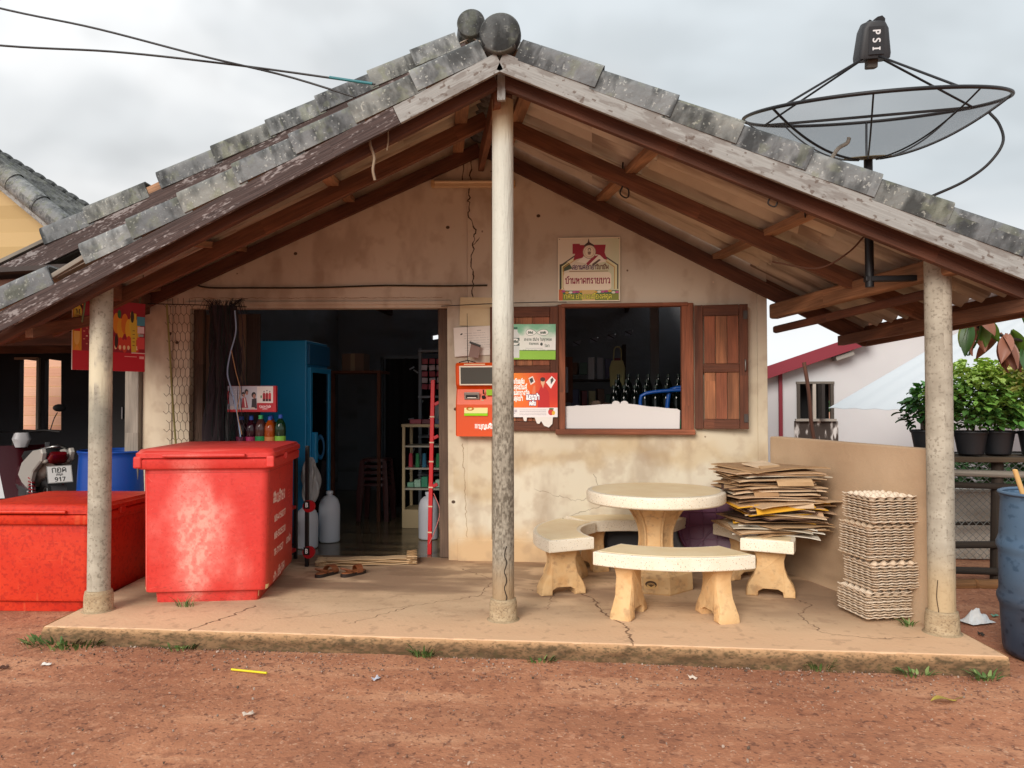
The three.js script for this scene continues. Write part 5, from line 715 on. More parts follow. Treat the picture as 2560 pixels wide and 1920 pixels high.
// ───────────────────────── inside the shop ─────────────────────────
{
  const m = plastic(0xc6cad2, { roughness: 0.5 });
  const jug = (label, x, z, h) => { const t = thing('water_jug', label, 'jug', [x, 0, z], 0, undefined); obj('jug_body', lathe([[0, 0.004], [0.085, 0], [0.1, 0.015], [0.102, h * 0.62], [0.098, h * 0.72], [0.08, h * 0.83], [0.05, h * 0.89], [0.03, h * 0.905]], 26), m, t); obj('neck', lathe([[0.03, h * 0.9], [0.027, h * 0.93], [0.034, h * 0.935], [0.034, h * 0.99], [0.0, h]], 18), m, t); return t; };
  jug('white plastic water jug nearest the red ice box, in the doorway', -2.66, -0.42, 0.42); jug('taller white plastic water jug second from the ice box', -2.56, -0.75, 0.5); jug('bluish white water jug at the right side of the doorway', -1.63, -1.0, 0.47);
  const b = thing('plastic_bag', 'clear plastic bag standing on the water jugs by the fridge', 'bag', [-2.66, 0.42, -0.5]);
  obj('bag_film', surf((u, v) => { const a = u * 6.2832, r = (0.075 + 0.02 * Math.sin(a * 3 + v * 7) + 0.012 * Math.sin(a * 8)) * Math.pow(Math.sin(Math.PI * lerp(0.12, 0.97, v)), 0.6); return [r * Math.cos(a), 0.42 * v, r * Math.sin(a)]; }, 40, 14), mat(0xb8b8b8, { roughness: 0.25, transparent: true, opacity: 0.7 }), b);
  const F = plastic(0x1a86bc, { roughness: 0.4 }), FD = plastic(0x0c5480), f = thing('drinks_fridge', 'tall blue drinks fridge standing inside the door, turned sideways', 'fridge', [-3.03, 0, -0.92]);
  obj('cabinet', B(0.56, 1.96, 0.6, 0, 0.98, 0, 0, 0, 0, 0.012), F, f); const d = grp('door', f); obj('door_frame', B(0.04, 1.5, 0.05, 0.302, 0.95, 0.265, 0, 0, 0, 0.006), F, d); obj('door_frame', B(0.04, 1.5, 0.05, 0.302, 0.95, -0.265, 0, 0, 0, 0.006), F, d); obj('door_frame', B(0.04, 0.05, 0.48, 0.302, 1.675, 0, 0, 0, 0, 0.006), F, d); obj('door_frame', B(0.04, 0.06, 0.48, 0.302, 0.23, 0, 0, 0, 0, 0.006), F, d);
  obj('glass', B(0.012, 1.39, 0.48, 0.3, 0.955, 0), mat(0x0a141c, { roughness: 0.05 }), d); obj('handle', B(0.05, 0.3, 0.06, 0.345, 0.92, 0.24, 0, 0, 0, 0.012), F, d); obj('handle_ring', new THREE.TorusGeometry(0.06, 0.014, 8, 24).scale(0.6, 1.7, 1).translate(0.372, 0.92, 0.16), FD, d); obj('header_panel', B(0.03, 0.2, 0.58, 0.295, 1.83, 0, 0, 0, 0, 0.004), FD, f);
  const carton = thing('carton', 'brown carton standing on a ledge beyond the blue fridge', 'carton', [-2.75, 1.72, -2.2]); obj('box', B(0.26, 0.2, 0.24, 0, 0.1, 0, 0, 0, 0, 0.004), mat(0x6a5648), carton); obj('tape', B(0.05, 0.202, 0.242, 0, 0.1, 0), mat(0x8a7a62), carton);
  const ledge = thing('wall_shelf', 'dark wall shelf with a carton beyond the blue fridge', 'shelf', [-2.7, 1.69, -2.2]); obj('board', B(0.6, 0.03, 0.4, 0, 0.014, 0), W.frameDark, ledge); obj('upright', B(0.04, 1.7, 0.04, 0.27, -0.84, 0.15), W.frameDark, ledge); obj('upright', B(0.04, 1.7, 0.04, -0.27, -0.84, 0.15), W.frameDark, ledge);
  const cur = thing('black_curtain', 'black sheet hanging across the inner doorway', 'curtain', [-2.22, 0, -2.9]); obj('cloth', slab((u, v) => [(u - 0.5) * 0.72, 1.85 * v + 0.05, 0.025 * Math.sin(u * 24)], [0, 0, 0.004], 50, 4), mat(0x0b0b0e), cur); obj('rail', B(0.86, 0.035, 0.035, 0, 1.92, 0), mat(0x5a666e, { roughness: 0.5 }), cur); obj('rail_post', B(0.035, 1.92, 0.035, 0.41, 0.96, 0), mat(0x3c464e), cur); obj('rail_post', B(0.035, 1.92, 0.035, -0.41, 0.96, 0), mat(0x3c464e), cur);
  const PAT = [[-0.02, 1.78, 0.5], [0.03, 1.74, -0.6], [-0.03, 1.15, 0.1], [0.25, 0.86, 0.4], [0.0, 0.75, 1.2], [0.1, 1.35, 0.9], [-0.03, 0.45, -0.9]]; PAT.forEach(([x, y, r]) => obj('white_print', B(0.07, 0.018, 0.003, x, y, 0.035, 0, 0, r), mat(0xa0a6aa), cur));
  const RS = plastic(0x4a201e), st = thing('stool_stack', 'stack of dark red plastic stools in front of the inner doorway', 'stools', [-2.5, 0, -2.2]); for (let i = 0; i < 5; i++) obj('stool', [loft([{ y: 0.4 + i * 0.07, w: 0.3, d: 0.3, r: 0.05 }, { y: 0.43 + i * 0.07, w: 0.29, d: 0.29, r: 0.06 }]), ...[[-1, -1], [1, -1], [-1, 1], [1, 1]].map(([a, b2]) => beam([a * 0.13, 0.41 + i * 0.07, b2 * 0.13], [a * 0.165, i * 0.07, b2 * 0.165], 0.05, 0.03))], RS, st);
  // goods shelf with hanging sachets and display cabinet
  const PACK = [0xb84a5a, 0xd8c8d0, 0x7a2c3c, 0x3a6a4a, 0xc89a3a, 0x4a5a8a, 0xd0d0cc].map((c) => mat(c, { roughness: 0.4 }));
  const gs = thing('goods_shelf', 'metal goods shelf hung with rows of sachets right of the inner doorway', 'shelf', [-1.62, 0, -2.45]);
  for (const x of [-0.42, 0.42]) obj('upright', B(0.035, 2.0, 0.035, x, 1.0, 0), mat(0x7c8690, { roughness: 0.5 }), gs); for (const y of [0.5, 0.95, 1.42, 1.96]) obj('shelf_board', B(0.86, 0.025, 0.32, 0, y, -0.08), mat(0x8c949c, { roughness: 0.5 }), gs);
  for (let j = 0; j < 5; j++) obj('sachet_strip', Array.from({ length: 9 }, (_, i) => B(0.07, 0.062, 0.018, -0.36 + i * 0.09 + rr(-0.006, 0.006), 1.84 - j * 0.075, 0.03 + rr(0, 0.02), rr(-0.2, 0.2), 0, rr(-0.1, 0.1), 0.005)), PACK[j % 2 ? 1 : 0], gs);
  for (let i = 0; i < 12; i++) obj('packet', B(rr(0.06, 0.1), rr(0.1, 0.24), 0.06, -0.36 + i * 0.066, (i % 2 ? 1.02 : 0.58) + 0.03, -0.04, 0, rr(-0.3, 0.3), 0, 0.006), PACK[i % 7], gs);
  obj('mirror', B(0.2, 0.3, 0.01, -0.16, 1.2, 0.06), mat(0x8fa0a2, { roughness: 0.15 }), gs);
  const dc = thing('display_cabinet', 'cream glass fronted display cabinet with packets behind the red pole', 'cabinet', [-1.78, 0, -1.82]), CR = mat(0xc4b088, { roughness: 0.5 });
  for (const x of [-0.26, 0.26]) for (const z of [-0.18, 0.18]) obj('upright', B(0.03, 1.1, 0.03, x, 0.56, z), CR, dc); obj('top', B(0.56, 0.03, 0.42, 0, 1.105, 0), CR, dc); obj('base', B(0.55, 0.2, 0.4, 0, 0.1, 0, 0, 0, 0, 0.004), CR, dc);
  for (const y of [0.42, 0.64, 0.88]) obj('shelf_board', B(0.52, 0.018, 0.38, 0, y, 0), mat(0xb8b4a4, { roughness: 0.4 }), dc);
  for (let i = 0; i < 6; i++) { obj('bottle', cyl([-0.2 + i * 0.075, 0.65, 0.1], [-0.2 + i * 0.075, 0.8, 0.1], 0.026, 0.02, 10), [mat(0xc84a5a), mat(0x3a8a5a), mat(0x3a7a9a)][i % 3], dc); obj('packet', B(0.07, 0.05 + (i % 3) * 0.03, 0.1, -0.2 + i * 0.078, 0.46 + (i % 3) * 0.015, 0.08, 0, 0, 0, 0.006), [mat(0x8ac0a4), mat(0xa8d0bc), mat(0x4a9a7a)][i % 3], dc); }
  for (let i = 0; i < 3; i++) obj('tin', B(0.13, 0.05, 0.1, -0.15 + i * 0.14, 1.146, 0.05, 0, 0, 0, 0.004), PACK[[0, 2, 5][i]], dc);
  // red banded pole at the right jamb
  const p = thing('banded_pole', 'red pole with pale bands leaning beside the right door jamb', 'pole', [-1.455, 0.0, -0.22]); p.rotation.z = -0.02; obj('pole', B(0.038, 1.56, 0.03, 0, 0.78, 0, 0, 0, 0, 0.006), plastic(0xc0141c), p); for (let i = 0; i < 6; i++) obj('band', B(0.041, 0.012, 0.033, 0, 0.2 + i * 0.2 + (i % 2) * 0.03, 0), mat(0xd0b49c), p); for (const y of [0.62, 1.35, 1.05]) obj('clip', B(0.05, 0.03, 0.02, 0.04, y, 0.01, 0, 0, 0.5, 0.005), plastic(0xb01420), p); obj('tie_wire', tube([[0, 0.1, 0.02], [0.05, 0.22, 0.03], [0.09, 0.4, 0.03], [0.03, 0.55, 0.02]], 0.004, 20), mat(0xc87a74), p);
  // seen through the window
  const GL = mat(0x060d0a, { roughness: 0.08 });
  const proto = thing('sauce_bottle', 'dark glass bottle in the rows seen through the window', 'bottle', [0, 0, 0], 0, 'dark bottles in rows inside the window'); obj('bottle_body', lathe([[0, 0], [0.038, 0], [0.042, 0.01], [0.042, 0.15], [0.03, 0.19], [0.015, 0.22], [0.014, 0.26]], 14), GL, proto); obj('cap', cyl([0, 0.255, 0], [0, 0.285, 0], 0.017, 0.017, 10), mat(0x2c3a34, { roughness: 0.3 }), proto);
  let k = 0; for (let j = 0; j < 3; j++) for (let i = 0; i < 8; i++) { const pos = [0.2 + i * 0.1 + j * 0.03, 1.235 + j * 0.06, -0.95 - j * 0.2]; if (k++ === 0) proto.position.set(...pos); else dup(proto, proto.userData.label, pos, 0); }
  const tb = thing('bottle_stand', 'stepped dark stand carrying the bottles inside the window', 'stand', [0.6, 0, -1.1]); for (let j = 0; j < 3; j++) obj('step', B(1.0, 0.06, 0.2, 0, 1.2 + j * 0.06, 0.15 - j * 0.2), W.frameDark, tb); obj('base', B(1.0, 1.1, 0.55, 0, 0.57, -0.05), W.frameDark, tb);
  const BR = mat(0x0a4a9a, { roughness: 0.35 }), tr = thing('blue_trolley', 'blue tube rail of a trolley inside the window', 'trolley', [0.55, 0, -0.5]); obj('handle_rail', tube([[-0.12, 0.2, 0], [-0.12, 1.3, 0], [-0.12, 1.4, 0], [-0.09, 1.43, 0], [0.4, 1.46, 0], [0.46, 1.43, 0], [0.47, 1.3, 0], [0.47, 0.2, 0]], 0.017, 60, 8), BR, tr); obj('handle_rail', tube([[0.13, 0.2, -0.05], [0.13, 1.38, -0.05], [0.16, 1.47, -0.05], [0.3, 1.49, -0.05]], 0.02, 30, 8), BR, tr); obj('deck', B(0.62, 0.03, 0.4, 0.17, 0.2, 0), BR, tr);
  const cr = thing('green_crate', 'green plastic bottle crate behind the blue rail', 'crate', [0.68, 0, -0.72]), GC = plastic(0x175c38); obj('crate_body', B(0.42, 0.2, 0.24, 0, 1.1, 0, 0, 0, 0, 0.01), GC, cr); for (let i = 0; i < 7; i++) obj('rib', B(0.02, 0.21, 0.012, -0.18 + i * 0.06, 1.1, 0.125, 0, 0, 0, 0.003), GC, cr); obj('stand', B(0.4, 0.98, 0.22, 0, 0.5, 0), W.frameDark, cr);
  const bag = thing('hanging_bag', 'small yellowish carrier bag hanging on the pillar inside the window', 'bag', [0.26, 1.52, -1.75]); obj('bag_body', loft([{ y: 0, w: 0.15, d: 0.06, r: 0.02 }, { y: 0.2, w: 0.17, d: 0.04, r: 0.02 }, { y: 0.28, w: 0.12, d: 0.02, r: 0.01 }]), mat(0xa8a070), bag); obj('bag_handle', tube([[-0.04, 0.27, 0], [-0.02, 0.42, 0], [0.03, 0.42, 0], [0.045, 0.27, 0]], 0.007, 16), mat(0xa8a070), bag);
  const pp = thing('wall_notice', 'grey paper notice on the dark wall inside the window', 'paper', [-0.35, 1.6, -1.9]); obj('sheet', B(0.16, 0.28, 0.004, 0, 0, 0), mat(0x9a9ca4), pp); obj('board', B(0.3, 0.5, 0.02, -0.02, 0, -0.02), W.frameDark, pp);
}
{
  const g = thing('window_goods_shelf', 'dim shelf of boxed goods and tins deep inside the window', 'shelf', [-0.1, 0, -2.3]), C = [0x7a2c34, 0x8a8a92, 0x3a5a4a, 0xa89a6a, 0x4a4a6a, 0xb0aeb0, 0x6a4a3a].map((c) => mat(c, { roughness: 0.5 }));
  for (const y of [0.9, 1.25, 1.6]) obj('shelf_board', B(0.9, 0.025, 0.3, 0, y, 0), W.leaf, g); for (const x of [-0.45, 0.45]) obj('upright', B(0.04, 2.0, 0.3, x, 1.0, 0), W.leaf, g);
  for (let j = 0; j < 3; j++) for (let i = 0; i < 9; i++) obj('packet', B(rr(0.06, 0.085), rr(0.12, 0.26), 0.1, -0.38 + i * 0.094, 0.915 + j * 0.35 + 0.12, 0.05, 0, rr(-0.2, 0.2), 0, 0.005), C[(i * 3 + j * 2) % 7], g);
  const s2 = thing('rice_sack', 'brown sack leaning among the goods inside the window', 'sack', [0.03, 0.95, -0.75]); obj('sack_body', loft([{ y: 0, w: 0.3, d: 0.22, r: 0.09 }, { y: 0.2, w: 0.28, d: 0.2, r: 0.09 }, { y: 0.34, w: 0.16, d: 0.12, r: 0.05 }, { y: 0.42, w: 0.07, d: 0.05, r: 0.02 }]), mat(0x6a5648), s2); obj('stand', B(0.36, 0.94, 0.3, 0, -0.475, 0), W.leaf, s2);
}
// doormat of folded card, sandals
{
  const m = thing('cardboard_mat', 'folded corrugated cardboard mat with a ruffled end on the door sill', 'mat', [-1.9, 0.0, 0.21], 0.235), c1 = mat(0xd2b48c), c2 = mat(0xa8865e);
  for (let i = 0; i < 5; i++) obj('fold', slab((u, v) => [(u - 0.5) * (0.78 - i * 0.03), 0.008 + i * 0.009 + 0.003 * Math.sin(u * 14 + i * 2), (v - 0.5) * (0.2 - i * 0.018)], [0, 0.005, 0], 20, 2), i % 2 ? c2 : c1, m, 'box');
  for (let i = 0; i < 7; i++) obj('ruffle', slab((u, v) => [0.36 + 0.03 * Math.sin(u * 20 + i * 1.3) + v * 0.03, 0.012 + i * 0.011, (u - 0.5) * 0.24], [0, 0.006, 0], 26, 2), i % 2 ? c1 : c2, m, 'box'); for (let i = 0; i < 4; i++) obj('ruffle', slab((u, v) => [-0.36 + 0.03 * Math.sin(u * 18 + i * 1.7) - v * 0.03, 0.012 + i * 0.01, (u - 0.5) * 0.2], [0, 0.006, 0], 22, 2), i % 2 ? c1 : c2, m, 'box');
  const L = mat(0x7a4426, { roughness: 0.5 }), S = mat(0x2a1c16, { roughness: 0.7 }), foot = mat(0xa0623a, { roughness: 0.55 });
  const sandal = (label, x, z, turn, s) => {
    const t = thing('sandal', label, 'sandal', [x, 0, z], turn), sh = new THREE.Shape(); sh.moveTo(-0.115, 0); sh.bezierCurveTo(-0.12, 0.045, -0.06, 0.036, -0.02, 0.034); sh.bezierCurveTo(0.04, 0.045, 0.11, 0.06, 0.125, 0.005); sh.bezierCurveTo(0.12, -0.05, 0.04, -0.046, 0.0, -0.036); sh.bezierCurveTo(-0.06, -0.04, -0.115, -0.04, -0.115, 0);
    obj('sole', ext(sh, 0.022, 0.004).rotateX(-Math.PI / 2), S, t, 'box'); obj('footbed', ext(sh, 0.006, 0.002).scale(0.93, 0.9, 1).rotateX(-Math.PI / 2).translate(0, 0.023, 0), foot, t, 'box');
    for (const [x0, w] of [[0.045, 0.06]]) obj('strap', slab((u, v) => { const a = Math.PI * u; return [x0 + (v - 0.5) * w + 0.03 * s * (u - 0.5), 0.02 + 0.052 * Math.sin(a), -0.047 * Math.cos(a)]; }, [0, 0.005, 0], 14, 2), L, t, 'box');
    obj('heel_strap', tube([[-0.02, 0.028, 0.04], [-0.07, 0.055, 0.045], [-0.115, 0.07, 0], [-0.07, 0.055, -0.045], [-0.02, 0.028, -0.04]], 0.007, 24, 6), L, t); return t;
  };
  sandal('left brown leather sandal beside the door mat', -2.09, 0.67, 1.15, 1); sandal('right brown leather sandal beside the door mat', -1.885, 0.64, 1.0, -1);
}
// dark and purple things under the table
{
  const P = plastic(0x6a3258), t = thing('purple_basket', 'round purple plastic basket lying on its side behind the table', 'basket', [0.99, 0.36, 0.19], -0.25); t.rotation.x = -0.22; 
  obj('disc', cyl([0, 0, -0.03], [0, 0, 0.0], 0.3, 0.3, 40), P, t); obj('rim', new THREE.TorusGeometry(0.3, 0.018, 8, 44).translate(0, 0, -0.01), P, t); obj('wall', cyl([0, 0, -0.03], [0, 0, -0.16], 0.3, 0.24, 40, true), P, t);
  for (let i = -2; i <= 2; i++) { const l = Math.sqrt(0.085 - (i * 0.11) ** 2) || 0.1; obj('rib', B(2 * l, 0.012, 0.014, 0, i * 0.11, 0.006, 0, 0, 0, 0.003), P, t); obj('rib', B(0.012, 2 * l, 0.012, i * 0.11, 0, 0.005, 0, 0, 0, 0.003), P, t); } obj('rib', B(0.55, 0.012, 0.013, 0, 0, 0.006, 0, 0, 0.78, 0.003), P, t);
  const D = mat(0x17161a, { roughness: 0.6 }), q = thing('black_basin', 'black round basin leaning on the wall under the stone table', 'basin', [0.3, 0.2, 0.09]); q.rotation.x = -0.2; obj('bowl', cyl([0, 0, 0], [0, 0, -0.05], 0.2, 0.15, 30), D, q); obj('rim', new THREE.TorusGeometry(0.2, 0.012, 8, 36), D, q);
  const r2 = thing('grey_basin', 'grey enamel basin leaning on the wall between table and purple basket', 'basin', [0.66, 0.2, 0.09]); r2.rotation.x = -0.18; obj('bowl', cyl([0, 0, 0], [0, 0, -0.05], 0.19, 0.13, 30), mat(0x6a6668, { roughness: 0.3 }), r2); obj('rim', new THREE.TorusGeometry(0.19, 0.01, 8, 36), mat(0x55525a), r2);
}

const SHEETG = mat(0xc8c8c6, { map: tileMap, roughness: 0.95 });
// ───────────────────────── lean-to on the left, motorbike, houses ─────────────────────────
{
  const t = thing('lean_to', 'dark open lean-to shed with two tall window gaps left of the shop', 'shed'), D = plaster(0x23242a, 641), bw = shp([[-9.2, -0.15], [-4.1, -0.15], [-4.1, 2.6], [-9.2, 2.6]]);
  for (const [a, b] of [[-7.6, -7.33], [-7.24, -7.0]]) bw.holes.push(shp([[a, 1.0], [b, 0.99], [b - 0.01, 1.91], [a, 1.94]]));
  obj('back_wall', new THREE.ExtrudeGeometry(bw, { depth: 0.08, bevelEnabled: false }).translate(0, 0, -3.08), D, t, 'box'); obj('side_wall', B(0.1, 2.7, 3.4, -9.15, 1.2, -1.4), D, t);
  obj('roof_panel', B(5.1, 0.04, 3.9, -6.65, 2.42, -1.3, 0, 0, 0.03), mat(0x3a3432), t); for (const z of [-1.0, -2.2]) obj('beam', B(5.0, 0.14, 0.07, -6.62, 2.03, z, 0, 0, 0, 0.006), W.rafterDark, t); obj('front_beam', B(5.0, 0.12, 0.07, -6.62, 2.3, 0.5, 0, 0, 0.03, 0.006), W.rafterDark, t);
  const w = grp('window_frame', t); obj('stile', B(0.035, 0.98, 0.05, -7.315, 1.46, -2.985), mat(0x8a8478), w); obj('head', B(0.34, 0.03, 0.05, -7.48, 1.945, -2.985), mat(0x9a8270), w);
  const dr = grp('door', t); obj('door_panel', B(0.62, 1.95, 0.04, -5.95, 0.85, -2.97), mat(0x15161b, { roughness: 0.5 }), dr); obj('door_handle', B(0.02, 0.16, 0.04, -6.1, 1.22, -2.94, 0, 0, 0, 0.006), mat(0x9a9a9c, { metalness: 0.8, roughness: 0.3 }), dr);
  obj('dirt_floor', B(4.9, 0.14, 3.2, -6.6, -0.06, -1.4), mat(0x3a2c24), t);
  const pw = thing('plank_wall', 'pinkish plank wall seen through the window gaps of the lean-to', 'wall', [-8.6, 0, -4.9]), PM = [0xdca98c, 0xd8a286, 0xe0b094].map((c) => wood(c, { roughness: 0.7, map: null })); for (let i = 0; i < 14; i++) obj('plank', B(4.6, 0.146, 0.03, 0, 0.3 + i * 0.154, rr(-0.004, 0.004), 0.09, 0, 0, 0.004), PM[i % 3], pw);
}
{ // motorbike
  const t = thing('motorbike', 'maroon and silver motorbike parked in the lean-to, rear and number plate towards us', 'motorbike', [-5.48, 0.03, -0.72], 2.47);
  // local: +x is the riding direction, rear wheel at x = 0
  const K = mat(0x141416, { roughness: 0.6 }), RED = plastic(0x3c0a14, { roughness: 0.25 }), SIL = mat(0xb4b0aa, { roughness: 0.3, metalness: 0.2 }), CH = mat(0x8a8a8a, { metalness: 0.9, roughness: 0.25 }), WH = plastic(0xc4c6ca);
  const wheel = (x) => { const g = grp('wheel', t); g.position.set(x, 0.28, 0); obj('tyre', new THREE.TorusGeometry(0.24, 0.042, 10, 36), K, g); obj('rim', new THREE.TorusGeometry(0.2, 0.014, 8, 36), CH, g); obj('spokes', Array.from({ length: 9 }, (_, i) => cyl([0, 0, 0], [0.2 * Math.cos(i * 0.698), 0.2 * Math.sin(i * 0.698), 0], 0.005, 0.005, 5)), CH, g); obj('hub', cyl([0, 0, -0.05], [0, 0, 0.05], 0.05, 0.05, 14), CH, g); };
  wheel(0); wheel(1.24);
  obj('tail_cowl', surf((u, v) => { const a = u * 6.2832, x = lerp(-0.3, 0.5, v), w = lerp(0.055, 0.11, ss(0, 0.6, v)), h = lerp(0.05, 0.12, ss(0, 0.7, v)); return [x, 0.76 - 0.22 * v + h * Math.sin(a), w * Math.cos(a)]; }, 24, 14), SIL, t); for (const q of [-1, 1]) obj('side_fairing', ext([[-0.34, 0.84], [-0.3, 0.88], [0.0, 0.85], [0.36, 0.72], [0.5, 0.58], [0.34, 0.5], [0.16, 0.46], [0.06, 0.54], [-0.02, 0.64], [-0.3, 0.76]], 0.03, 0.012).translate(0, 0, q * 0.125 - 0.015), SIL, t);
  obj('seat', loft([{ y: -0.06, w: 0.66, d: 0.2, r: 0.1 }, { y: 0.0, w: 0.68, d: 0.24, r: 0.11 }, { y: 0.05, w: 0.62, d: 0.2, r: 0.1 }]).applyMatrix4(M4(0.26, 0.79, 0, 0, 0, -0.08)), K, t); obj('grab_rail', tube([[0.1, 0.8, 0.12], [-0.18, 0.87, 0.11], [-0.3, 0.9, 0.0], [-0.18, 0.87, -0.11], [0.1, 0.8, -0.12]], 0.014, 30, 8), CH, t);
  obj('tail_light', loft([{ y: -0.05, w: 0.06, d: 0.16, r: 0.03 }, { y: 0.0, w: 0.09, d: 0.19, r: 0.04 }, { y: 0.05, w: 0.06, d: 0.15, r: 0.03 }]).applyMatrix4(M4(-0.3, 0.79, 0, 0, 0, 0.5)), plastic(0x5a0810, { roughness: 0.12 }), t);
  for (const s of [-1, 1]) obj('indicator', new THREE.SphereGeometry(0.035, 12, 8).scale(1.2, 0.8, 1).translate(-0.27, 0.76, s * 0.1), mat(0xa09a92, { roughness: 0.15 }), t);
  const N = paint(220, 172, (u, v) => hex(0xdededb), (x) => { x.strokeStyle = '#333'; x.lineWidth = 3; x.strokeRect(4, 4, 212, 164); thai(x, 'กษค', 44, 66, 44, '#222', 8, 132); thai(x, 'สตูล', 78, 98, 18, '#333', 4, 62); txt(x, '917', 110, 158, 60, '#222', 'bold', 'center'); }, { wrap: false });
  const pl = grp('number_plate', t); pl.position.set(-0.37, 0.63, 0); pl.rotation.set(0, -Math.PI / 2, 0); obj('plate', new THREE.PlaneGeometry(0.22, 0.172).translate(0, 0, 0.003).rotateX(-0.35), mat(0xffffff, { map: N, roughness: 0.35 }), pl); obj('backing', B(0.225, 0.176, 0.004).rotateX(-0.35), K, pl);
  obj('mudguard', surf((u, v) => { const a = lerp(2.0, 3.7, v); return [0.31 * Math.cos(a), 0.28 + 0.31 * Math.sin(a) + 0.02, (u - 0.5) * 0.13]; }, 4, 14), K, t); obj('mud_flap', slab((u, v) => [-0.36 - v * 0.05, 0.52 - v * 0.22, (u - 0.5) * (0.14 - v * 0.04)], [0.006, 0, 0], 3, 4), mat(0x3c3a3c), t);
  for (const s of [-1, 1]) { const g = grp('shock_absorber', t); obj('spring', tube(Array.from({ length: 60 }, (_, i) => { const k = i / 59, a = i * 0.9; return [0.02 + 0.06 * k + 0.028 * Math.cos(a), 0.3 + 0.3 * k, s * 0.13 + 0.028 * Math.sin(a)]; }), 0.006, 160, 5), plastic(0x8a1420), g); obj('rod', cyl([0.01, 0.28, s * 0.13], [0.09, 0.64, s * 0.13], 0.012, 0.012, 8), CH, g); }
  obj('engine', [B(0.34, 0.22, 0.2, 0.56, 0.34, 0, 0, 0, 0.1, 0.04), cyl([0.7, 0.4, 0], [0.95, 0.45, 0], 0.08, 0.07, 14)], mat(0x4a4a4c, { metalness: 0.6, roughness: 0.4 }), t); obj('exhaust', [cyl([-0.3, 0.36, 0.15], [0.35, 0.26, 0.15], 0.05, 0.04, 14), cyl([0.35, 0.26, 0.15], [0.7, 0.25, 0.1], 0.02, 0.02, 8)], CH, t); obj('swing_arm', beam([0, 0.28, 0.09], [0.5, 0.34, 0.09], 0.03, 0.05), K, t);
  obj('body_side', [surf((u, v) => [lerp(0.1, 0.75, u), lerp(0.72, 0.42 + 0.1 * u, v) - 0.08 * u, 0.13 - 0.02 * v], 8, 6), surf((u, v) => [lerp(0.1, 0.75, u), lerp(0.72, 0.42 + 0.1 * u, v) - 0.08 * u, -0.104 + 0.02 * v], 8, 6)], RED, t);
  obj('leg_shield', surf((u, v) => [lerp(0.86, 1.02, v) + 0.08 * Math.abs(u - 0.5), lerp(0.3, 0.86, v), (u - 0.5) * lerp(0.34, 0.5, v)], 10, 10), RED, t); for (const s of [-1, 1]) obj('shield_edge', slab((u, v) => [lerp(0.92, 1.06, v) + u * 0.03, lerp(0.3, 0.88, v), s * (lerp(0.17, 0.25, v) + u * 0.05)], [0.012, 0, 0], 3, 12), WH, t); obj('tunnel', beam([0.55, 0.52, 0], [0.95, 0.45, 0], 0.14, 0.12, 0.04), RED, t);
  obj('headset', loft([{ y: 0.84, w: 0.1, d: 0.12, r: 0.05 }, { y: 0.93, w: 0.15, d: 0.18, r: 0.06 }, { y: 1.0, w: 0.1, d: 0.14, r: 0.05 }].map((q) => ({ ...q, x: 1.0 }))), WH, t); obj('handlebar', tube([[0.86, 1.0, -0.34], [0.96, 1.02, -0.2], [1.0, 1.0, 0], [0.96, 1.02, 0.2], [0.86, 1.0, 0.34]], 0.014, 24, 8), K, t); obj('fork', [beam([1.24, 0.28, 0.07], [1.04, 0.92, 0.06], 0.035, 0.035), beam([1.24, 0.28, -0.07], [1.04, 0.92, -0.06], 0.035, 0.035)], CH, t); obj('front_mudguard', surf((u, v) => { const a = lerp(0.2, 2.6, v); return [1.24 + 0.3 * Math.cos(a), 0.28 + 0.3 * Math.sin(a), (u - 0.5) * 0.12]; }, 4, 14), RED, t);
  for (const s of [-1, 1]) { const g = grp('mirror', t); obj('stalk', tube([[0.92, 1.02, s * 0.26], [0.93, 1.15, s * 0.3], [0.92, 1.22, s * 0.33]], 0.006, 12), K, g); obj('mirror_head', new THREE.SphereGeometry(0.07, 18, 12).scale(0.3, 0.62, 1).translate(0.92, 1.27, s * 0.35), K, g); }
}
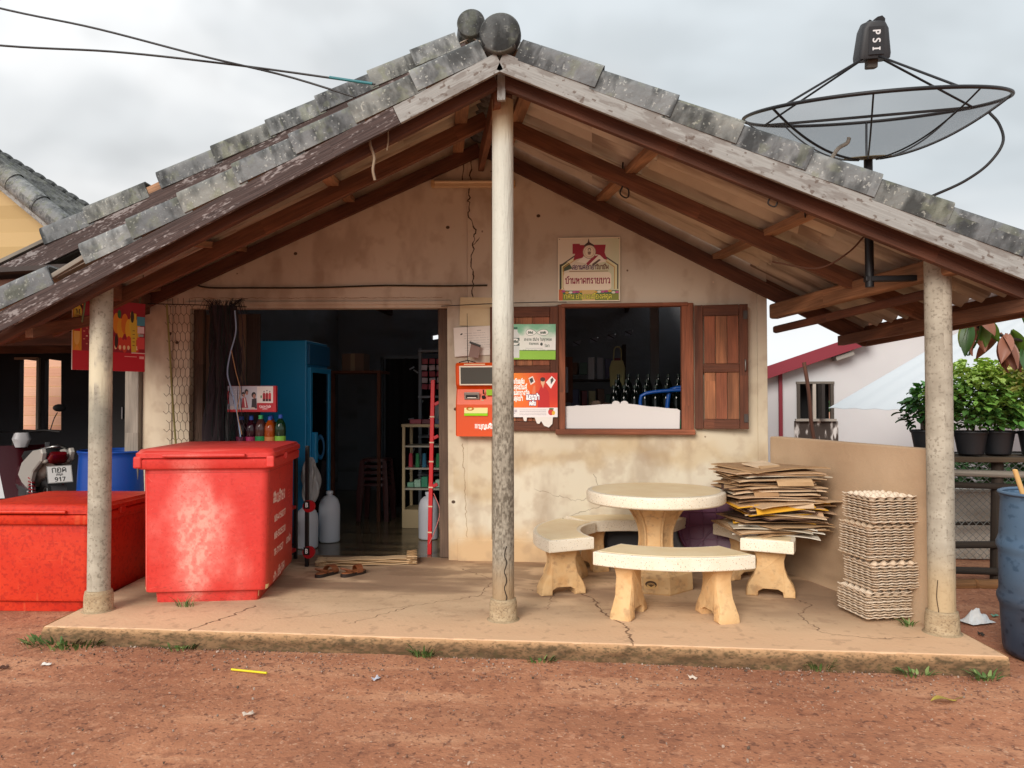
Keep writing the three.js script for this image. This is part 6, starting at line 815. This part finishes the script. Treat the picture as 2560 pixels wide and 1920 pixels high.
{ // neighbour's house with tiled gable, far left
  const t = thing('neighbour_house', 'yellow boarded house with grey tiled gable roof at the far left edge', 'house');
  const Y = wood(0xffe08a, { map: null, roughness: 0.8 }), z0 = -6.4; const line = (x) => 3.95 - 0.8 * (x + 8.76);
  for (let i = 0; i < 12; i++) { const y = 2.2 + i * 0.26, xr = Math.min(-8.1, (3.8 - (y + 0.26)) / 0.8 - 8.76); if (xr > -13.4) obj('board', B(xr + 13.6, 0.265, 0.03, (xr - 13.6) / 2, y + 0.13, z0 - 0.5, 0.06, 0, 0, 0.003), mat([0xb69c6c, 0xaf9564, 0xbca272][i % 3], { roughness: 0.7 }), t); }
  obj('wall', new THREE.ExtrudeGeometry(shp([[-17.6, -0.1], [-8.2, -0.1], [-8.2, 3.25], [-13.6, 7.55], [-17.6, 4.8]]), { depth: 0.1, bevelEnabled: false }).translate(0, 0, z0 - 0.66), mat(0xb0965f), t);
  const bk = (x) => { const q = -13.24 + (x + 11.63) * 1.106; return [q, 7.22 - 0.6 * (q + 13.24)]; };
  const R = (u, v) => { const x = lerp(-13.6, -7.9, u), [bx2, by2] = bk(x), w = 0.03 * Math.sin(v * 9 * 6.283); return [lerp(x, bx2, v), lerp(line(x) + 0.02, by2 - 0.08, v) + w, lerp(z0, -8.2, v)]; };
  obj('roof_sheet', slab(R, [0, 0.01, 0], 2, 120), SHEETG, t, 'box'); obj('roof_sheet', B(5, 0.03, 2.8, -15.6, 6.2, z0 - 1.4, 0, 0, 0.65), TILED, t);
  obj('fascia_board', beam([-13.6, line(-13.6) - 0.15, z0 + 0.02], [-7.9, line(-7.9) - 0.15, z0 + 0.02], 0.03, 0.2), W.fasciaPale, t);
  for (let i = 0; i < 11; i++) { const x = -13.6 + i * 0.52, a = [x, line(x) + 0.05, z0 + 0.02], b = [x + 0.6, line(x + 0.6) + 0.065, z0 + 0.02]; obj('verge_tile', cyl(a, b, 0.18, 0.195, 16, true), TILE[i % 3], t); }
  for (let i = 0; i < 26; i++) { const x = -13.4 + i * 0.22, q = bk(x); obj('verge_tile', new THREE.SphereGeometry(0.13, 12, 8).scale(1.3, 0.55, 0.8).rotateZ(-0.54).translate(q[0], q[1] - 0.07, -8.2), TILED, t); }
}
{ // white house beyond, right
  const t = thing('white_house', 'white rendered house with dark red roof edge behind the porch', 'house'), WM = mat(0xffffff, { roughness: 0.95, map: rep(paint(512, 512, (u, v) => { const n = fbm(u * 4, v * 4, 651, 5, 4), s = fbm(u * 26, v * 3, 655, 4); return mix(mix([176, 178, 182], [206, 207, 209], n), [110, 104, 100], ss(0.54, 0.78, s) * ss(0.32, 0.16, v) * 0.8); }), 5, 5) });
  const s = shp([[2.6, -0.3], [9.5, -0.3], [9.5, 3.9], [6.6, 3.05], [3.05, 1.79], [2.6, 1.63]]); s.holes.push(shp([[3.45, 1.06], [4.02, 1.06], [4.02, 1.66], [3.45, 1.66]]));
  obj('wall', new THREE.ExtrudeGeometry(s, { depth: 0.12, bevelEnabled: false }).translate(0, 0, -7.12), WM, t, (x, y) => [x, y + 0.9]);
  const R = mat(0x7a1c2c, { roughness: 0.6 }); obj('fascia_board', beam([2.5, 1.70, -6.72], [4.56, 2.41, -6.72], 0.05, 0.2), R, t); obj('fascia_board', beam([3.16, -0.2, -6.95], [3.16, 1.85, -6.95], 0.06, 0.05), R, t); obj('roof_panel', slab((u, v) => [lerp(2.5, 9.6, u), lerp(1.76, 4.22, u) - v * 1.3, -6.72 - v * 4.2], [0, 0.04, 0], 4, 4), mat(0x8a8a8c), t); obj('rafter_end', B(0.3, 0.07, 0.3, 4.16, 2.11, -6.9, 0, 0, 0.33), mat(0x8a8680), t);
  const w = grp('window', t); for (const x of [3.46, 3.72, 4.01]) obj('mullion', B(0.05, 0.6, 0.06, x, 1.36, -6.99), mat(x === 3.72 ? 0xb8b0a6 : 0x4a443e), w); obj('sill', B(0.66, 0.04, 0.1, 3.735, 1.04, -6.97), mat(0x9a948c), w); obj('head', B(0.62, 0.04, 0.06, 3.735, 1.67, -6.985), mat(0x6a645c), w); obj('room_back', B(0.8, 0.9, 0.05, 3.73, 1.3, -7.6), mat(0x141518), w); obj('shutter', B(0.05, 0.58, 0.26, 3.8, 1.36, -6.86), mat(0x2a2624), w);
  obj('damp_patch', B(0.72, 0.36, 0.006, 3.75, 0.84, -6.994), mat(0xffffff, { roughness: 1, map: paint(256, 128, (u, v) => mix([208, 206, 204], [66, 58, 54], ss(0.35, 0.62, fbm(u * 14, v * 2, 661, 4) + 0.15 * Math.sin(u * 3.14)))) }), t, printUV(3.39, 4.11, 0.66, 1.02));
  const st = thing('bamboo_pole', 'crooked bare pole leaning in front of the white house window', 'pole', [3.2, -0.1, -5.6]); obj('pole', tube([[0.2, 0, 0], [0.14, 0.8, 0.02], [0.1, 1.1, 0], [0.06, 1.6, 0.02], [0.0, 2.05, 0]], 0.03, 30, 7), W.rafterDark, st);
}
{ // neighbour's metal lean-to roof and its post
  const t = thing('metal_shed', 'pale blue grey sheet metal shed roof sloping in front of the white house', 'shed'), A = [2.945, 1.271, -3.5], Bq = [5.6, 1.2, -1.9], C = [8.8, 3.75, -4.2], D = [6.05, 2.86, -5.0];
  const q = (u, v) => { const k = [0, 1, 2].map((i) => lerp(lerp(A[i], Bq[i], u), lerp(D[i], C[i], u), v)); k[1] += 0.006 * Math.sin(u * 3.2 / 0.25 * 6.283); return k; };
  obj('roof_sheet', slab(q, [0, 0.006, 0], 90, 4), mat(0xb6bdc2, { roughness: 0.5 }), t, 'box');
  for (const [x, z] of [[3.97, -3.2], [5.2, -2.4]]) obj('post', B(0.075, 1.5, 0.075, x, 0.5, z, 0, 0, 0, 0.01), mat(0x2a2420), t);
  cord('tie_wire', 'thin wire tied between the shed post and the plants', 'wire', [[3.97, 1.08, -3.15], [3.8, 1.03, -2.2], [3.4, 1.0, -0.9]], 0.006, BLACK, 16);
}
// ───────────────────────── potted plants, fence, mango ─────────────────────────
{
  const bench = thing('plant_shelf', 'rough plank shelf on posts carrying black flower pots', 'shelf', [3.55, 0, -0.25]), RW = W.pole, RWD = W.poleDark;
  for (let i = 0; i < 3; i++) obj('plank', B(2.2, 0.045, 0.16, 0.1, 0.895 + rr(-0.008, 0.008), -0.18 + i * 0.17, 0, rr(-0.02, 0.02), 0.0, 0.01), RW, bench); for (const x of [-0.27, 0.75]) obj('post', cyl([x, -0.104, 0.12], [x + 0.02, 0.87, 0.12], 0.05, 0.045, 9), RWD, bench);
  for (const [y, r] of [[0.78, 0.03], [0.68, 0.026], [0.18, 0.03], [-0.02, 0.03]]) obj('rail', tube([[-0.8, y, 0.15], [0, y + rr(-0.02, 0.02), 0.17], [0.6, y + rr(-0.03, 0.03), 0.16], [1.2, y, 0.15]], r, 16, 7), y > 0.7 ? W.grey : RWD, bench);
  const POT = plastic(0x1a1d22, { roughness: 0.5 }), SOIL = mat(0x2a1e16), STEM = mat(0x4a3a26);
  const leafShape = (l, w) => { const g = surf((u, v) => [(u - 0.5) * 2 * w * Math.sin(Math.PI * Math.pow(v, 0.8)) , 0.12 * l * Math.sin(v * 3) + 0.35 * w * Math.abs(u - 0.5) * 2, v * l], 2, 3); return plain(g); };
  const bush = (cols, n, R, H, y0, lw) => { const base = leafShape(lw, lw * 0.36), by = cols.map(() => []); for (let i = 0; i < n; i++) { const a = rnd() * 6.28, e = rnd(), r = R * Math.sqrt(rnd()) * (0.55 + 0.75 * Math.sin(Math.PI * cl(e * 0.9 + 0.1))), g = base.clone(), s = rr(0.7, 1.3); g.applyMatrix4(M4(r * Math.cos(a), y0 + H * e + 0.05 * Math.sin(a * 3), r * Math.sin(a), rr(-0.5, 0.9), -a + Math.PI / 2 + rr(-0.9, 0.9), rr(-0.4, 0.4), s)); by[(e > 0.7 ? 0 : e > 0.35 ? 1 : 2) % cols.length].push(g); } return by; };
  const pot = (label, x, z, cols, H, R, n, lw = 0.075) => {
    const t = thing('potted_plant', label, 'potted plant', [x, 0.925, z]); obj('pot', lathe([[0, 0.004], [0.088, 0], [0.095, 0.01], [0.122, 0.17], [0.13, 0.172], [0.132, 0.19], [0.124, 0.195], [0.116, 0.18], [0.09, 0.03], [0, 0.03]], 28), POT, t); obj('soil', cyl([0, 0.165, 0], [0, 0.172, 0], 0.115, 0.117, 20), SOIL, t);
    const fol = grp('foliage', t); bush(cols, Math.round(n * 1.9), R * 1.18, H * 1.08, 0.25, lw * 0.8).forEach((g, i) => g.length && (obj('leaves', g, mat(cols[i], { roughness: 0.5 }), fol).userData = { kind: 'stuff' }));
    for (let i = 0; i < 5; i++) { const a = i * 1.4; obj('stem', tube([[0.02 * Math.cos(a), 0.16, 0.02 * Math.sin(a)], [0.04 * Math.cos(a), 0.3, 0.04 * Math.sin(a)], [R * 0.5 * Math.cos(a), 0.3 + H * 0.5, R * 0.5 * Math.sin(a)]], 0.009 - i * 0.001, 10, 5), STEM, t); } return t;
  };
  const GR = [0xb0d066, 0x80b04e, 0x527f3a];
  pot('bushy green potted plant half hidden behind the right column', 3.08, -0.1, GR, 0.44, 0.23, 620); pot('bright green potted plant right of the column, in a black pot', 3.31, -0.14, [0xc2de74, 0x90bc58, 0x5a8c40], 0.44, 0.22, 640); pot('yellow green variegated potted plant at the right edge', 3.56, -0.06, [0xdcd98e, 0xc4c870, 0x74a04a], 0.52, 0.24, 640); pot('dark green potted plant beyond the right edge of the row', 3.85, -0.1, GR, 0.45, 0.22, 380);
  pot('small dark green plant peeking out left of the right column', 2.82, -0.3, [0x4f8a3c, 0x386a2e, 0x285426], 0.26, 0.13, 150, 0.095);
  // fence behind
  const f = thing('chain_link_fence', 'sagging chain link fence on rough posts behind the plant shelf', 'fence', [3.6, -0.104, -0.75]), wires = []; const seg = (a, b) => wires.push(new THREE.TubeGeometry(new THREE.LineCurve3(V(...a), V(...b)), 1, 0.0036, 3));
  for (let i = -16; i < 24; i++) { const x = i * 0.062; const clip = (dx) => { const a = [x, 0.05, 0], b = [x + dx, 1.0, 0], lo = Math.min(a[0], b[0]), hi = Math.max(a[0], b[0]); if (hi < -0.9 || lo > 1.3) return; seg(a, b); }; clip(0.95); clip(-0.95); }
  obj('wire_mesh', wires, mat(0x8a8c88, { metalness: 0.4, roughness: 0.5 }), f).userData = { kind: 'stuff' }; for (const x of [-0.7, 0.35, 1.25]) obj('post', cyl([x, 0, -0.03], [x + 0.03, 1.05, -0.03], 0.04, 0.035, 8), RWD, f); for (const y of [0.35, 0.98]) obj('rail', tube([[-0.9, y, -0.02], [0.2, y + 0.02, -0.02], [1.3, y - 0.02, -0.02]], 0.018, 12, 6), RWD, f);
  const w = thing('panel_wall', 'low pale rendered wall behind the chain link fence', 'wall', [3.9, -0.104, -1.05]); obj('wall', B(3.2, 0.62, 0.08, 0, 0.31, 0, 0, 0, 0, 0.008), plaster(0xc8c4bc, 663), w); obj('coping', B(3.24, 0.03, 0.12, 0, 0.635, 0, 0, 0, 0, 0.006), plaster(0xb0aca4, 664), w);
  const hed = bush([0x33552a, 0x24421e, 0x182e16], 1500, 0.8, 0.75, 0, 0.09), hg = new THREE.Group(); hg.name = 'shrubs'; hg.userData = { kind: 'stuff', label: 'dark shrubs behind the fence', category: 'shrubs' }; hg.position.set(4.1, -0.1, -2.0); hg.scale.set(1.6, 1.1, 0.6); scene.add(hg); hed.forEach((g, i) => obj('leaves', g, mat([0x33552a, 0x24421e, 0x182e16][i]), hg));
  const far = []; for (let i = 0; i < 5200; i++) { const a = rr(-1.25, 1.25), d = 46 + rr(-3, 3), x = Math.sin(a) * d, z = 6 - Math.cos(a) * d, top = 1.2 + 1.6 * ns(x * 0.25, 3, 701) , g = leafShape(0.6, 0.3); g.applyMatrix4(M4(x, top * Math.sqrt(rnd()), z, rr(-1, 1), rr(0, 6), rr(-1, 1), rr(0.6, 1.2))); far.push(g); }
  const fo = obj('far_shrubs', far, mat(0x3c5a30)); fo.userData = { kind: 'stuff', label: 'low line of green shrubs far behind the houses', category: 'shrubs' };
  // mango twigs hanging into view
  const mt = thing('mango_tree', 'mango branch with large drooping green and reddish leaves at the right edge', 'tree', [3.76, -0.104, 0.1]); obj('trunk', tube([[0.5, 0, -0.6], [0.45, 1.2, -0.5], [0.3, 2.3, -0.3], [0.2, 3.4, 0]], 0.07, 20, 8), RWD, mt);
  const tw = grp('branch', mt); const twig = (p, r) => obj('twig', tube(p, r, 16, 5), RWD, tw); twig([[0.3, 2.3, -0.3], [0.0, 2.12, 0.1], [-0.3, 1.95, 0.3], [-0.62, 1.92, 0.42], [-0.95, 2.02, 0.5]], 0.012); twig([[0.0, 2.12, 0.1], [-0.2, 2.2, 0.3], [-0.5, 2.25, 0.4]], 0.008); twig([[0.2, 3.4, 0], [-0.2, 3.5, 0.4], [-0.6, 3.38, 0.8]], 0.01);
  const LG = [0x4a6a24, 0x6a7a30, 0x7a4a34, 0x8e5e4a, 0x2f5222].map((c) => mat(c, { roughness: 0.42 })), leafG = [0, 1, 2].map((k) => plain(surf((u, v) => [(u - 0.5) * 0.062 * Math.pow(Math.sin(Math.PI * cl(v, 0.02, 0.98)), 0.75) * 1.6, -0.05 * v * v * (1 + k * 0.6) + 0.014 * Math.abs(u - 0.5) * 2, v * 0.24], 4, 8)));
  const cluster = (x, y, z, n, reds) => { for (let i = 0; i < n; i++) { const o = new THREE.Mesh(leafG[i % 3], LG[i % 7 < reds ? 2 + (i % 2) : [0, 1, 4][i % 3]]); o.name = 'leaf'; o.castShadow = o.receiveShadow = true; o.position.set(x + rr(-0.05, 0.05), y + rr(-0.04, 0.04), z + rr(-0.05, 0.05)); o.rotation.order = 'YXZ'; o.rotation.set(rr(0.5, 1.45), i * 2.4 + rr(-0.4, 0.4), rr(-0.4, 0.4)); tw.add(o); } };
  cluster(-0.95, 2.08, 0.5, 12, 2); cluster(-0.72, 1.96, 0.44, 10, 6); cluster(-0.5, 1.9, 0.38, 8, 4); cluster(-0.25, 1.95, 0.3, 10, 1); cluster(0.0, 2.12, 0.15, 10, 2); cluster(-0.1, 1.75, 0.3, 7, 1); cluster(-0.6, 3.36, 0.85, 5, 0); cluster(-0.72, 2.98, 0.95, 3, 0); cluster(-0.5, 2.24, 0.4, 4, 1);
}

// ───────────────────────── satellite dish, cables, odds and ends ─────────────────────────
{
  const t = thing('satellite_dish', 'large black mesh satellite dish on a mast standing through the porch roof', 'satellite dish', [1.704, 2.09, 1.65]), K = mat(0x17181c, { roughness: 0.5, metalness: 0.2 });
  obj('mast', cyl([0, -0.02, 0], [0, 0.77, 0], 0.026, 0.026, 16), K, t); obj('mast_clamp', B(0.34, 0.035, 0.05, 0.14, 0.03, 0.0, 0, 0, 0, 0.006), K, t);
  const head = grp('dish', t); head.scale.setScalar(0.885); head.position.set(0.0, 0.774, -0.011); head.rotation.order = 'ZXY'; head.rotation.set(0.22, 0, 0.025);
  const R = 0.84, D = 0.34, par = (r) => D * (r / R) ** 2, at = (a, r) => [r * Math.cos(a), par(r), r * Math.sin(a)];
  const net = paint(256, 256, (u, v) => { const f = (q) => Math.abs(((q * 32) % 1) - 0.5) > 0.36; return f(u) || f(v) ? 255 : 0; }, null, { color: false }); const nm = mat(0x24262c, { roughness: 0.6, transparent: true, opacity: 0.38 });
  obj('mesh_reflector', surf((u, v) => at(u * 6.28318, 0.06 + (R - 0.06) * v), 72, 12), nm, head);
  obj('rim', new THREE.TorusGeometry(R, 0.0125, 8, 90).rotateX(Math.PI / 2).translate(0, D, 0), K, head);
  for (let i = 0; i < 8; i++) { const a = i * Math.PI / 4 + 0.3, p = []; for (let k = 0; k <= 8; k++) p.push(at(a, 0.08 + (R - 0.08) * k / 8)); obj('rib', tube(p, i % 3 === 0 ? 0.009 : 0.006, 20, 5), K, head); }
  const A = [1.28, 2.53, 3.95, 5.97]; const F = [0, 0.675, 0];
  for (const a of A) obj('feed_strut', cyl(at(a, R), [F[0] + 0.07 * Math.cos(a), F[1], 0.07 * Math.sin(a)], 0.008, 0.008, 8), K, head);
  obj('cross_bar', beam(at(A[2], R), at(A[3], R), 0.02, 0.02, 0.004), K, head); obj('hub_plate', lathe([[0, 0.0], [0.15, 0.012], [0.155, 0.02], [0, 0.01]], 24), mat(0x8a7a5a), head);
  const h = grp('feed_cover', head); obj('cover', loft([{ y: 0.66, w: 0.2, d: 0.16, r: 0.02 }, { y: 0.69, w: 0.21, d: 0.17, r: 0.03 }, { y: 0.85, w: 0.175, d: 0.15, r: 0.03 }, { y: 0.895, w: 0.15, d: 0.13, r: 0.05 }, { y: 0.905, w: 0.1, d: 0.09, r: 0.04 }]), mat(0x26282c, { roughness: 0.6 }), h);
  obj('feed_horn', B(0.07, 0.06, 0.07, 0, 0.635, 0, 0, 0, 0, 0.01), mat(0x55524e), h); obj('broken_edge', ext([[-0.06, 0], [-0.03, 0.02], [-0.01, 0.008], [0.02, 0.034], [0.05, 0.04], [0.07, 0.02], [0.07, 0]], 0.06).translate(0, 0.898, -0.03), mat(0x1e2024), h);
  const L = paint(128, 256, (u, v) => hex(0x26282c), (x) => { x.save(); x.translate(64, 128); x.rotate(Math.PI / 2); ['P', 'S', 'I'].forEach((q, i) => txt(x, q, (i - 1) * 76, 32, 92, '#d0d2d4', 'bold', 'center')); x.restore(); }, { wrap: false });
  obj('lettering', new THREE.PlaneGeometry(0.1, 0.18).rotateX(-0.06).translate(0, 0.772, 0.0865), mat(0xffffff, { map: L }), h);
  cord('dish_cable', 'black cable looping down from the dish rim to the roof', 'cable', [[2.416, 3.131, 1.651], [2.451, 3.043, 1.695], [2.451, 2.919, 1.739], [2.372, 2.795, 1.739], [2.23, 2.689, 1.739], [2.035, 2.6, 1.739], [1.929, 2.547, 1.784]], 0.009, BLACK, 40);
  const c = thing('clay_bracket', 'small bent scrap of metal sticking up from the roof edge below the dish', 'scrap', [1.38, 2.83, 2.0]); obj('bracket', tube([[0, -0.06, 0], [0.04, 0, 0], [0.09, 0.03, 0], [0.1, 0.06, 0]], 0.012, 12, 5), W.grey, c);
}
cord('power_cable', 'upper black power cable running from the top left down to the roof', 'power cable', [[-9.0, 5.72, 1.9], [-6.5, 4.92, 1.4], [-4.493, 4.374, 1.2], [-3.738, 4.185, 1.2], [-2.859, 3.925, 1.2], [-2.279, 3.813, 1.05], [-1.75, 3.632, 1.05]], 0.0085, BLACK, 60);
cord('power_cable', 'lower black power cable crossing the other one towards the roof', 'power cable', [[-9.0, 4.72, 1.9], [-6.5, 4.32, 1.4], [-4.489, 4.088, 1.2], [-3.551, 3.993, 1.2], [-2.715, 3.89, 1.14], [-2.207, 3.835, 1.05], [-1.6, 3.722, 1.05]], 0.0085, BLACK, 60);
const TEAL = mat(0x1d6a72, { roughness: 0.5 });
cord('cable_sleeve', 'teal sleeved end of the lower cable at the roof edge', 'cable', [[-1.95, 3.79, 1.052], [-1.78, 3.757, 1.052], [-1.62, 3.727, 1.052]], 0.011, TEAL, 12);
// strings and wires hanging from the rafters
cord('raffia_strip', 'frayed pale raffia strip hanging from the left fascia', 'string', [[-1.36, 3.02, 2.03], [-1.345, 2.93, 2.04], [-1.325, 2.86, 2.03], [-1.33, 2.78, 2.04], [-1.32, 2.72, 2.03]], 0.009, mat(0x8c7a66), 20);
cord('raffia_strip', 'thin pale string hanging right of the raffia strip', 'string', [[-1.24, 3.04, 2.03], [-1.238, 2.97, 2.03], [-1.245, 2.9, 2.03]], 0.005, mat(0x8c7a66), 12);
cord('wire_loop', 'small dark wire loop hanging from the middle rafter', 'wire', [[0.22, 3.08, 1.05], [0.22, 2.93, 1.06], [0.26, 2.87, 1.06], [0.25, 2.82, 1.06], [0.2, 2.85, 1.06], [0.23, 2.93, 1.06]], 0.006, BLACK, 30);
cord('wire_loop', 'dark wire bow tied to the rafter on the right', 'wire', [[1.1, 2.66, 1.95], [1.06, 2.59, 1.96], [1.03, 2.53, 1.96], [1.07, 2.51, 1.96], [1.1, 2.58, 1.96], [1.13, 2.52, 1.96], [1.14, 2.6, 1.95]], 0.005, BLACK, 40);
cord('wire_loop', 'short dark wire hanging under the roof sheets right of the bow', 'wire', [[1.3, 2.66, 1.7], [1.305, 2.56, 1.7], [1.31, 2.5, 1.7]], 0.005, BLACK, 10);
cord('roof_cable', 'thin brown cable sagging under the roof sheets by the mast', 'cable', [[1.69, 2.4, 1.63], [1.6, 2.3, 1.6], [1.45, 2.22, 1.5], [1.2, 2.3, 1.3]], 0.006, mat(0x5a3a2a), 30);
// weeds at the kerb
{
  const G1 = mat(0x4c6630, { roughness: 0.7 }), G2 = mat(0x76884e, { roughness: 0.7 });
  const weed = (label, x, y, z, R, n, h, blade) => {
    const t = thing('weed', label, 'weed', [x, y, z]), a = [], b = [];
    for (let i = 0; i < n; i++) { const an = rnd() * 6.28, r = R * Math.sqrt(rnd()), l = rr(0.35, 1.0) * h, lean = rr(0.3, 1.1), px = r * Math.cos(an), pz = r * Math.sin(an) * 0.45, w = blade ? 0.0035 : rr(0.005, 0.011), dx = Math.cos(an), dz = Math.sin(an); (i % 3 ? a : b).push(surf((u, v) => [px + dx * lean * l * v * v + (u - 0.5) * w * 2 * (blade ? 1 - v * 0.9 : Math.sin(3.1416 * cl(v, 0.02, 0.97))) * -dz, l * v * (1 - 0.35 * lean * v), pz + dz * lean * l * v * v + (u - 0.5) * w * 2 * (blade ? 1 - v * 0.9 : Math.sin(3.1416 * cl(v, 0.02, 0.97))) * dx], 1, 4)); }
    obj('leaves', a, G1, t); obj('leaves', b, G2, t); return t;
  };
  weed('wide straggling weed at the left corner of the porch slab', -3.2, -0.107, 2.22, 0.26, 150, 0.075, 0); weed('grass tuft growing at the foot of the tall red ice box', -2.72, 0, 1.66, 0.07, 34, 0.12, 1); weed('low weed under the slab edge left of the middle', -2.45, -0.107, 2.22, 0.09, 40, 0.06, 0);
  weed('green weed at the slab edge left of the middle column', -0.98, -0.104, 2.21, 0.07, 40, 0.1, 0); weed('small weed at the slab edge just right of the middle column', -0.3, -0.107, 2.23, 0.08, 30, 0.06, 0); weed('leafy weed at the slab edge below the egg trays', 1.22, -0.104, 2.22, 0.07, 46, 0.1, 0); weed('sparse weed near the right end of the slab edge', 1.72, -0.107, 2.25, 0.09, 30, 0.06, 0); weed('weed at the right corner of the porch slab', 2.05, -0.107, 2.28, 0.07, 34, 0.07, 0); weed('tuft in the gap beside the right column base', 1.9, 0.0, 1.68, 0.04, 20, 0.07, 0);
}
// litter
{
  const s = thing('yellow_straw', 'yellow drinking straw lying on the red dirt', 'straw', [-1.868, -0.099, 2.55], -0.16); obj('straw', cyl([-0.11, 0, 0], [0.11, 0, 0], 0.006, 0.006, 10, true), plastic(0xd8c81c), s);
  const leafG2 = (l, w) => surf((u, v) => [(v - 0.5) * l, 0.012 * Math.sin(v * 5) + 0.01 * Math.abs(u - 0.5), (u - 0.5) * w * Math.sin(3.1416 * cl(v, 0.03, 0.97))], 4, 8);
  const lf = thing('fallen_leaf', 'yellowish fallen leaf on the dirt near the right corner', 'leaf', [1.7, -0.094, 2.62], 0.35); obj('blade', leafG2(0.15, 0.05), mat(0xa08c3c), lf); obj('stalk', cyl([0.07, 0, 0], [0.11, 0.004, 0], 0.002, 0.002, 5), mat(0x7a6a30), lf);
  const scrap = (label, x, z, c, r, y = -0.1) => { const t = thing('litter_scrap', label, 'litter', [x, y, z], r); obj('scrap', slab((u, v) => [(u - 0.5) * 0.05, 0.008 * Math.sin(u * 6 + r) * Math.cos(v * 5), (v - 0.5) * 0.03], [0, 0.0015, 0], 5, 4), mat(c), t); return t; };
  scrap('small white scrap on the dirt at the far left', -3.05, 2.55, 0xd8d4cc, 0.4); scrap('small bluish scrap on the dirt left of the middle', -1.15, 2.58, 0xb8bcc8, 1.2); scrap('pale scrap on the dirt near the bottom left', -1.62, 3.1, 0xc8b8a8, 0.8); scrap('pale chip on the dirt right of the middle', 0.52, 2.4, 0xd0c0b0, 2.0); scrap('brown dry leaf scrap on the dirt at the left', -3.25, 2.62, 0x4a2a1c, 0.2);
  const bag2 = thing('crumpled_bag', 'crumpled white plastic bag on the ground right of the right column', 'bag', [2.52, -0.095, 1.15], 0.4); obj('film', surf((u, v) => { const n = fbm(u * 6, v * 6, 671, 3); return [(u - 0.5) * 0.2, 0.06 * n * Math.sin(3.14 * u) * Math.sin(3.14 * v) * 2, (v - 0.5) * 0.12 + n * 0.03]; }, 20, 14), mat(0xd4d8da, { roughness: 0.4 }), bag2);
  scrap('greenish plastic scrap on the ground beside the weathered barrel', 2.72, 1.0, 0x6aa08a, 0.6, -0.096); scrap('dark leaf scrap on the ground between column and barrel', 2.42, 1.45, 0x2c241c, 1.4, -0.096); scrap('brown husk on the ground below the bamboo log', 2.6, 0.45, 0x6a4a34, 2.2, -0.096);
  const bm = thing('bamboo_log', 'pale bamboo log lying on the ground below the plant shelf', 'log', [3.3, -0.09, 0.1], 0.05); obj('log', cyl([-0.6, 0, 0], [0.7, 0.01, 0], 0.045, 0.04, 12), wood(0xd8c090), bm); for (const x of [-0.3, 0.2]) obj('node', cyl([x - 0.01, 0.002, 0], [x + 0.01, 0.002, 0], 0.048, 0.048, 12), wood(0xb89c6c), bm);
}
renderer.render(scene, camera);
